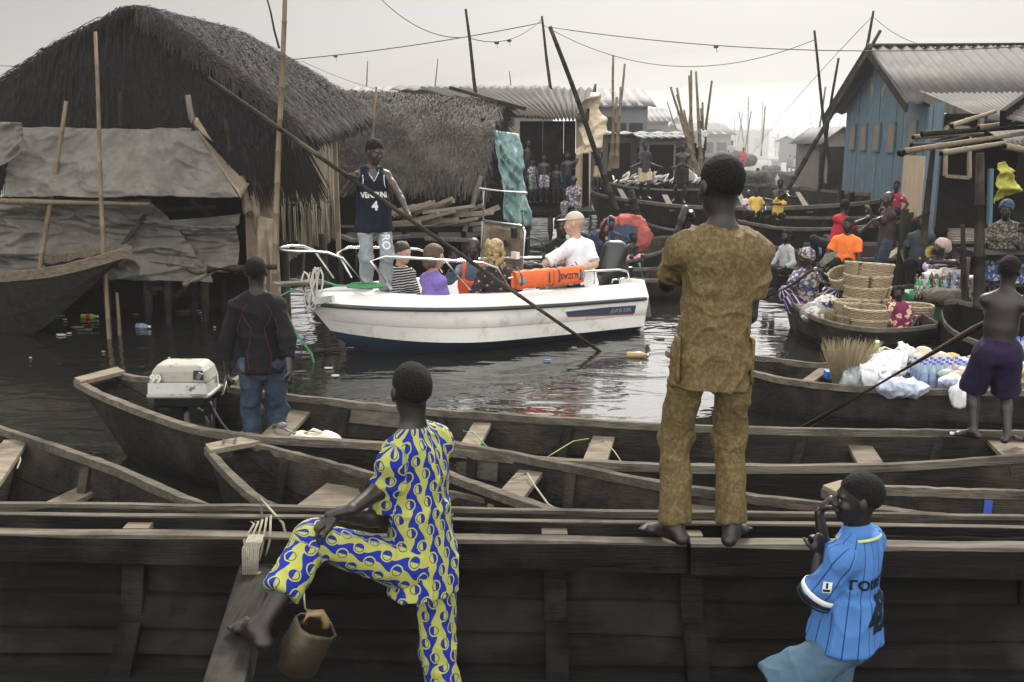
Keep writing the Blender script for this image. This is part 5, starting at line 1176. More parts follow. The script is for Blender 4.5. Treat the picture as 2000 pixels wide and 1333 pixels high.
# ---------------- white motorboat
HEAD_ = 212.0
MO = V((1.20, 12.93, 0)); MD = hd(HEAD_); MP = V((-MD.y, MD.x, 0))     # bow direction, port direction (towards us)
def Q(a, b, z): return MO+MD*a+MP*b+V((0, 0, z))
GEL = mat('gelcoat', (.74, .74, .70), .25, (.80, .80, .77), 2.0, coat=.2, c3=(.50, .49, .45), c3scale=3.0, c3lo=.55, c3hi=.8, bump=.03)
GEL2 = mat('gelcoat_hull', (.62, .61, .57), .3, (.73, .72, .69), 1.6, (1, 1, 4), c3=(.34, .31, .25), c3scale=6.0, c3lo=.54, c3hi=.82)
NAVY = mat('hull_blue', (.022, .040, .075), .45); RUB = mat('rubber_black', (.03, .032, .036), .55); STEEL = mat('steel', (.62, .62, .60), .22, metal=1.0)
BLACKP = mat('black_plastic', (.012, .012, .013), .3); GREYV = mat('grey_vinyl', (.12, .12, .125), .55)
ORANGE = mat('orange_canvas', (.72, .12, .03), .7, (.80, .16, .045), 6, bump=.3, bscale=20)
def motorboat():
    r = thing('motorboat', 'white fibreglass motorboat with steel bow rails and a black outboard', 'motorboat', MO)
    L = 4.06; N = 44
    def hb(t): return .92*(1 if t < .45 else (1-((t-.45)/.55)**2.3)**.80 if t < 1 else 0)*(1-.06*max(0, .3-t)/.3)
    def st(t): # cross-section on one side: list (b, z)
        h = max(hb(t), .004); rise = .10*t*t; bowk = max(0, (t-.55)/.45)
        kz = -.24+.42*bowk**3.2; wl = h*(.975-.30*bowk**1.6)
        zr = .42+.12*t+rise*.6; 
        return h, kz, wl, zr
    rows = []; 
    for i in range(N+1):
        t = i/N; a = L*t; h, kz, wl, zr = st(t); bw = max(0, (t-.55)/.45)
        zc = .07+.10*t+.10*bw**2
        f = lambda b, z: (b, z)
        mid1 = wl+(h-wl)*.45; z1 = zc+(zr-zc)*.45
        row = [(0, kz), (wl*.6, kz+(zc-kz)*.35), (wl*.93, zc-.03), (wl, zc), (mid1, z1-.008), (mid1+.014*min(1, h*4), z1+.004), (wl+(h-wl)*.75, zc+(zr-zc)*.74), (h-.004, zr-.025)]
        rows.append((a, row, h, zr))
    def loft(name, idx, m, sgn, both=True):
        mb = MB(); k = len(idx)
        for a, row, h, zr in rows: mb.v += [Q(a-.46*max(0, (a/L-.5)/.5)**2.5*(zr-row[j][1])/.6, sgn*row[j][0], row[j][1]) for j in idx]
        for i in range(N):
            for j in range(k-1): mb.f.append((i*k+j, (i+1)*k+j, (i+1)*k+j+1, i*k+j+1) if sgn > 0 else (i*k+j, i*k+j+1, (i+1)*k+j+1, (i+1)*k+j))
        return mb.build(name, m, r, True)
    for sg in (1, -1):
        loft('hull_bottom', [0, 1, 2, 3], NAVY, sg); loft('hull_side', [3, 4], GEL2, sg); loft('hull_side', [4, 5, 6, 7], GEL2, sg)
    # rub rail
    for sg in (1, -1):
        MB().tube([Q(a, sg*(h+.004), zr) for a, _, h, zr in rows], .024, 8).build('rub_rail', RUB, r, True)
    # topsides: stepped moulding up to the coaming
    def coam(t): return min(.66+.03*t, 1) if t < .62 else .68-.02*(t-.62)
    # inner edge of the cockpit
    inb = lambda t, h: max(h-.20, h*.45) if t < .70 else max(0.0, (h-.20)*(1-((t-.70)/.11)**2)**.5) if t < .81 else 0
    for sg in (1, -1):
        mb = MB(); prof = None; k = 9
        for a, _, h, zr in rows:
            t = a/L; ct = .185*(1-.25*t)*(1-.0) ; q = min(1, h/.3)
            top = zr+ct*(.95 if t < .6 else .95-.25*(t-.6)); ib = inb(t, h)
            pr = [(h, zr+.02), (h-.004*q, zr+.075*ct/.23), (h-.040*q, zr+.083*ct/.23), (h-.044*q, zr+.138*ct/.23), (h-.078*q, zr+.146*ct/.23), (h-.082*q, zr+.195*ct/.23), (h-.10*q, top), (max(ib, 0)+.0, top+.012*(1 if ib == 0 else 0)), (max(0, ib-.015), top-.5 if ib > 0.02 else top+.012)]
            mb.v += [Q(a, sg*b, z) for b, z in pr]
        for i in range(N):
            for j in range(k-1): mb.f.append((i*k+j, (i+1)*k+j, (i+1)*k+j+1, i*k+j+1) if sg > 0 else (i*k+j, i*k+j+1, (i+1)*k+j+1, (i+1)*k+j))
        mb.build('deck', GEL, r, True)
    # transom, floor, seats
    h, zr = rows[0][2], rows[0][3]
    MB().prism([Q(0, -h, zr+.02), Q(0, -h*.9, .0), Q(0, -.3, -.2), Q(0, .3, -.2), Q(0, h*.9, .0), Q(0, h, zr+.02), Q(0, h-.1, zr+.22), Q(0, .35, zr+.20), Q(0, .3, zr+.06), Q(0, -.3, zr+.06), Q(0, -.35, zr+.20), Q(0, -h+.1, zr+.22)], MD*-.05).build('transom', GEL, r)
    mb = MB(); mb.prism([Q(.05, -.72, .16), Q(.05, .72, .16), Q(2.6, .72, .18), Q(3.3, .3, .2), Q(3.3, -.3, .2), Q(2.6, -.72, .18)], (0, 0, .02)); mb.build('floor', GEL, r)
    MB().prism([Q(2.35, -.71, .18), Q(2.35, .71, .18), Q(2.85, .66, .18), Q(3.3, .36, .18), Q(3.3, -.36, .18), Q(2.85, -.66, .18)], (0, 0, .24)).build('bow_seat', GEL, r, bevel=.02)
    MB().prism([Q(.1, -.7, .18), Q(.1, .7, .18), Q(.5, .7, .18), Q(.5, -.7, .18)], (0, 0, .26)).build('stern_seat', GEL, r, bevel=.02)
    for b in (.62, -.62): MB().prism([Q(.5, b-.12, .18), Q(2.4, b-.12, .18), Q(2.4, b+.12, .18), Q(.5, b+.12, .18)], (0, 0, .24)).build('side_bench', GEL, r, bevel=.02)
    # console and grey seats
    MB().prism([Q(1.25, -.35, .18), Q(1.75, -.35, .18), Q(1.75, .30, .18), Q(1.25, .30, .18)], (0, 0, .55)).build('console', GEL, r, bevel=.03)
    MB().prism([Q(1.24, -.25, .56), Q(1.24, .2, .56), Q(1.32, .2, .78), Q(1.32, -.25, .78)], MD*.12).build('dashboard', BLACKP, r, bevel=.02)
    for b in (.24, -.24):
        MB().prism([Q(.68, b-.2, .62), Q(.68, b+.2, .62), Q(.70, b+.19, .98), Q(.70, b+.1, 1.04), Q(.70, b-.1, 1.04), Q(.70, b-.19, .98)], MD*-.08).build('seat_back', GREYV, r, bevel=.02)
        MB().prism([Q(.68, b-.2, .5), Q(.68, b+.2, .5), Q(1.05, b+.2, .5), Q(1.05, b-.2, .5)], (0, 0, .12)).build('seat_cushion', GREYV, r, bevel=.02)
    # windscreen: tinted sheet in a steel frame with a taller goalpost
    S0, S1 = .52, -.46; a0 = 1.62
    fr = lambda b, z, da=0: Q(a0+da, b, z)
    def tb(pts, rr=.016, name='screen_frame', m=STEEL): return MB().tube(pts, rr, 8).build(name, m, r, True)
    tb([fr(S0, .6), fr(S0, 1.30, -.06), fr(S0-.05, 1.36, -.06), fr(S1, 1.36, -.06)]); tb([fr(S1, .6), fr(S1, 1.36, -.06)])
    tb([fr(S0, .95, -.03), fr(S0+.0, .90, -.32), fr(S0, .60, -.38)], .014)
    g = MB().grid(lambda u, v: fr(S0+(S1-S0)*u, .78+.56*v, -.01-.05*v), 4, 4); g.build('windscreen', mat('tinted_screen', (.10, .085, .06), .06, alpha=.62, c2=(.22, .18, .12), nscale=3), r, True, solid=.005)
    for b in (S0-.04, S1+.04):
        tb([fr(b, 1.36, -.05), fr(b, 1.74, -.05)], .017)
        for z in (1.45, 1.48, 1.51): MB().tube([fr(b, z, -.05), fr(b, z+.012, -.05)], .024, 8).build('clamp_ring', STEEL, r, True)
    tb([fr(S0+.04, 1.75, -.05), fr(S1-.04, 1.75, -.05)], .019, 'top_bar')
    MB().prism([fr(S0-.09, 1.22, .03), fr(S0-.17, 1.22, .03), fr(S0-.17, 1.34, .03), fr(S0-.09, 1.34, .03)], MD*-.04).build('screen_pad', BLACKP, r)
    MB().prism([fr(S0-.02, .98, .05), fr(S0-.13, .98, .05), fr(S0-.13, 1.06, .05), fr(S0-.02, 1.06, .05)], MD*-.05).build('side_light', mat('white_plastic', (.7, .7, .68), .4), r)
    MB().lathe(fr(.22, 1.14, .03), [(.0, .0), (.045, .0), (.05, -.01), (.045, -.02), (0, -.02)], 16, MD).build('compass', BLACKP, r)
    MB().tube([Q(1.2, .1+.0, 1.0)+V((.17*math.cos(k*2*PI/20), 0, .17*math.sin(k*2*PI/20)))*1.0 for k in range(21)], .014, 6).build('steering_wheel', BLACKP, r, True)
    # rails
    top = lambda t: rows[int(t*N)][3]+.21
    for sg in (1, -1):
        z1 = .36
        B = lambda a, off=.10: sg*max(0.02, rows[min(N, int(a/L*N))][2]-off)
        pts = [Q(1.75, B(1.75), top(.42)), Q(1.95, B(1.95), top(.45)+z1-.14), Q(2.2, B(2.2), top(.5)+z1-.10)] if False else [Q(1.95, B(1.95), top(.47)), Q(2.12, B(2.12), top(.5)+z1-.12), Q(2.3, B(2.3), top(.55)+z1-.06), Q(2.9, B(2.9), top(.7)+z1-.02), Q(3.35, B(3.35)+0, top(.8)+z1), Q(3.5, B(3.45), top(.82)+z1-.05), Q(3.3, B(3.3), top(.8)+.0)]
        tb(pts, .0155, 'side_rail'); tb([Q(2.75, B(2.75), top(.66)+z1-.03), Q(2.45, B(2.45), top(.6))], .013, 'rail_stanchion')
        tb([Q(.18, B(.18), top(.05)), Q(.22, B(.22), top(.05)+.13), Q(.35, B(.35), top(.05)+.16), Q(1.7, B(1.7), top(.4)+.16), Q(1.98, B(1.98), top(.47)+.12)], .0135, 'side_rail')
        for a in (.75, 1.35): tb([Q(a, B(a), top(a/L)), Q(a, B(a), top(a/L)+.15)], .011, 'rail_stanchion')
    tp = top(.9)
    pp = [Q(3.55, .50, tp+.0), Q(3.80, .42, tp+.34), Q(3.95, .36, tp+.40)]+[Q(3.95+.38*math.sin(k*PI/8), .36*math.cos(k*PI/8), tp+.42) for k in range(1, 8)]+[Q(3.95, -.36, tp+.40), Q(3.80, -.42, tp+.34), Q(3.55, -.50, tp+.0)]
    tb(pp, .016, 'pulpit_rail')
    # bow fittings
    MB().prism([Q(3.85, -.13, tp+.02), Q(4.42, -.09, tp+.04), Q(4.42, .09, tp+.04), Q(3.85, .13, tp+.02)], (0, 0, .03)).build('bow_plank', W_GREY, r, bevel=.004)
    MB().beam(Q(3.9, .35, tp-.1), Q(4.05, .22, tp-.13), .1, .06).build('bow_chock', STEEL, r)
    for a, b in ((.3, .80), (.42, .80)): MB().tube([Q(a-.06, b, top(.05)+.01), Q(a-.05, b, top(.05)+.05), Q(a+.05, b, top(.05)+.05), Q(a+.06, b, top(.05)+.01)], .011, 6).build('cleat', STEEL, r, True)
    # stripe decal with its name and red line
    def side(a, f):  # on the near hull side between rub rail (f=0) and chine (f=1)
        t = a/L; h, kz, wl, zr = st(t); bw = max(0, (t-.55)/.45); zc = .07+.10*t+.10*bw**2; return Q(a, (h+(wl-h)*f*.55)+.006, zr-.03-(zr-zc)*f)
    pts = [side(.16, .12), side(.6, .10), side(1.25, .14), side(1.22, .30), side(.6, .36), side(.18, .40)]; MB().prism(pts, MP*.002).build('name_decal', NAVY, r)
    MB().prism([side(.2, .40)+MP*.003, side(.6, .36)+MP*.003, side(1.22, .30)+MP*.003, side(1.21, .33)+MP*.003, side(.6, .40)+MP*.003, side(.2, .44)+MP*.003], MP*.002).build('red_line', mat('paint_red', (.30, .02, .03), .5), r)
    c = side(.42, .20); text_on(r, 'ARVOS 550L', .065, c+MP*.004-V((0, 0, .02)), -MD, V((0, 0, 1)), mat('letter_grey', (.30, .31, .33), .5), off=.003)
    # vent slots, stern bracket
    MB().beam(Q(-.07, .80, .40), Q(-.10, .82, .18), .08, .05).build('trim_bracket', W_GREY, r)
    return r
motorboat()
# outboard: hangs on the transom
def outboard():
    r = thing('outboard_motor', 'tall black outboard motor with white lettering on the white motorboat', 'outboard motor', Q(-.25, 0, -.3))
    S = SDF(.012); f = Q
    S.cap(Q(-.10, 0, .68), Q(-.22, 0, .92), .17, .14, .05); S.cap(Q(-.03, 0, .66), Q(-.10, 0, .96), .14, .10, .06); S.cap(Q(-.12, 0, .58), Q(-.22, 0, .66), .16, None, .04)
    P, Qd = S.mesh(); o = mkobj('cowling', P, Qd, BLACKP, r, True)
    MB().prism([Q(-.15, -.06, .70), Q(-.45, -.06, .70), Q(-.42, -.06, -.4), Q(-.2, -.06, -.4)], MP*.12).build('leg', BLACKP, r, bevel=.02)
    MB().beam(Q(-.05, 0, .45), Q(-.15, 0, .68), .3, .12).build('bracket', BLACKP, r)
    u = (MD*-.45+V((0, 0, 1))).normalized()
    text_on(r, 'MERCURY', .105, Q(-.13, .3, .76), u, -MD, mat('letter_white', (.75, .75, .73), .4), target=o, off=.003, bold=.003)
    MB().tube([Q(-.5, .1, .75), Q(-.55, .16, .5), Q(-.5, .16, .25), Q(-.52, .1, .05)], .02, 6).build('hose', ROPE_G, r, True)
outboard()
# orange rescue rolls hung on the near rail
def roll(a0, a1, label, txt=None):
    z = .80; b = .86; r = thing('rescue_bag', label, 'rescue bag', Q((a0+a1)/2, b, z-.1), 'orange rescue rolls on the rail')
    mb = MB(); n = 14
    for j in range(13):
        a = a0+(a1-a0)*j/12
        for k in range(n):
            an = 2*PI*k/n; e = .06 if j not in (0, 12) else .052; mb.v.append(Q(a, b-.02*j/12+e*math.copysign(abs(math.cos(an))**.5, math.cos(an))*(1+.08*math.sin(j*2.1+k)), z-.01*j/12+(.105 if j not in (0, 12) else .095)*math.copysign(abs(math.sin(an))**.5, math.sin(an))+.006*math.sin(j*1.7)))
    for j in range(12):
        for k in range(n): mb.f.append((j*n+k, j*n+(k+1) % n, (j+1)*n+(k+1) % n, (j+1)*n+k))
    mb.f += [tuple(range(n)), tuple(12*n+k for k in reversed(range(n)))]
    o = mb.build('cover', ORANGE, r, True)
    MB().box(Q(a0+(a1-a0)*(.12 if not txt else .2), b+.058, z-.02), (.002, .002, .002)).build('stitch', RUB, r)
    c = Q(a0+(a1-a0)*(.86 if not txt else .10), b+.055, z); MB().prism([c-MD*.05-V((0, 0, .03)), c+MD*.05-V((0, 0, .03)), c+MD*.05+V((0, 0, .03)), c-MD*.05+V((0, 0, .03))], MP*.008).build('reflector', mat('reflector', (.30, .31, .32), .35), r)
    if txt: text_on(r, txt, .085, Q(a0+(a1-a0)*.42, b+.2, z), MD, V((0, 0, -1)), LET, target=o, off=.002, bold=.002)
    for a in (a0+.06, a1-.06): MB().tube([Q(a, b-.07, z-.13), Q(a, b+.065, z-.05), Q(a, b+.065, z+.05), Q(a, b-.05, z+.14)], .008, 5).build('strap', RUB, r, True)
roll(.98, 1.40, 'orange rescue roll with dark letters on the motorboat rail', 'LALIZAS'); roll(1.42, 1.92, 'plain orange rescue roll on the motorboat rail nearer the bow')
# bow ropes
mb = MB()
for k in range(5):
    c = Q(4.02+.02*k, .22-.03*k, 1.0); mb.tube([c+V((.055*math.sin(q*PI/7+k)+.02*math.sin(q+k*2), .02*k, -.20-.02*k+(.21+.02*(k % 3))*math.cos(q*PI/7))) for q in range(15)], .010, 6)
tag(mb.build('mooring_line', mat('rope_white', (.42, .41, .37), .9, (.55, .53, .48), 60, bump=.5), smooth=True), 'coil of white mooring line hung on the bow rail of the motorboat', 'rope')
mb = MB(); c = Q(3.55, .42, .80)
for k in range(3): mb.tube([c+V(((.20-.02*k)*math.cos(q*PI/9), (.11-.01*k)*math.sin(q*PI/9), .012*k)) for q in range(19)], .012, 6)
mb.tube([c, Q(3.8, .2, .80), Q(3.95, .1, .86), Q(4.1, .0, .82), Q(4.4, .1, .72), Q(4.3, .22, .35), Q(4.15, .3, .1), Q(4.1, .32, -.15)], .013, 6)
tag(mb.build('green_rope', ROPE_G, smooth=True), 'green rope coiled on the bow deck and trailing into the water', 'rope')
mb = MB(); mb.tube([Q(4.4, 0, .72), Q(4.42, .1, .4), Q(4.38, .15, .1), Q(4.25, .22, .06), Q(4.2, .26, .3)], .007, 5)
tag(mb.build('thin_cord', mat('cord_blue', (.03, .03, .12), .8), smooth=True), 'thin dark blue line looping down from the tip of the bow', 'cord')
# old outboard on canoe D
def old_outboard():
    c = G(352, 790, .42); r = thing('outboard_motor', 'old cream outboard motor with flaking paint at the canoe stern', 'outboard motor', (c.x, c.y, .2))
    CR = mat('cream_flaked', (.25, .24, .20), .55, (.33, .32, .27), 6, c3=(.10, .09, .08), c3scale=9, c3lo=.58, c3hi=.62, bump=.2)
    CR2 = mat('white_flaked', (.42, .42, .40), .55, (.50, .50, .48), 6, c3=(.10, .09, .08), c3scale=7, c3lo=.55, c3hi=.585)
    x0 = D(296, 700, c.y).x; x1 = D(416, 700, c.y).x; y = c.y; zt = D(350, 706, c.y).z; zb = D(350, 768, c.y).z; dy = .15; w = x1-x0; h = zt-zb
    def ring(z, a, b, d): return [V((x0+a*w, y-d, z)), V((x0+b*w, y-d, z)), V((x0+b*w+.01, y-d*.6, z)), V((x0+b*w+.01, y+d*.6, z)), V((x0+b*w, y+d, z)), V((x0+a*w, y+d, z)), V((x0+a*w-.01, y+d*.5, z)), V((x0+a*w-.01, y-d*.5, z))]
    def skin(rs, name, m, capt=False):
        mb = MB()
        for q in rs: mb.v += q
        for i in range(len(rs)-1):
            for k in range(8): mb.f.append((i*8+k, i*8+(k+1) % 8, i*8+8+(k+1) % 8, i*8+8+k))
        mb.f.append(tuple(reversed(range(8)))); mb.f.append(tuple((len(rs)-1)*8+k for k in range(8))); return mb.build(name, m, r, bevel=.012)
    skin([ring(zb, .0, 1.0, .165), ring(zb+.03, .0, 1.0, .165)], 'base_rim', CR); skin([ring(zb+.03, .02, .97, .155), ring(zb+.45*h, .03, .97, .15), ring(zb+.46*h, .04, .97, .148)], 'side_panel', CR2)
    skin([ring(zb+.46*h, .04, .98, .148), ring(zb+.80*h, .10, .93, .135), ring(zb+.96*h, .16, .86, .115), ring(zt, .22, .80, .09)], 'cowling', CR)
    MB().prism([V((x0+w*.76, y-.145, zb+.58*h)), V((x0+w*.93, y-.146, zb+.55*h)), V((x0+w*.91, y-.138, zb+.84*h)), V((x0+w*.77, y-.136, zb+.84*h))], (0, -.006, .0)).build('starter_recess', BLACKP, r)
    MB().beam((x0+w*.84, y-.15, zb+.72*h), (x0+w*.90, y-.155, zb+.66*h), .02, .05).build('pull_handle', GREYV, r)
    text_on(r, '99', .085, (x0+.17*w, y-.158, zb+.60*h), (1, 0, 0), (0, 0, 1), mat('letter_pale', (.6, .6, .58), .6), off=.002, bold=.003, label='worn painted number on the cowling')
    mb = MB(); mb.box((x0+.5*w, y, zb-.04), (w*.85, .24, .09)); mb.build('engine_pan', BLACKP, r, bevel=.02)
    mb = MB().box((x0+.78*w, y-.02, zb-.13), (.14, .16, .14)); mb.tube([(x0+.86*w, y-.11, zb-.09), (x0+.93*w, y-.12, zb-.2)], .022, 8); mb.tube([(x0+.95*w, y-.05, zb-.06), (x0+.97*w, y-.07, zb-.24)], .018, 8); mb.tube([(x0+.8*w, y-.13, zb-.08), (x0+.9*w, y-.14, zb-.10)], .015, 8)
    mb.build('clamp_bracket', mat('greasy_metal', (.05, .05, .05), .3, metal=.7), r)
    MB().beam((x0+.40*w, y+.0, zb-.05), (x0+.35*w, y, -.25), .14, .10).build('leg', BLACKP, r)
    MB().lathe((x0+.60*w, y-.02, zb-.25), [(0, -.03), (.11, -.03), (.12, 0), (.11, .03), (0, .03)], 20, (.3, -1, .2)).build('flywheel', W_GREY, r)
    hnd = D(443, 735, c.y+.15); st_ = V((x0+.96*w, y, zb-.03))
    MB().tube([st_, V((x0+1.12*w, y+.02, zb-.02)), hnd+V((.01, 0, .02))], [.02, .016, .018], 8).build('tiller', BLACKP, r, True)
    MB().tube(arc(V((x0+.98*w, y-.1, zb-.04)), G(480, 838, .22), .12, 10), .008, 6).build('fuel_hose', GREYV, r, True)
old_outboard()
_tb = G(400, 800, .30); MB().beam(_tb+V((.02, -.1, -.1)), _tb+V((.20, .42, .02)), .045, .34, up=(0, 0, 1)).build('motor_board', W_SEAT, BOAT_D['root'])
def jerrycan():
    c = G(612, 838, .39); c.z = .11; r = thing('jerrycan', 'cream plastic fuel can with a carry handle beside the motor canoe thwart', 'jerrycan', c); M = mat('cream_plastic', (.50, .47, .36), .45, (.58, .55, .44), 4, c3=(.22, .15, .06), c3scale=5, c3lo=.56)
    S = SDF(.008); w, d, h = .115, .08, .19
    for sx in (-1, 1):
        for sy in (-1, 1): S.cap(c+V((sx*w, sy*d, .02)), c+V((sx*w, sy*d, h-.02)), .04, None, .03)
    for z in (.04, .08, .12, .16): S.cap(c+V((-w, 0, z)), c+V((w, 0, z)), d*1.15, None, .02)
    S.cap(c+V((-w*.7, 0, h+.02)), c+V((w*.7, 0, h+.02)), .055, None, .03); S.ell(c+V((.0, 0, h+.055)), (.075, .045, .03), None, .02, sub=True)
    P, Qd = S.mesh(); mkobj('can', P, Qd, M, r, True)
    MB().tube([c+V((-.06, 0, h+.06)), c+V((0, 0, h+.085)), c+V((.06, 0, h+.06))], .013, 8).build('handle', M, r, True); MB().lathe(c+V((-.12, 0, h+.03)), [(.028, 0), (.028, .035), (0, .035)], 12).build('cap', BLACKP, r)
    MB().tube([c+V((-.12, -.02, h+.06)), c+V((-.18, -.05, h+.10)), c+V((-.24, .02, h+.12)), c+V((-.32, .14, h+.06))], .010, 6).build('fuel_hose', GREYV, r, True); MB().ball(c+V((-.21, -.02, h+.12)), (.035, .025, .025), 8, 6).build('primer_bulb', GREYV, r, True)
jerrycan()
# ---------------- fabrics
def fab(name, c, c2=None, rough=.85, nscale=8, bump=.25, bscale=60, **k):
    return mat('cloth_'+name, c, rough, c2 or tuple(q*1.35 for q in c), nscale, bump=bump, bscale=bscale, spec=.15, **k)
def patmat(name, fn, rough=.8):
    m = bpy.data.materials.new(name); m.use_nodes = True; t = m.node_tree; n = t.nodes; l = t.links; b = n['Principled BSDF']; b.inputs['Roughness'].default_value = rough; b.inputs['Specular IOR Level'].default_value = .15
    a = n.new('ShaderNodeAttribute'); a.attribute_name = 'pat'; s = n.new('ShaderNodeSeparateXYZ'); l.new(a.outputs['Vector'], s.inputs[0])
    def M(op, x, y=None, z=None):
        q = n.new('ShaderNodeMath'); q.operation = op
        for i, v in enumerate((x, y, z)):
            if v is None: continue
            if isinstance(v, (int, float)): q.inputs[i].default_value = v
            else: l.new(v, q.inputs[i])
        return q.outputs[0]
    def MIX(f, a_, b_):
        q = n.new('ShaderNodeMix'); q.data_type = 'RGBA'; l.new(f, q.inputs[0])
        for i, v in ((6, a_), (7, b_)):
            if isinstance(v, tuple): q.inputs[i].default_value = (*v, 1)
            else: l.new(v, q.inputs[i])
        return q.outputs[2]
    c = fn(M, MIX, s.outputs[0], s.outputs[1], n, l); l.new(c, b.inputs['Base Color'])
    tc = n.new('ShaderNodeTexCoord'); q = n.new('ShaderNodeTexNoise'); q.inputs['Scale'].default_value = 16; q.inputs['Detail'].default_value = 4; l.new(tc.outputs['Object'], q.inputs['Vector'])
    bp = n.new('ShaderNodeBump'); bp.inputs['Strength'].default_value = .35; bp.inputs['Distance'].default_value = .02; l.new(q.outputs['Fac'], bp.inputs['Height']); l.new(bp.outputs[0], b.inputs['Normal'])
    return m
def _ogee(M, MIX, u, v, n, l):
    c = .088; X = M('DIVIDE', u, c); Y = M('DIVIDE', v, c*1.35)
    # wavy upright bands of two colours with reversed half discs on their edges
    wv = M('MULTIPLY', M('SINE', M('MULTIPLY', Y, 2*PI)), .13)
    g = M('SINE', M('MULTIPLY', M('ADD', X, wv), 2*PI)); band = M('GREATER_THAN', g, 0.0)
    X2 = M('MULTIPLY', X, 2.0); Y2 = M('MULTIPLY', Y, 2.0); A_ = M('ADD', X2, Y2); B_ = M('SUBTRACT', X2, Y2)   # disc centres on a staggered lattice
    def near(q): return M('SUBTRACT', q, M('ADD', M('MULTIPLY', M('FLOOR', M('ADD', M('MULTIPLY', M('SUBTRACT', q, 1.0), .5), .5)), 2.0), 1.0))
    da = near(A_); db = near(B_); xc = M('MULTIPLY', M('ADD', da, db), .5); yc = M('MULTIPLY', M('SUBTRACT', da, db), .5)
    d = M('SQRT', M('ADD', M('MULTIPLY', xc, xc), M('MULTIPLY', M('MULTIPLY', yc, yc), 1.6)))
    on = 1.0
    disc = M('LESS_THAN', d, .40); ring = M('LESS_THAN', d, .56)
    half = M('GREATER_THAN', xc, 0.0)
    # band colour, then a yellow ring, then a disc half blue half yellow
    a_ = M('MAXIMUM', band, ring); b_ = M('ADD', M('MULTIPLY', a_, M('SUBTRACT', 1.0, disc)), M('MULTIPLY', disc, half))
    thin = M('LESS_THAN', M('ABSOLUTE', M('SUBTRACT', d, .40)), .035)
    base = MIX(b_, (.010, .022, .24), (.33, .345, .085))
    return MIX(thin, base, (.012, .014, .08))
OGEE = patmat('ogee_print', _ogee)
def _pin(M, MIX, u, v, n, l):
    X = M('FRACT', M('DIVIDE', u, .042)); s = M('LESS_THAN', M('ABSOLUTE', M('SUBTRACT', X, .5)), .045)
    tc = n.new('ShaderNodeTexCoord'); q = n.new('ShaderNodeTexNoise'); q.inputs['Scale'].default_value = 7; l.new(tc.outputs['Object'], q.inputs['Vector'])
    return MIX(s, MIX(q.outputs['Fac'], (.045, .135, .34), (.07, .18, .43)), (.012, .03, .16))
PIN = patmat('pinstripe_blue', _pin)
def _bars(c1, c2, w=.028, duty=.32):
    def f(M, MIX, u, v, n, l): return MIX(M('LESS_THAN', M('FRACT', M('DIVIDE', v, w)), duty), c1, c2)
    return f
BARS = patmat('black_white_bars', _bars((.012, .012, .014), (.55, .55, .53)))
def _vbars(M, MIX, u, v, n, l): return MIX(M('LESS_THAN', M('FRACT', M('DIVIDE', u, .05)), .3), (.03, .02, .07), (.5, .45, .5))
VBARS = patmat('upright_stripes', _vbars)
def floral(name, base, f1, f2, sc=26, th=.35):
    m = bpy.data.materials.new(name); m.use_nodes = True; n = m.node_tree.nodes; l = m.node_tree.links; b = n['Principled BSDF']; b.inputs['Roughness'].default_value = .85
    tc = n.new('ShaderNodeTexCoord'); vo = n.new('ShaderNodeTexVoronoi'); vo.inputs['Scale'].default_value = sc; nz = n.new('ShaderNodeTexNoise'); nz.inputs['Scale'].default_value = sc*2
    mx0 = n.new('ShaderNodeMix'); mx0.data_type = 'VECTOR'; mx0.inputs[0].default_value = .06; l.new(tc.outputs['Object'], nz.inputs['Vector']); l.new(tc.outputs['Object'], mx0.inputs[4]); l.new(nz.outputs['Color'], mx0.inputs[5]); l.new(mx0.outputs[1], vo.inputs['Vector'])
    r = n.new('ShaderNodeValToRGB'); l.new(vo.outputs['Distance'], r.inputs[0]); r.color_ramp.interpolation = 'CONSTANT'
    r.color_ramp.elements[0].color = (*f2, 1); r.color_ramp.elements[1].position = th; r.color_ramp.elements[1].color = (*base, 1); e = r.color_ramp.elements.new(th*.45); e.color = (*f1, 1)
    l.new(r.outputs[0], b.inputs['Base Color']); return m
FL_MAG = floral('floral_magenta', (.16, .012, .06), (.62, .50, .32), (.5, .2, .2), 14, .42)
FL_BLK = floral('floral_black', (.012, .012, .014), (.42, .12, .16), (.5, .35, .3), 16, .26)
FL_MIX = floral('print_mixed', (.05, .06, .14), (.45, .35, .2), (.15, .2, .4), 22, .45)
FL_BLU = floral('print_blue', (.03, .10, .28), (.55, .55, .55), (.5, .2, .15), 18, .4)
GOLD = fab('gold_brocade', (.076, .053, .021), (.122, .087, .036), .6, 90, .4, 150, c3=(.165, .124, .056), c3scale=55, c3lo=.44, c3hi=.62)
NAVYF = fab('navy', (.006, .009, .018)); DENIM_L = fab('denim_light', (.17, .19, .205), (.26, .28, .30), nscale=9, c3=(.40, .42, .43), c3scale=5); DENIM = fab('denim', (.02, .032, .055), (.045, .065, .095), nscale=9, c3=(.08, .105, .14), c3scale=5)
JACK = fab('jacket', (.007, .0065, .008), (.012, .011, .014), .85); PIPING = mat('piping_red', (.12, .008, .018), .8); PURP = fab('purple_shorts', (.012, .008, .028), (.022, .014, .045), .7)
LAV = fab('lilac', (.15, .10, .33), (.21, .15, .42), nscale=24); WHITE = fab('white', (.60, .61, .64), (.70, .71, .73)); BLUEP = mat('blue_panel', (.02, .035, .30), .7); BLACKF = fab('black', (.010, .010, .011)); GREYB = fab('greyblue', (.07, .10, .13), (.10, .13, .17))
VEST = fab('life_vest', (.62, .09, .03), (.70, .12, .045), .6, 5, .2, 20); SHORTB = fab('faded_blue', (.04, .08, .12), (.07, .12, .17), nscale=6); WHT = mat('trim_white', (.60, .62, .62), .6)
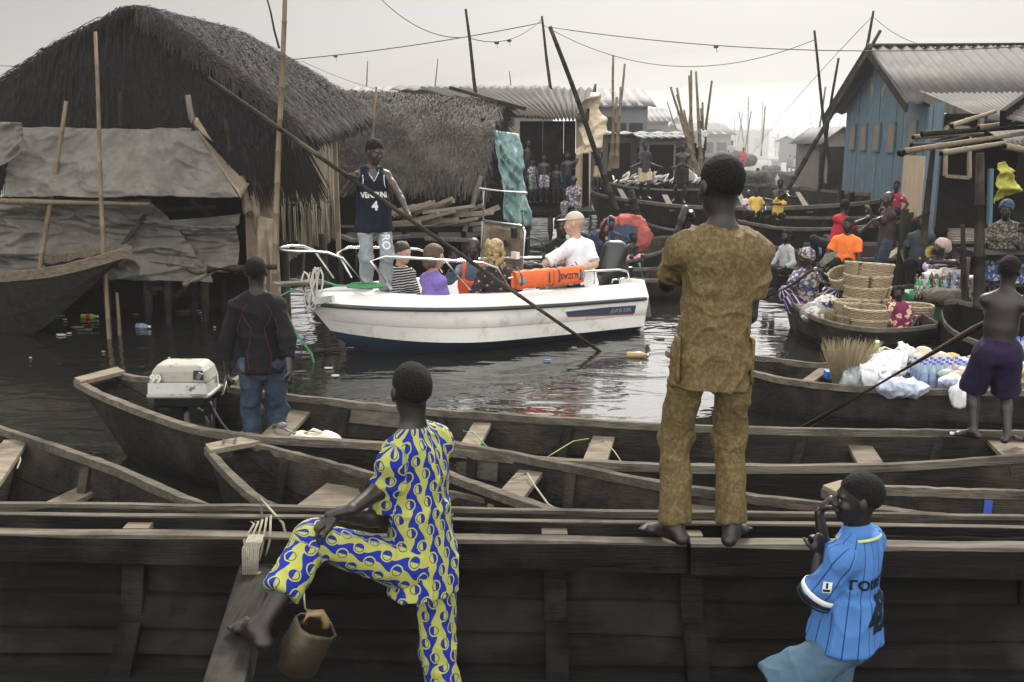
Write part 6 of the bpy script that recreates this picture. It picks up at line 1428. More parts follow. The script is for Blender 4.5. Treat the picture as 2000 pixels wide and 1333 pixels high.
REDF = fab('red', (.35, .022, .04)); ORF = fab('orange', (.70, .16, .035)); YELF = fab('yellow', (.50, .34, .08)); TANF = fab('tan', (.33, .27, .19)); GRYF = fab('grey', (.28, .29, .30), nscale=12); PINKF = fab('pink', (.55, .22, .32)); PALEL = fab('pale_lilac', (.50, .38, .55)); TEALF = fab('tealprint', (.10, .12, .10))
HB = mat('hair_brown', (.05, .028, .014), .6, (.10, .06, .03), 40, bump=.6, bscale=90); HD = mat('hair_dark', (.018, .011, .008), .6, (.04, .025, .018), 40, bump=.6, bscale=90); HBL = mat('hair_blonde', (.20, .13, .055), .55, (.42, .30, .15), 30, (1, 1, .3), bump=.8, bscale=60)
# ---------------- the five in front
_l, _r = G(1318, 1060, .585), G(1428, 1062, .585)
P0 = V(((_l.x+_r.x)/2+.005, (_l.y+_r.y)/2-.01, .585+.885))
GM = person('tall person in a gold brocade suit standing barefoot on the rail', P0, 92, 1.72, up=(.03, .0, 1), look=112, tilt=-4, vox=.0062,
    feet=[_l-V((0, 0, .0)), _r], footdir=[V((-.55, .75, 0)), V((.45, .85, 0))], hands=[D(1328, 452, 4.40), (.02, .20, .27, 0)], elbows=[V((-.18, -.05, -1)), V((.06, -.1, -1))], fat=.87, headscale=1.10,
    handpose=[dict(d=(.2, .0, 1), n=(.95, .1, -.1), curl=.95), dict(curl=.8)], hair='crop',
    top=dict(kind='tee', mat=GOLD, hem=-.145, w=1.04, off=.011, sleeve=.70, amp=.021, fine=True), bottom=dict(kind='trouser', mat=GOLD, off=.010, cuff=.058, len=.93, amp=.016))
s = GM['s']; r = GM['root']
for e, zz in ((-1, 0.0), (1, 0.0)):   # side pockets
    c = GM['P']+GM['s1']*e*.155+V((0, -.02, .0)); 
    o = MB().grid(lambda u, v: c+V((e*.006, -.06+.10*u, .08-.20*v)), 4, 6).build('pocket', GOLD, r, True, solid=.012)
_f = D(505, 1235, 3.50)
PM = person('person in a blue and yellow printed suit, one bare foot up on the beam', D(824, 1085, 3.98), 146, 1.74, up=(-.055, .06, 1), chest=150, fat=.9, look=118, tilt=2, vox=.0062, feet=[V((_f.x, _f.y, .485)), V((-.25, 3.86, -.27))],
    footdir=[V((-.62, .78, 0)), None], knees=[V((-.9, -.3, .45)), None], hands=[D(664, 1006, 3.74), D(684, 998, 3.72)], elbows=[V((-.1, .3, -1)), V((-.2, .6, -1))],
    handpose=[dict(d=(-.85, -.1, -.45), n=(0, 0, -1), curl=.45), dict(d=(-.9, .25, -.25), n=(-.1, 0, -1), curl=.5)], hair='crop',
    top=dict(kind='tee', mat=OGEE, hem=-.15, w=1.06, off=.010, sleeve=.80, amp=.020, pat=True, fine=True), bottom=dict(kind='trouser', mat=OGEE, off=.013, cuff=.062, len=.62, amp=.013, pat=True))
BB = person('child in a light blue pinstripe football shirt leaning at the rail', D(1652, 1232, 3.76), 168, 1.36, up=(.04, -.02, 1), chest=140, look=172, fat=1.0, tilt=0, vox=.0055, headscale=1.0,
    feet=[(-.14, .62, -.72, 0), (.10, -.05, -.9, 0)], knees=[V((-.9, .0, .5)), None], hands=[D(1598, 1085, 3.86), D(1600, 1002, 4.0)], elbows=[V((-.4, -.8, -.9)), V((-.3, .3, -1))],
    handpose=[dict(d=(.05, .25, 1), n=(-.4, 1, -.2), curl=.9), dict(d=(.35, .05, .5), n=(.9, -.2, -.4), curl=.9)], hair='crop',
    top=dict(kind='tee', mat=PIN, hem=-.045, w=1.14, off=.022, sleeve=.88, amp=.022, pat=True, fine=True), bottom=dict(kind='shorts', mat=SHORTB, off=.008, w=.135, len=1.05, amp=.016))
def extras_boy():
    r = BB['root']; sh, el = BB['sh'][0], BB['el'][0]; d, a, b = basis(el-sh); s = BB['s']; c = sh.lerp(el, .86); R0 = (.056+.016)*s*1.32
    for nm, m, o, ww in (('sleeve_band', WHT, 0, .022), ('sleeve_band', NAVYF, .03, .010), ('sleeve_band', NAVYF, .048, .006)):
        q = c+d*(o-.025); MB().lathe(q, [(R0+.002, 0), (R0+.005, .002), (R0+.005, ww), (R0+.002, ww+.002)], 22, d).build(nm, m, r, True)
    C = BB['C']+BB['u']*.012; d2, a2, b2 = basis(BB['u']+BB['f1']*.25)
    MB().lathe(C-d2*.006, [(.068*s, .045), (.084*s, .025), (.108*s, -.004), (.110*s, -.001)], 24, d2).build('collar', PIN, r, True)
    MB().lathe(C-d2*.012, [(.109*s, .006), (.116*s, -.002), (.110*s, -.006)], 24, d2).build('collar_trim', mat('trim_lime', (.45, .50, .18), .7), r, True)
    t = BB['top']; u = BB['u']; f1 = BB['f1']; s1 = BB['s1']
    text_on(r, 'TOURE YAYA', .058, BB['P']+u*.33*s-f1*.1, s1, u, NAVYF, target=t, off=.003, bold=.002, arch=-.02, sx=.8)
    text_on(r, '42', .20, BB['P']+u*.15*s-f1*.1, s1, u, NAVYF, target=t, off=.003, bold=.012, sx=.8)
    # league style patch on the sleeve
    n = V((-.35, -1, .1)).normalized(); ctr = sh.lerp(el, .55)+n*.25; rt = V((.95, -.3, .1)).normalized(); tr = BVHTree.FromPolygons([v.co+ORG[t.name] for v in t.data.vertices], [tuple(p.vertices) for p in t.data.polygons])
    def pt(x, y, k=.003):
        p = ctr+rt*x+V((0, 0, 1))*y; h = tr.ray_cast(p, -n, .6); return (h[0] if h[0] is not None else p-n*.2)+n*k
    mb = MB().grid(lambda a_, b_: pt(-.017+.034*a_+.004*b_, -.022+.044*b_), 4, 4); mb.build('sleeve_patch', WHT, r, solid=.001)
    MB().grid(lambda a_, b_: pt(-.014+.028*a_, -.018+.010*b_, .005), 3, 2).build('patch_bar', NAVYF, r, solid=.001); MB().grid(lambda a_, b_: pt(-.003+.008*a_, -.004+.022*b_, .005), 2, 3).build('patch_mark', NAVYF, r, solid=.001)
extras_boy()
_a = G(1900, 858, .465); _b = G(1966, 866, .47)
RB = person('bare backed child in dark purple shorts standing on the long canoe', (_a.lerp(_b, .5)+V((-.01, .0, .59))), 78, 1.22, up=(.06, .02, 1), chest=62, look=48, tilt=-6, vox=.007, headscale=1.0,
    feet=[_a, _b], footdir=[V((-.7, .6, 0)), V((.75, .5, 0))], hands=[D(1990, 605, 6.25), D(2010, 592, 6.1)], elbows=[V((-.8, .3, -1)), V((.3, -.6, -1))], handpose=[dict(curl=1.1), dict(curl=1.1)],
    bottom=dict(kind='shorts', mat=PURP, off=.022, w=.105, len=.98, amp=.014))
o = bamboo([D(1545, 850, 7.0), D(1900, 644, 6.35), D(2010, 590, 6.2), D(2250, 452, 5.9)], .026, node=9).build('punting_pole', wood('pole_red', (.05, .028, .018), (.11, .065, .045), .4, along='x'), smooth=True); tag(o, 'reddish brown punting pole held by the bare backed child', 'pole')
DR = person('person in a dark jacket with red seams and jeans steering the outboard motor', V((D(512, 740, 6.85).x, 6.85, .03+.80)), 98, 1.56, up=(-.01, .0, 1), look=92, vox=.0075, fat=.84,
    feet=[(-.10, .02, -.9, 0), (.07, .08, -.9, 0)], hands=[D(446, 728, 6.8), D(566, 728, 6.65)], elbows=[V((-1, -.5, 0)), V((1, -.6, 0))], handpose=[dict(curl=1.1), dict(curl=1.1)], hair='crop',
    top=dict(kind='long', mat=JACK, hem=-.07, w=1.08, off=.010, sleeve=1.62, amp=.018, name='jacket'), bottom=dict(kind='trouser', mat=DENIM, off=.012, cuff=.058, amp=.02))
def seams():
    r = DR['root']; t = DR['top']; tr = BVHTree.FromPolygons([v.co+ORG[t.name] for v in t.data.vertices], [tuple(p.vertices) for p in t.data.polygons]); P, u, s1, f1, s = DR['P'], DR['u'], DR['s1'], DR['f1'], DR['s']
    def surf(x, z):
        p = P+s1*x*s+u*z*s-f1*.5; h = tr.ray_cast(p, f1, 1); return (h[0] if h[0] is not None else p+f1*.4)-f1*.002
    for e in (-1, 1):
        MB().tube([surf(e*(.07+.02*math.sin(k*.6)), -.06+.045*k) for k in range(9)]+[surf(e*(.085+.012*k), .345+.03*k) for k in range(3)], .0019, 5).build('seam', PIPING, r, True)
        MB().tube([surf(e*(.05+.018*k), .49-.012*k*k*.5) for k in range(7)], .0019, 5).build('seam', PIPING, r, True)
    MB().tube([surf(-.135+.027*k, -.082) for k in range(11)], .002, 5).build('seam', PIPING, r, True)
seams()
# ---------------- aboard the motorboat
pa, pb = D(405, 154, 10.65), G(1176, 690, -.02)
pdir = (pb-pa)
o = bamboo([pa, pb+pdir*.03], .028, node=.6).build('punting_pole', BAMB_D, smooth=True); tag(o, 'long slanting pole held across the motorboat by the person in the navy jersey', 'pole')
def onpole(px): 
    t = .5; lo, hi = 0, 1
    for _ in range(30):
        t = (lo+hi)/2
        if prj(pa+pdir*t)[0] < px: lo = t
        else: hi = t
    return pa+pdir*t
fa, fb = G(712, 580, .60), G(748, 578, .60)
ya = onpole(700).y+.36
fa = V((D(716, 575, ya).x, ya, .62)); fb = V((D(752, 578, ya).x, ya, .62))
NV = person('person in a navy jersey and light jeans standing in the motorboat bow', fa.lerp(fb, .5)+V((0, .0, .89)), 290, 1.74, up=(0, -.0, 1), chest=285, look=318, tilt=-16, vox=.0075, headscale=1.08,
    feet=[fb, fa], hands=[onpole(800)+V((0, .03, .02)), onpole(688)+V((0, .03, .0))], elbows=[V((1, .2, -.4)), V((-.8, .3, -1))], handpose=[dict(curl=1.2, n=(-.3, -1, -.2)), dict(curl=1.2, n=(.3, -1, -.2))], hair='short', skin='brown', foottype='shoe',
    top=dict(kind='tank', mat=NAVYF, hem=-.16, w=1.16, off=.016, amp=.014, name='jersey', vneck=True), bottom=dict(kind='trouser', mat=DENIM_L, off=.008, cuff=.05, amp=.02))
r = NV['root']; t = NV['top']; rt = -NV['s1']
text_on(r, 'VENERINI', .085, NV['P']+NV['u']*.25+NV['f1']*.1, NV['s1']*-1 if False else NV['u'].cross(NV['f1']), NV['u'], WHT, target=t, off=.004, bold=.003, arch=.012, sx=.8)
text_on(r, '4', .13, NV['P']+NV['u']*.13+NV['f1']*.1, NV['u'].cross(NV['f1']), NV['u'], WHT, target=t, off=.004, bold=.006)
_tr = BVHTree.FromPolygons([v.co+ORG[t.name] for v in t.data.vertices], [tuple(p.vertices) for p in t.data.polygons])
def _fs(J, tr, x, z, k=.003):
    rr = J['u'].cross(J['f1']); p = J['P']+rr*x*J['s']+J['u']*z*J['s']+J['f1']*.6; h = tr.ray_cast(p, -J['f1'], 1); return (h[0] if h[0] is not None else p-J['f1']*.45)+J['f1']*k
for k in (0, .014): MB().tube([_fs(NV, _tr, x, .415+abs(x)*1.7-k*1.2) for x in (-.06, -.045, -.03, -.015, 0, .015, .03, .045, .06)], .0035, 5).build('neck_trim', WHT, r, True)
for e in (-1, 1): MB().tube([_fs(NV, _tr, e*x, z) for x, z in ((.118, .47), (.115, .42), (.12, .37), (.13, .33))], .005, 5).build('armhole_trim', WHT, r, True)
t = NV['bottom']; text_on(r, 'DRO', .12, NV['hip'][0].lerp(NV['kn'][0], .5)-NV['f1']*.0, V((0, 0, -1)), V((1, .3, 0)), WHT, target=t, off=.004, bold=.004)
def seated(label, hx, hy, Y, face, H=1.65, skin='dark', look=None, tilt=0, lean=(0, 0), **k):
    s = H/1.75; u = V((lean[0], lean[1], 1)).normalized(); h = D(hx, hy, Y); P = h-V((0, 0, .13*s))-u*.60*s
    k.setdefault('feet', [(-.12, .36, -.40, 0), (.12, .36, -.40, 0)]); k.setdefault('vox', .009); k.setdefault('foottype', 'shoe')
    k.setdefault('hands', [(-.10, .30, .05, 0), (.10, .30, .05, 0)])
    return person(label, P, face, H, up=u, skin=skin, look=look, tilt=tilt, **k)
seated('dark haired person in a black and white striped shirt sitting in the motorboat', 782, 492, 11.45, 320, 1.78, 'pale', look=335, tilt=-8, lean=(.05, -.03), hair='short', hairmat=HD, female=True, fat=1.08, top=dict(kind='tee', mat=BARS, pat=True, amp=.012, hem=-.05, sleeve=.9), bottom=dict(kind='trouser', mat=BLACKF))
seated('person in a purple shirt with a brown bob sitting in the motorboat', 846, 500, 11.05, 35, 1.80, 'pale', look=352, tilt=-4, lean=(.03, .02), hair='bob', hairmat=HB, female=True, fat=1.12, top=dict(kind='tee', mat=LAV, amp=.012, hem=-.08, sleeve=.85), bottom=dict(kind='trouser', mat=DENIM))
OV = seated('bald person in an orange life vest raising a hand beside the curly haired one', 925, 484, 11.75, 255, 1.84, look=262, hair='bald', lean=(0, -.03), hands=[(.12, .28, .05, 0), D(888, 512, 11.4)], elbows=[None, V((-.6, -.2, -1))], handpose=[None, dict(d=(-.1, 0, 1), n=(.4, -1, 0), curl=.12)],
    top=dict(kind='long', mat=GREYB, sleeve=1.5, amp=.01), bottom=dict(kind='trouser', mat=DENIM))
T = SDF(.01); P, u, s1, f1, s = OV['P'], OV['u'], OV['s1'], OV['f1'], OV['s']
T.cap(P+u*.0, P+u*.38, .19, .18, .03, side=s1, flat=.92, cut=True)
for e in (-1, 1): T.cap(P+u*.30+s1*e*.095+f1*.05, P+u*.53+s1*e*.09+f1*.01, .085, .06, .04)
T.cap(P+u*.46+f1*.13, P+u*.60+f1*.1, .05, .07, .02, sub=True); T.cap(P+f1*.02+u*.5, P+u*.75+f1*.03, .075, .09, .01, sub=True)
o = cloth('life_vest', T, VEST, OV['root'], .012)
seated('curly blonde person in a black flowered top seen from behind in the motorboat', 968, 490, 11.35, 100, 1.80, 'pale', look=85, lean=(0, .05), hair='curly', hairmat=HBL, female=True, top=dict(kind='tee', mat=FL_BLK, amp=.012, hem=-.05, sleeve=.9), bottom=dict(kind='trouser', mat=BLACKF), hands=[(-.30, .12, .02, 0), (.30, .2, .02, 0)])
BK = seated('bearded person in a black printed t-shirt facing us behind the white cap', 1096, 442, 12.75, 268, 1.84, look=285, tilt=-5, lean=(-.03, -.05), hair='crop', headscale=1.08, fat=1.05, top=dict(kind='tee', mat=BLACKF, amp=.012, sleeve=.5), bottom=dict(kind='trouser', mat=BLACKF), hands=[(.0, .2, .1, 0), (.32, .22, .30, 0)], elbows=[None, V((1, 0, -.4))])
text_on(BK['root'], 'Streedges', .085, BK['P']+BK['u']*.27+BK['f1']*.1, BK['u'].cross(BK['f1']), BK['u'], WHT, target=BK['top'], off=.004, sx=.9); text_on(BK['root'], 'OG-3', .08, BK['P']+BK['u']*.17+BK['f1']*.1, BK['u'].cross(BK['f1']), BK['u'], WHT, target=BK['top'], off=.004, bold=.002)
WC = seated('person in a beige cap and white polo with a blue panel in the motorboat', 1124, 437, 12.15, 128, 1.90, 'pale', look=168, tilt=-6, lean=(-.16, .06), hair='bald', headscale=1.05, fat=1.08, hands=[D(1105, 510, 12.1), D(1125, 528, 11.9)], elbows=[V((-.6, .2, -1)), V((.5, -.8, -.8))],
    top=dict(kind='tee', mat=WHITE, amp=.014, hem=-.10, sleeve=.85), bottom=dict(kind='trouser', mat=BLACKF), feet=[(-.12, .2, -.75, 0), (.12, .2, -.75, 0)])
t = WC['top']; _tr = BVHTree.FromPolygons([v.co+ORG[t.name] for v in t.data.vertices], [tuple(p.vertices) for p in t.data.polygons])
def _sp(x, z):
    n = V((-.2, -1, 0)).normalized(); p = WC['P']+V((x, -.6, 0))+WC['u']*z; h = _tr.ray_cast(p, V((0, 1, 0)), 1.2); return (h[0] if h[0] is not None else p+V((0, .5, 0)))-V((0, .004, 0))
MB().grid(lambda a, b: _sp(-.135+.09*a*(.4+.6*math.sin(PI*min(1, b*1.1+.05)))+.02*b, -.06+.36*b), 4, 10).build('side_panel', BLUEP, WC['root'], True, solid=.002)
def capon(J, m):
    T = SDF(.008); HP, hs = J['HP'], J['hsz']; fr = (J['hs'], J['hf'], J['hu']); cl = [(-J['hu'], (-J['hu']).dot(HP(0, 0, .045)))]
    T.ell(HP(0, -.012, .035), np.array((.086, .107, .098))*hs, fr, .004, clip=cl); T.cap(HP(-.035, .09, .052), HP(.035, .09, .052), .05*hs, None, .01, side=J['hf'], flat=1.0) if False else T.ell(HP(0, .11, .052), np.array((.068, .075, .010))*hs, fr, .006)
    P, Qd = T.mesh(); mkobj('cap', P, Qd, m, J['root'], True)
capon(WC, fab('cap_beige', (.40, .36, .29), (.48, .44, .36)))
# ---------------- people on the canoes and platforms behind
def tee(m, **k): return dict(kind='tee', mat=m, amp=.012, **k)
def sh_(m, **k): return dict(kind='shorts', mat=m, amp=.01, **k)
def tr_(m): return dict(kind='trouser', mat=m, amp=.012)
def standing(label, fx, fy, z, H, face, Y=None, vox=.016, up=(0, 0, 1), dz=0, **k):
    f = G(fx, fy, z) if Y is None else D(fx, fy, Y); s = H/1.75
    k.setdefault('foottype', 'shoe'); return person(label, f+V((0, 0, .885*s)), face, H, up=up, vox=vox, **k)
PB = seated('teenager in a black and yellow printed tee gripping a blue paddle', 1192, 436, 17.3, 262, 1.5, look=285, tilt=-4, vox=.012, hair='short', skin='brown', hands=[D(1188, 498, 16.9), D(1186, 430, 17.0)], elbows=[V((.6, -.3, -.6)), V((-1, -.2, -.5))], top=tee(floral('print_yellow', (.012, .013, .02), (.50, .36, .08), (.45, .3, .05), 8, .30)), bottom=tr_(BLACKF))
mb = MB().tube([D(1187, 425, 16.9), D(1190, 470, 16.9), D(1192, 512, 17.0)], .018, 8); tag(mb.build('paddle', mat('paint_blue_shaft', (.05, .16, .42), .5), smooth=True), 'blue shafted paddle gripped by the teenager in the yellow print tee', 'paddle')
seated('small bare chested child with pink cloth over the knees beside the paddling teenager', 1236, 464, 17.0, 300, 1.05, look=310, vox=.013, bottom=sh_(PINKF, off=.03), feet=[(-.1, .35, -.25, 0), (.1, .35, -.25, 0)], lean=(.1, 0))
S = SDF(.02); c = D(1224, 448, 18.2)
for k in range(12): S.ell(c+V((random.uniform(-.3, .25), random.uniform(-.1, .1), random.uniform(-.3, .12))), (.20, .18, .17), None, .08)
P, Qd = S.mesh(); N = vnormals(P, Qd); P = foldfn(P, N, .05, (5, 5, 5)); tag(mkobj('bundle', P, Qd, fab('bundle_red', (.28, .07, .06), (.36, .10, .08), nscale=3), None, True), 'big red cloth bundle behind the paddling teenager', 'bundle')
S = SDF(.02); c = D(1198, 458, 18.0)
for k in range(10): S.ell(c+V((random.uniform(-.35, .3), random.uniform(-.1, .1), random.uniform(-.25, .05))), (.17, .15, .12), None, .06)
P, Qd = S.mesh(); N = vnormals(P, Qd); P = foldfn(P, N, .05, (6, 6, 6)); tag(mkobj('bundle', P, Qd, fab('bundle_navy', (.03, .04, .07), (.05, .07, .11)), None, True), 'dark blue bundle lying in front of the red one in the same canoe', 'bundle')
PG = 'children on the platform of the tin roofed house'
for (px, py, H, face, b, lb, hf_) in ((1062, 394, 1.12, 272, sh_(FL_MIX), 'bare chested child at the left on the platform of the tin roofed house', None), (1086, 396, .92, 262, sh_(BLACKF), 'smallest child between two taller ones on the platform', 'pray'),
    (1107, 397, 1.22, 280, sh_(NAVYF), 'bare chested child with an arm on the hip on the platform, tallest', 'hip')):
    standing(lb, px, py, .64, H, face, 24.3, group=PG, hands=[None, (-.0, .2, .25, 0)] if hf_ == 'pray' else ([(-.30, .0, .38, 0), None] if hf_ == 'hip' else None), bottom=b, elbows=[V((1, .3, 0)), None] if hf_ == 'hip' else None)
standing('child half hidden behind the teal tarpaulin on the platform', 1040, 396, .64, 1.05, 300, 24.5, group=PG, bottom=sh_(TEALF), top=tee(FL_MIX))
standing('child in the shadow at the very left of the platform, only head and chest clear', 1031, 372, .64, 1.25, 300, 25, group=PG, bottom=sh_(BLACKF))
seated('person in a patterned dress sitting at the right edge of the platform', 1121, 352, 24.0, 250, 1.5, vox=.016, look=180, top=tee(FL_MIX), bottom=dict(kind='skirt', mat=FL_MIX, amp=.02), hair='wrap')
standing('toddler with raised arms standing at the left end of the cargo boat', 1167, 370, .92, 1.02, 260, 25.4, hands=[(-.05, .18, .62, 0), (.10, .15, .62, 0)], bottom=sh_(TANF))
standing('child in a dark shirt and khaki shorts walking on the cargo boat with arms spread', 1257, 388, .80, 1.30, 285, 23.2, hands=[(-.42, .1, .1, 0), (.42, .1, .1, 0)], elbows=[V((-1, 0, -.3)), V((1, 0, -.3))], feet=[(-.08, .12, -.9, 0), (.08, -.12, -.9, 0)], top=tee(fab('plum', (.035, .03, .035)), hem=-.08), bottom=sh_(TANF, w=.1), vox=.014)
standing('bare chested child with one leg bent standing on the rail of the cargo boat', 1330, 396, .80, 1.34, 262, 22.6, hands=[(-.22, .05, .12, 0), (.20, .12, .15, 0)], elbows=[V((-1, 0, 0)), V((1, 0, 0))], feet=[(-.06, .10, -.9, 0), (.20, -.05, -.86, 0)], bottom=sh_(BLACKF, w=.1), vox=.014)
standing('person in a white top among the tall bamboo poles', 1364, 335, .8, 1.55, 270, 31, top=tee(WHITE), bottom=tr_(BLACKF), hair='wrap')
seated('child in a yellow shirt leaning on the rail of the cargo boat with spread elbows', 1477, 374, 21.6, 265, 1.15, vox=.015, top=tee(YELF), hands=[(-.30, .2, .15, 0), (.30, .2, .15, 0)], bottom=sh_(BLACKF))
seated('child in a mustard shirt bending over the rail next to the slanting pole', 1525, 380, 21.3, 265, 1.15, vox=.015, top=tee(YELF), lean=(.12, -.2), hands=[D(1490, 400, 20.9), D(1540, 372, 21.0)], bottom=sh_(BLACKF))
seated('dark bare chested person with arms wide behind the children on the cargo boat', 1524, 358, 23.5, 265, 1.5, vox=.015, hands=[(-.40, .1, .35, 0), (.35, .15, .3, 0)], elbows=[V((-1, 0, .3)), V((1, 0, 0))], bottom=sh_(BLACKF))
seated('child with a pale purple headcloth peeping over the cargo boat rail', 1462, 379, 22, 265, 1.0, vox=.016, top=tee(PALEL), bottom=sh_(BLACKF), hair='wrap')
seated('lone paddler with outstretched arm on a canoe in the hazy channel', 1480, 333, 43, 240, 1.6, vox=.02, top=tee(TEALF), hands=[(.45, .1, .45, 0), (-.1, .3, .2, 0)], bottom=tr_(BLACKF))
seated('person in a wet red shirt bending away beside the cargo boats', 1650, 402, 17.0, 118, 1.65, vox=.013, look=40, lean=(.22, .12), hands=[D(1690, 428, 16.8), D(1700, 436, 16.9)], elbows=[V((0, -.5, -1))]*2, top=tee(REDF, hem=-.12), bottom=tr_(BLACKF))
seated('person in an orange polo shirt sitting beside the water bottle pack', 1657, 438, 15.2, 245, 1.68, vox=.012, look=225, lean=(.03, 0), top=tee(ORF, amp=.014) if False else dict(kind='tee', mat=ORF, amp=.014, hem=-.08), bottom=tr_(BLACKF), feet=[(-.2, .32, -.30, 0), (.2, .3, -.3, 0)], hands=[(-.22, .25, -.0, 0), (.28, .3, .1, 0)])
seated('bald person in a dark shirt and jeans standing and reaching left with one hand', 1738, 388, 15.9, 170, 1.66, vox=.012, feet=[None, None], look=185, tilt=-8, hair='bald', skin='brown', hands=[D(1700, 416, 15.8), D(1706, 432, 15.6)], elbows=[V((0, .3, -1)), V((.3, -.5, -1))], top=dict(kind='tee', mat=fab('maroon', (.045, .03, .035)), amp=.014, hem=-.05), bottom=tr_(DENIM))
seated('girl in a red and white tee leaning forward on the deck of the blue house', 1751, 364, 20.5, 230, 1.3, vox=.014, lean=(-.1, -.3), top=tee(floral('red_print', (.35, .03, .06), (.6, .5, .5), (.5, .4, .4), 9, .3)), bottom=sh_(NAVYF), hands=[(-.3, .2, .15, 0), (.3, .25, .1, 0)])
seated('boy in a pale grey shirt sitting in a small canoe beside the gold suit', 1537, 462, 14.4, 200, 1.2, vox=.012, look=215, lean=(-.02, 0), top=dict(kind='long', mat=GRYF, sleeve=1.7, amp=.014), bottom=tr_(BLACKF), hands=[(-.25, .25, .1, 0), (.2, .35, -.05, 0)])
def wrapon(J, m):
    T = SDF(.010); HP, hs = J['HP'], J['hsz']; fr = (J['hs'], J['hf'], J['hu'])
    cl = [(J['hf']*.62-J['hu']*.78, (J['hf']*.62-J['hu']*.78).dot(HP(0, .08, .055)))]
    T.ell(HP(0, -.015, .045), np.array((.092, .112, .100))*hs, fr, .01, clip=cl); T.ell(HP(.0, -.09, -.0), np.array((.05, .05, .06))*hs, fr, .02)
    cloth('headscarf', T, m, J['root'], .012)
W1 = seated('person in a printed blouse and headscarf paddling at the back of the basket canoe', 1579, 502, 12.4, 262, 1.55, vox=.011, look=180, tilt=-12, fat=1.1, female=True, hair='wrap', top=dict(kind='tee', mat=FL_MIX, amp=.016, sleeve=.9, hem=-.12), bottom=dict(kind='skirt', mat=VBARS, amp=.02, pat=True), hands=[D(1602, 532, 12.0), D(1548, 562, 12.0)], feet=[(-.1, .35, -.15, 0), (.1, .35, -.15, 0)])
wrapon(W1, FL_MIX)
mb = MB().tube([D(1490, 585, 11.7), D(1545, 558, 11.9), D(1600, 518, 12.1)], .018, 8); pbl = [D(1598, 520, 12.1), D(1612, 498, 12.15), D(1640, 489, 12.2), D(1625, 508, 12.15), D(1606, 522, 12.1)]
pdl = mb.build('paddle', W_DARK, smooth=True); tag(pdl, 'wooden paddle with a pale leaf shaped blade across the lap of the headscarfed paddler', 'paddle'); MB().prism(pbl, (0, .015, 0)).build('blade', W_GREY, pdl)
MG = seated('small child in a magenta flowered shirt sitting in the basket canoe', 1757, 572, 11.35, 262, 1.05, vox=.0085, look=225, tilt=-6, top=dict(kind='tee', mat=FL_MAG, amp=.014, sleeve=1.0, hem=-.05, off=.02), bottom=sh_(FL_MAG), hands=[(-.15, .22, .02, 0), (.1, .22, .02, 0)], feet=[(-.1, .3, -.15, 0), (.1, .3, -.15, 0)])
LW = seated('person in a pale lilac top and patterned headscarf behind the drink bottles', 1838, 484, 13.1, 235, 1.65, vox=.011, look=180, tilt=4, fat=1.15, female=True, hair='wrap', hands=[(-.0, .2, .55, 0), (-.2, .15, .5, 0)], elbows=[V((1, -.2, -.2)), V((-1, .2, -.2))], top=tee(PALEL), bottom=tr_(BLACKF))
wrapon(LW, floral('scarf', (.40, .30, .25), (.5, .42, .38), (.3, .2, .15), 24, .4))
YM = seated('person in a dark and yellow top half hidden behind the mooring post', 1802, 432, 15.2, 250, 1.6, vox=.013, look=230, top=tee(floral('dark_yellow', (.02, .03, .04), (.5, .4, .08), (.3, .25, .05), 4, .35)), bottom=tr_(BLACKF), hands=[(-.25, .25, .1, 0), (.25, .25, .1, 0)])
SW = seated('person in a lace patterned dark top and blue checked headscarf seated on the shack bench', 1966, 408, 12.5, 250, 1.6, vox=.010, look=235, tilt=-12, fat=1.15, female=True, hair='wrap', top=dict(kind='tee', mat=floral('lace_dark', (.03, .028, .025), (.20, .17, .12), (.16, .13, .1), 30, .45), amp=.016, sleeve=.8), bottom=dict(kind='skirt', mat=FL_BLU, amp=.025), hands=[(-.22, .28, .02, 0), (.25, .25, .05, 0)])
wrapon(SW, floral('scarf_blue', (.02, .03, .06), (.10, .14, .25), (.05, .08, .15), 40, .4))
seated('small bare child sitting against the shack wall at the right edge', 1996, 448, 12.4, 230, .95, vox=.012, look=190, bottom=sh_(BLACKF))
# far figures in the haze
for i, (px, py, Y, H, ps, c, lb) in enumerate(((1517, 306, 78, 1.7, 1, GRYF, 'hazy poler standing with one arm out on a distant boat'), (1562, 312, 66, 1.6, 1, TANF, 'hazy figure standing with a raised stick on a right bank boat'), (1576, 308, 66, 1.7, 1, GREYB, 'left one of two hazy figures standing close together'), (1581, 310, 67, 1.65, 1, GREYB, 'right one of two hazy figures standing close together'), (1430, 292, 52, 1.7, 0, GRYF, 'hazy figure seated on top of the heaped boat'), (1452, 306, 50, 1.3, 0, REDF, 'hazy figure in faded red crouching on the heaped boat'), (1544, 318, 60, 1.5, 0, GREYB, 'hazy figure sitting at the left of the crowded boat'), (1552, 320, 60, 1.5, 0, TANF, 'hazy figure sitting in the middle of the crowded boat'))):
    if ps: standing(lb, px, py, .5, H, 260, Y, vox=.03, top=tee(c), bottom=tr_(c), hands=[(.45, .1, .6, 0), None] if i < 2 else None, hair='bald')
    else: seated(lb, px, py-14, Y, 250, H, vox=.03, top=tee(c), bottom=tr_(c), hair='bald')
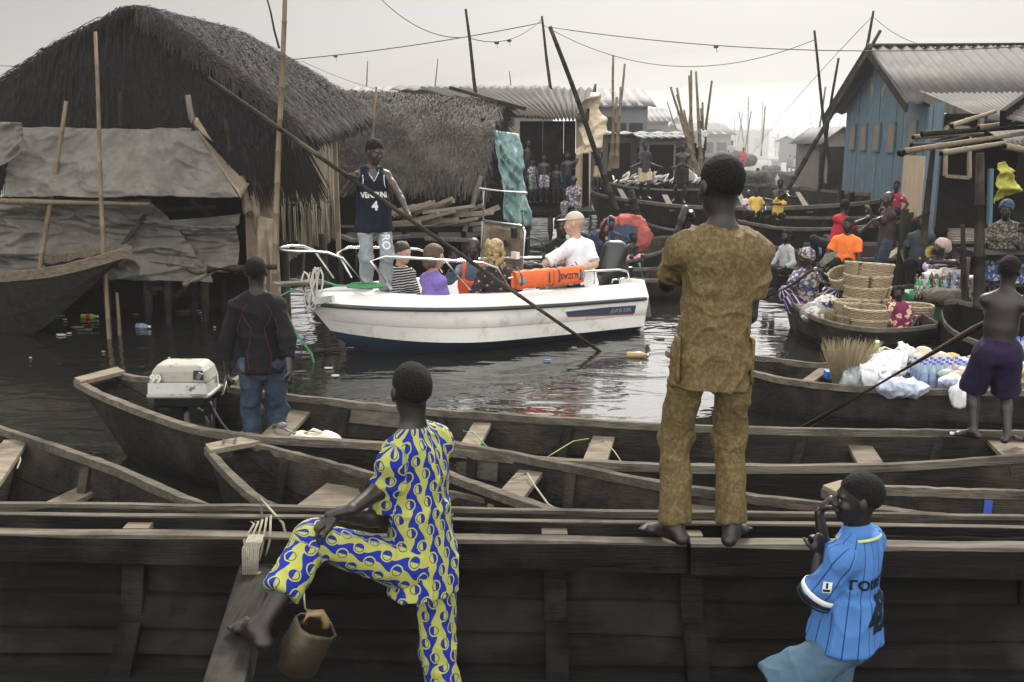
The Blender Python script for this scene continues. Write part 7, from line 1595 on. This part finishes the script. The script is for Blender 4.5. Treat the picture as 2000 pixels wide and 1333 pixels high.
# ---------------- cargo
WICK = mat('wicker', (.20, .15, .09), .7, (.40, .32, .20), 30, (1, 1, 2), bump=.5, bscale=60)
WICK_R = mat('wicker_rim', (.30, .24, .15), .7, (.46, .38, .25), 30, bump=.4, bscale=60)
def basket(c, r, h, label, group='wicker baskets stacked in the basket canoe', tilt=(0, 0), flare=1.12, rows=9):
    c = V(c); b = thing('basket', label, 'basket', c, group); b.rotation_euler = (tilt[0], tilt[1], random.uniform(0, 6)); n = 36
    mb = MB(); z_ = lambda k: h*k/rows
    for k in range(rows+1):
        rr = r*(1/flare+(1-1/flare)*(k/rows)); mb.tube([c+V(((rr+.006*(1 if (i+k) % 2 else -1))*math.cos(2*PI*i/n), (rr+.006*(1 if (i+k) % 2 else -1))*math.sin(2*PI*i/n), z_(k)+.5*h/rows)) for i in range(n+1)], h/rows*.52, 5, False)
    mb.build('weave', WICK, b, True); mb = MB()
    for i in range(n//2):
        an = 4*PI*i/n; mb.tube([c+V((r/flare*math.cos(an), r/flare*math.sin(an), 0)), c+V((r*math.cos(an), r*math.sin(an), h+.02))], .006, 5)
    mb.build('stakes', WICK_R, b, True)
    mb = MB()
    for j in range(3): mb.tube([c+V(((r+.008*math.cos(j*2.1+i*.9))*math.cos(2*PI*i/n), (r+.008*math.cos(j*2.1+i*.9))*math.sin(2*PI*i/n), h+.012*math.sin(j*2.1+i*.9)+.01)) for i in range(n+1)], .009, 5, False)
    mb.build('rim', WICK_R, b, True); MB().lathe(c, [(0, .01), (r/flare, .01)], 20).build('bottom', WICK, b); return b
Yb = 11.9; q = D(1690, 612, Yb); z0 = .12
for i, (dz, rr, tl, lb) in enumerate(((0, .26, (0, 0), 'lowest basket of the tall stack, standing in the hull'), (.13, .27, (0, .02), 'second basket from the bottom of the tall stack'), (.26, .27, (.0, .0), 'third basket from the bottom of the tall stack'), (.40, .275, (0, .0), 'fourth basket of the tall stack, just under the topmost'), (.53, .28, (.02, -.12), 'topmost tilted basket of the tall stack'))):
    basket((q.x, Yb, z0+dz+.06), rr, .17, lb, tilt=tl)
q = D(1705, 600, 11.2); basket((q.x-.0, 11.35, .18), .24, .14, 'lower basket of the front pair beside the magenta shirted child'); basket((q.x-.0, 11.35, .31), .26, .13, 'open upper basket of the front pair beside the magenta shirted child')
q = D(1653, 600, 11.6); basket((q.x, 11.6, .16), .15, .15, 'small lower basket left of the tall stack'); basket((q.x, 11.6, .32), .15, .15, 'small upper basket left of the tall stack')
q = D(1650, 540, 12.1); basket((q.x, 12.15, .62), .15, .14, 'small tilted basket leaning at the upper left of the tall stack', tilt=(.3, -.5))
q = D(1795, 612, 11.5); basket((q.x, 11.6, .16), .19, .26, 'deep basket behind the magenta shirted child')
q = D(1620, 600, 11.6); mb = MB()
for k in range(90):
    an = random.uniform(0, 6.3); rr = random.uniform(0, .10); mb.tube([V((q.x-.05+rr*math.cos(an), 11.55+rr*math.sin(an), .12)), V((q.x-.05+rr*1.3*math.cos(an), 11.55+rr*1.3*math.sin(an), .40+random.uniform(-.02, .02)))], .006, 4)
tag(mb.build('reed_bundle', WICK), 'upright bundle of cut reeds left of the small baskets', 'bundle')
def heap(c, r, n, sz, m, label, cat='heap', name='heap', kind=None, flat=.5, seed=0):
    rnd = random.Random(seed); mb = MB()
    for _ in range(n):
        a = rnd.uniform(0, 2*PI); q_ = math.sqrt(rnd.random())*r; z = (1-(q_/r)**2)*r*flat; p = V(c)+V((q_*math.cos(a), q_*math.sin(a), z+rnd.uniform(-.01, .01))); s_ = sz*rnd.uniform(.7, 1.3)
        mb.ball(p, (s_, s_*rnd.uniform(.6, 1), s_*rnd.uniform(.6, 1)), 6, 5)
    o = mb.build(name, m, None, True); return tag(o, label, cat, kind=kind)
GARL = mat('garlic_white', (.55, .52, .46), .7, (.70, .67, .62), 30, c3=(.45, .30, .28), c3scale=25)
PLAST = mat('plastic_film', (.50, .52, .54), .18, (.62, .64, .66), 6, bump=.5, bscale=26, alpha=.72)
PLASTW = mat('plastic_white', (.62, .63, .64), .28, (.72, .73, .74), 5, bump=.5, bscale=20, c3=(.42, .44, .47), c3scale=4)
PLASTG = mat('plastic_grey', (.16, .18, .20), .25, (.34, .37, .40), 4, bump=.6, bscale=22, c3=(.55, .57, .6), c3scale=7, c3lo=.5, c3hi=.65)
def basin(c, r, h, m, label, group=None):
    b = tag(MB().lathe(c, [(0, 0), (r*.7, 0), (r*.98, h*.95), (r*1.04, h), (r*1.04, h*.93), (r*.96, h*.85), (r*.68, .012), (0, .012)], 28).build('basin', m, None, True), label, 'basin', group); return b
q = D(1615, 580, 11.95); basin((q.x, 11.95, .36), .15, .08, mat('basin_blue', (.04, .08, .30), .35), 'blue rimmed basin heaped with garlic in the basket canoe'); heap((q.x, 11.95, .42), .145, 130, .02, GARL, 'heap of white garlic bulbs in the blue basin', kind='stuff', seed=1)
MB().lathe((q.x, 11.95, .14), [(0, 0), (.14, 0), (.15, .21), (0, .21)], 20)
tag(MB().lathe((q.x, 11.95, .12), [(0, 0), (.12, 0), (.14, .235), (0, .235)], 20).build('tub', mat('tub_white', (.5, .5, .47), .5), None, True), 'pale tub under the blue garlic basin', 'tub')
q = D(1587, 590, 11.6); heap((q.x, 11.55, .30), .12, 90, .02, GARL, 'garlic bulbs inside the clear bag at the left of the basket canoe', kind='stuff', seed=2, flat=1.0)
def blob_bag(label, parts, m, amp=.02, sc=(8, 8, 8), name='plastic_bag', cat='bag', vox=.011, group=None, k=.05):
    S = SDF(vox)
    for c, r in parts: S.ell(c, r if hasattr(r, '__len__') else (r, r, r), None, k)
    P, Qd = S.mesh(); N = vnormals(P, Qd); P = foldfn(P, N, amp, sc, random.random()*9); return tag(mkobj(name, P, Qd, m, None, True), label, cat, group)
blob_bag('clear plastic bag of garlic at the left of the basket canoe', [(V((q.x, 11.55, .36)), (.15, .13, .13))], mat('film_clear', (.6, .6, .6), .12, alpha=.28), .01)
tag(MB().lathe((D(1566, 580, 11.9).x, 11.9, .26), [(0, 0), (.055, 0), (.06, .14), (0, .14)], 16).build('tin', mat('tin_brown', (.18, .12, .09), .5), None, True), 'small brown tin left of the bags in the basket canoe', 'tin')
# drink bottles
def bottle(c, h, r, m, cap_m, label=None, group=None, lab=None):
    c = V(c); b = thing('bottle', label, 'bottle', c, group)
    MB().lathe(c, [(0, 0), (r*.92, 0), (r, .02*h), (r*.97, .3*h), (r, .36*h), (r, .62*h), (r*.8, .74*h), (r*.4, .86*h), (r*.36, .95*h), (0, .95*h)], 12).build('body', m, b, True)
    MB().lathe(c+V((0, 0, .94*h)), [(r*.42, 0), (r*.42, .07*h), (0, .07*h)], 10).build('cap', cap_m, b, True)
    if lab: MB().lathe(c+V((0, 0, .34*h)), [(r*1.02, 0), (r*1.02, .26*h)], 12).build('label_band', lab, b, True)
    return b
GRN = mat('bottle_green', (.02, .22, .06), .1, alpha=.85, coat=.5); BRN = mat('bottle_brown', (.03, .012, .008), .1, coat=.5); BLK = mat('bottle_cola', (.012, .008, .008), .1, coat=.5); CLR = mat('bottle_clear', (.42, .52, .62), .08, alpha=.45, coat=.5); LIME = mat('bottle_lime', (.35, .50, .10), .15)
CAPB = mat('cap_blue', (.02, .06, .40), .4); CAPR = mat('cap_red', (.4, .03, .03), .4); CAPG = mat('cap_green', (.02, .25, .08), .4); LABB = mat('label_blue', (.05, .16, .50), .5, (.45, .52, .62), 30); LABW = mat('label_white', (.6, .6, .58), .5); CAPW = mat('cap_white', (.65, .65, .65), .5)
rb = random.Random(4); kinds = {'g': (GRN, CAPG, LABW, 'green drink'), 'b': (BRN, CAPW, LABW, 'brown beer'), 'k': (BLK, CAPR, None, 'dark cola'), 'c': (CLR, CAPB, LABB, 'clear water')}
z = .36
for row, (py, Yr, zz, seq) in enumerate(((588, 12.0, .36, 'kkgkgkkgkkbkgkk'), (578, 12.2, .40, 'kgkgkkcgkkckkgk'), (568, 12.4, .45, 'ggcgkgkckcbckk'), (560, 12.6, .49, 'kbkbbkcbk'))):
    for i, k in enumerate(seq):
        x = D(1785+(1895-1785)*(i+.5)/len(seq), py, Yr).x+rb.uniform(-.01, .01); m_, cp, lb, nm = kinds[k]
        bottle((x, Yr+rb.uniform(-.03, .03), zz), rb.uniform(.17, .21), .030, m_, cp, '%s bottle in the drinks boat below the lilac top, %s row' % (nm, ('front', 'second', 'third', 'back')[row]), 'drink bottles in the drinks boat', lb)
MB_ = MB().box((D(1840, 560, 12.4).x, 12.45, .30), (.75, .8, .28)); tag(MB_.build('crate', mat('crate_green', (.02, .10, .06), .6), bevel=.01), 'low green crate under the drink bottles', 'crate')
q = D(1832, 532, 13.0); blob_bag('crumpled white cloth sack behind the drink bottles', [(V((q.x-.26, 12.7, .50)), (.13, .10, .18)), (V((q.x-.06, 12.8, .64)), (.20, .08, .07)), (V((q.x+.15, 12.8, .64)), (.14, .07, .06))], fab('sackcloth', (.45, .43, .38), (.6, .58, .52)), .035, name='sack', cat='sack')
q = D(1886, 552, 12.6); tag(MB().lathe((q.x, 12.5, .46), [(0, 0), (.09, 0), (.11, .18), (.12, .18), (.12, .20), (0, .20)], 20).build('bucket', PLASTW, None, True), 'pale lidded bucket right of the drink bottles', 'bucket')
tag(MB().lathe((D(1784, 575, 12.2).x, 12.2, .32), [(0, 0), (.05, 0), (.055, .2), (.05, .2), (.045, .02), (0, .02)], 16).build('cup', mat('cup_green', (.02, .15, .06), .4), None, True), 'green plastic cup at the left of the drink bottles', 'cup')
blob_bag('grey brown sack lying in the black prowed canoe', [(D(1830, 578, 11.9), (.18, .14, .10)), (D(1858, 580, 11.8), (.16, .12, .10))], fab('sack_brown', (.07, .06, .05), (.13, .11, .09)), .02, name='sack', cat='sack')
# goods canoe
q = D(1650, 742, 8.35); rbm = random.Random(9); mb = MB()
for k in range(620):
    a = rbm.uniform(0, 2*PI); r_ = math.sqrt(rbm.random()); bx_ = r_*.055*math.cos(a); by = r_*.05*math.sin(a); sp = 3.9
    L = rbm.uniform(.36, .50); tip = V((bx_*sp+.05, by*sp*.7, L)); p0 = V((q.x-.01+bx_, 8.35+by, .20)); mid = p0+tip*.5+V((0, 0, .02)); mb.tube([p0, mid, p0+tip], [.0022, .0019, .0012], 3, False)
tag(mb.build('broom', mat('broom_straw', (.20, .16, .09), .8, (.36, .30, .18), 30)), 'fan of upright broom straw standing in the loaded canoe', 'broom')
mb = MB()
for k in range(60): mb.tube([G(1300, 690, .36)+V((.006*k, rbm.uniform(-.04, .04), .03+rbm.uniform(0, .04))), G(1480+rbm.uniform(-6, 40), 716+rbm.uniform(0, 16), .33)], .003, 4, False)
tag(mb.build('reeds', W_POST), 'loose thin reeds lying in the tip of the loaded canoe', 'reeds')
def Hc(px, py, z): g = G(px, py, z); return g
blob_bag('big grey translucent plastic bag in the loaded canoe, nearest the brooms', [(Hc(1680, 745, .36), (.17, .11, .10)), (Hc(1715, 742, .38), (.12, .12, .11))], PLASTG, .035, (10, 10, 10), vox=.009)
blob_bag('white plastic bag heaped highest in the middle of the loaded canoe', [(Hc(1722, 722, .46), (.14, .12, .13)), (Hc(1748, 712, .50), (.09, .08, .09)), (Hc(1700, 735, .42), (.10, .1, .09))], PLASTW, .04, (10, 10, 10), vox=.009)
blob_bag('flattened pale blue plastic bag beside the water pack', [(Hc(1768, 758, .37), (.20, .09, .07)), (Hc(1735, 757, .36), (.10, .07, .06))], mat('plastic_blueish', (.34, .38, .52), .25, (.55, .58, .68), 6, bump=.5, bscale=22), .03, (11, 11, 11), vox=.009)
pk = 'water bottles in the clear pack in the loaded canoe'
pz = G(1810, 762, .28)
for r_ in range(4):
    for c_ in range(6): bottle((pz.x+.072*c_-.02, pz.y+.03+.072*r_, .27), .24, .033, CLR, CAPB, 'clear water bottle with a blue cap and label in the wrapped pack', pk, LABB)
blob_bag('limp white bag hanging over the near rail of the loaded canoe', [(G(1858, 745, .40), (.10, .06, .05)), (G(1866, 765, .34)+V((0, -.06, 0)), (.085, .03, .10)), (G(1870, 775, .30)+V((0, -.07, 0)), (.045, .02, .07))], PLASTW, .02, (14, 14, 10), vox=.008)
c = Hc(1737, 708, .42); basin(c-V((0, 0, .08)), .17, .12, mat('basin_pale', (.16, .22, .34), .35), 'blue plastic basin holding coiled mop cord in the loaded canoe')
mb = MB(); rr_ = random.Random(2)
for k in range(34):
    a = rr_.uniform(0, 6.28); p = [c+V((.13*math.cos(a+j*.6)*(1-j*.08), .10*math.sin(a+j*.6)*(1-j*.08), .03+.05*rr_.random()+.045*math.sin(j))) for j in range(6)]; mb.tube(p, .009, 5)
tag(mb.build('mop_cord', mat('cord_cream', (.40, .37, .29), .9, (.55, .51, .42), 60), smooth=True), 'tangled coil of cream mop cord in the blue basin', 'cord')
bottle(Hc(1710, 715, .36)-V((0, 0, .03)), .26, .045, LIME, CAPW, 'squat lime green bottle with a red label in the blue basin', None, CAPR)
blob_bag('clear crumpled wrapper at the back of the blue basin', [(Hc(1768, 690, .48), (.10, .06, .07)), (Hc(1760, 680, .52), (.04, .04, .06))], PLASTW, .03, (14, 14, 12), vox=.009)
SACK = fab('sack_pale', (.42, .38, .31), (.56, .51, .42), nscale=5)
blob_bag('upright pale sack behind the water pack', [(Hc(1802, 700, .46), (.085, .08, .10)), (Hc(1800, 716, .40), (.10, .08, .10))], SACK, .015, name='sack', cat='sack'); blob_bag('second pale sack slumped against the upright one', [(Hc(1832, 704, .44), (.12, .09, .08))], SACK, .015, name='sack', cat='sack')
PKT = [mat('packet_%d' % i, c_, .3, c2_, 22, bump=.4, bscale=30) for i, (c_, c2_) in enumerate((((.45, .04, .03), (.60, .55, .45)), ((.50, .40, .05), (.45, .08, .04)), ((.03, .08, .35), (.55, .55, .55)), ((.50, .45, .35), (.25, .12, .06)), ((.03, .20, .08), (.5, .5, .45))))]
words = ['red and white', 'yellow', 'blue and white', 'cream', 'green']
spots = [(1850, 716), (1862, 724), (1874, 708), (1868, 735), (1846, 732), (1880, 728), (1856, 700), (1890, 712), (1890, 740), (1905, 700), (1955, 712), (1965, 722), (1975, 714), (1985, 728), (1992, 718), (1960, 738), (1975, 736), (1850, 748), (1940, 700), (1925, 712)]
for i, (px, py) in enumerate(spots):
    p = Hc(px, py, .42); k = i % 5
    blob_bag('%s snack packet, %s' % (words[k], 'in the cardboard box at the right edge' if px > 1920 else 'on the packet pile by the bare backed child'), [(p, (.065, .045, .03)), (p+V((.03, .01, .01)), (.05, .04, .025))], PKT[k], .012, (20, 20, 20), name='packet', cat='packet', vox=.008, group='snack packets in the loaded canoe')
CARD = mat('cardboard', (.26, .19, .12), .85, (.34, .25, .16), 6, bump=.2)
def carton(c, w, d, h, label, m=CARD):
    c = V(c); b = thing('carton', label, 'carton', c)
    mb = MB(); mb.box(c+V((0, -d/2, h/2)), (w, .008, h)).box(c+V((0, d/2, h/2)), (w, .008, h)).box(c+V((-w/2, 0, h/2)), (.008, d-.01, h)).box(c+V((w/2, 0, h/2)), (.008, d-.01, h)).box(c+V((0, 0, .01)), (w-.01, d-.01, .01)); mb.build('sides', m, b)
    MB().add([c+V((-w/2, -d/2, h)), c+V((w/2, -d/2, h)), c+V((w/2, -d/2-.05, h-.05)), c+V((-w/2, -d/2-.05, h-.05))], [(0, 1, 2, 3)]).build('flap', m, b, solid=.005)
    return b
p = G(1975, 768, .25); carton((p.x+.06, p.y+.2, .16), .42, .26, .22, 'open cardboard carton of snack packets at the right end of the loaded canoe')
p = G(1780, 735, .34); carton((p.x, p.y+.12, .22), .16, .14, .20, 'small printed carton behind the pale blue plastic bag', PKT[2])
p = G(1625, 742, .30); tag(MB().box(p+V((0, .03, .04)), (.11, .10, .07)).build('packet_blue_box', mat('box_blue', (.02, .12, .45), .5), bevel=.004), 'small bright blue box at the foot of the brooms', 'box')
c = G(1985, 690, .42); basin(c-V((0, 0, .08)), .16, .12, CAPG, 'green basin of water bottles at the right edge')
for i in range(8): bottle(c+V((-.09+.05*(i % 4), -.06+.07*(i//4), -.05)), .20, .03, CLR, CAPB, 'clear bottle with a blue cap in the green basin at the right edge', 'bottles in the green basin', LABB)
bottle(G(1955, 678, .40), .20, .035, GRN, CAPG, 'green bottle lying beside the green basin at the right edge')
# pack of water bottles in the orange shirted man's canoe
c = G(1590, 490, .36)
for r_ in range(2):
    for c_ in range(9): bottle((c.x-.02+.075*c_, c.y+.1*r_, .30), .23, .035, CLR, CAPB if r_ else CAPW, 'clear water bottle in the pack beside the orange shirted man', 'water bottles beside the orange shirted man', LABB)
# white yams on the boat behind, and the long stacked boat
YB = canoe('cargo_boat', 'boat heaped with white yams behind the two standing boys', Gs((1170, 352, .9), (1230, 366, .8), (1320, 372, .8), (1400, 368, .8)), Gs((1180, 346, .9), (1240, 352, .8), (1330, 356, .8), (1400, 358, .8)), floor=.4, keel=-.1, ribs=0, n=16, hull=W_BIG, rw=.1, cat='boat')
YAM = mat('yam_white', (.36, .35, .31), .7, (.52, .51, .47), 8); ry = random.Random(8); proto = None
for i in range(70):
    px = ry.uniform(1195, 1395); c = D(px, ry.uniform(347, 362), 27.0+ry.uniform(-.3, .5))
    if 1330 < px < 1345: continue
    if proto is None:
        proto = MB().tube([(0, 0, -.16), (.02, 0, -.07), (0, 0, .04), (.01, 0, .15)], [.015, .032, .03, .012], 6).build('yam', YAM, None, True); o = proto
    else: o = proto.copy(); link(o)
    o.location = c; o.rotation_euler = (ry.uniform(.5, 1.4), ry.uniform(-1.2, 1.2), ry.uniform(0, 3)); tag(o, 'white yam standing in the heap behind the two boys on the cargo boat', 'yam', 'white yams heaped in the boat behind')
for j, (px, py, Y, w_, lb) in enumerate(((1428, 312, 51, 1.2, 'heap of sacks and branches on the hazy boat under the seated figure'), (1480, 344, 43, .5, 'low load of sacks on the canoe of the lone paddler'), (1506, 330, 56, .45, 'passengers bundles on the boat coming up the channel'))):
    c = D(px, py, Y); blob_bag(lb, [(c+V((w_*.75*(i_/5-1), random.uniform(-.2, .2), random.uniform(-.25, .1)*w_)), (.10+.22*w_, .10+.2*w_, .08+.17*w_)) for i_ in range(11)], fab('load', (.05, .046, .04), (.10, .092, .08)), .08, (3, 3, 3), 'load', 'load', .06, None, .1)
# ---------------- small things in front
def cut_can():
    c = D(596, 1262, 3.62); M = mat('can_brown', (.014, .010, .006), .45, (.032, .022, .011), 7, bump=.5, bscale=20, c3=(.08, .06, .035), c3scale=5, alpha=1); b = thing('bailer', 'grimy brown cut down jerrycan hanging by a cord below the cross beam', 'bailer', c)
    m = Matrix.Rotation(.5, 3, 'Y') @ Matrix.Rotation(.5, 3, 'Z'); w_, d_, h_ = .080, .068, .10
    f = lambda x, y, z: c+m @ V((x*w_, y*d_, z*h_)); g = MB()
    rings = []
    for z_, k in ((-1, .9), (-.9, 1), (-.3, .97), (.0, 1.02), (.3, .97), (.85, 1), (1, .97)):
        rings.append([f(x*k, y*k, z_) for x, y in ((-1, -.6), (-.6, -1), (.6, -1), (1, -.6), (1, .6), (.6, 1), (-.6, 1), (-1, .6))])
    for q_ in rings: g.v += q_
    for i in range(6):
        for k in range(8): g.f.append((i*8+k, i*8+(k+1) % 8, i*8+8+(k+1) % 8, i*8+8+k))
    g.f.append(tuple(reversed(range(8)))); g.build('body', M, b, True, solid=.006)
    MB().tube([f(-.7, 0, 1.0), f(-.75, 0, 1.45), f(-.1, 0, 1.6), f(.4, 0, 1.25), f(.5, 0, 1.0)], .016, 8).build('handle', mat('can_handle', (.20, .14, .06), .5), b, True)
    MB().tube([f(-.1, 0, 1.6), D(596, 1190, 3.64), D(590, 1118, 3.9)], .004, 5).build('cord', ROPE, b, True)
cut_can()
for i, (pts, r_, m_, lb) in enumerate(((((1000, 935), (1030, 925), (1045, 950), (1070, 985), (1100, 1002), (1135, 1012)), .006, ROPE, 'pale cord tied to the thwart and trailing into the canoe with three thwarts'),
     (((1060, 898), (1090, 880), (1120, 862), (1150, 857)), .004, mat('cord_yellowgreen', (.22, .24, .08), .8), 'thin yellow green cord looping to the middle thwart of the motor canoe'), (((905, 842), (925, 846), (940, 862), (952, 874)), .005, ROPE_G, 'scrap of green net cord on the left thwart of the motor canoe'),
     (((0, 868), (20, 860), (36, 868), (40, 900), (34, 915)), .006, ROPE, 'frayed rope on the end thwart of the empty left canoe'), (((1150, 868), (1180, 862), (1200, 882), (1215, 905)), .004, ROPE, 'thin cord knotted at the right of the middle thwart'))):
    o = MB().tube([G(x, y, .44) for x, y in pts], r_, 5).build('cord', m_, smooth=True); tag(o, lb, 'cord')
# bits on the water
rd = random.Random(12); BIT = [mat('litter_%d' % i, c_, .5) for i, c_ in enumerate(((.5, .5, .47), (.25, .2, .13), (.05, .12, .3), (.3, .03, .03), (.12, .11, .09)))]
def litter(px, py, k, L, label):
    g = G(px, py, .01); mb = MB(); n = 7; mb.prism([g+V((L*math.cos(2*PI*j/n)*rd.uniform(.4, 1), L*.6*math.sin(2*PI*j/n)*rd.uniform(.4, 1), 0)) for j in range(n)], (0, 0, .012)); tag(mb.build('litter', BIT[k]), label, 'litter', 'litter floating on the water')
places = ['between the left poles', 'left of the tall bamboo', 'under the shelter', 'right of the stump', 'by the motorboat bow', 'in the open water left', 'in front of the motorboat', 'near the pole tip']
for px, py, k, L, pl_ in ((118, 618, 1, .09, 1), (128, 625, 0, .05, 1), (150, 640, 1, .10, 1), (120, 655, 0, .08, 0), (135, 652, 0, .05, 0), (175, 630, 3, .05, 1), (170, 645, 4, .14, 1), (265, 615, 4, .06, 3), (395, 612, 0, .05, 2), (400, 622, 0, .05, 2), (368, 608, 4, .2, 2), (202, 688, 1, .035, 5), (420, 640, 0, .02, 5), (1120, 680, 1, .05, 7), (1070, 705, 2, .06, 6), (640, 720, 0, .06, 4), (655, 735, 0, .05, 4), (640, 600, 0, .05, 4), (610, 548, 4, .12, 4), (1290, 660, 4, .10, 7), (500, 720, 0, .02, 5), (330, 700, 0, .015, 5), (60, 700, 0, .02, 5)):
    litter(px, py, k, L, '%s scrap afloat %s' % (('white', 'brown', 'blue', 'red', 'dark')[k], places[pl_]))
def floater(px, py, ang, m_, lab, label, L=.24):
    g = G(px, py, .02); b = bottle(g, L, .038, m_, CAPW, label, None, lab); b.rotation_euler = (PI/2-.05, 0, R(ang))
floater(160, 619, 80, LIME, CAPR, 'floating yellow bottle with a red label left of the tall bamboo'); floater(268, 637, 60, CLR, LABB, 'floating clear bottle right of the short stump'); floater(1224, 694, 80, mat('bottle_amber', (.30, .22, .10), .3), None, 'floating amber bottle near the motorboat stern'); 
# ---------------- smoke of cooking fires, enlarged in nested shells to stand in for far haze
for k, (rx, ry, rz) in enumerate(((34, 62, 5.2), (28, 54, 3.9), (23, 47, 2.7))):
    sm = MB().ball((24, 88+k*3, 3.0-.5*k), (rx, ry, rz), 24, 14).build('smoke_haze', None, None, True); mm = bpy.data.materials.new('smoke_haze'); mm.use_nodes = True; hn = mm.node_tree.nodes; hn.clear()
    pv = hn.new('ShaderNodeVolumePrincipled'); ho = hn.new('ShaderNodeOutputMaterial'); pv.inputs['Color'].default_value = (.98, .98, .98, 1); pv.inputs['Density'].default_value = (.003, .005, .006)[k]
    mm.node_tree.links.new(pv.outputs[0], ho.inputs['Volume']); sm.data.materials.append(mm); tag(sm, kind='stuff')
# ---------------- the air
hb = MB().box((0, 150, 5.0), (300, 420, 12.2)).build('haze', None)
hm = bpy.data.materials.new('haze'); hm.use_nodes = True; hn = hm.node_tree.nodes; hn.clear()
pv = hn.new('ShaderNodeVolumePrincipled'); ho = hn.new('ShaderNodeOutputMaterial')
pv.inputs['Color'].default_value = (.99, .99, .985, 1); pv.inputs['Density'].default_value = HAZE; pv.inputs['Anisotropy'].default_value = .1
hm.node_tree.links.new(pv.outputs[0], ho.inputs['Volume']); hb.data.materials.append(hm); tag(hb, kind='stuff')
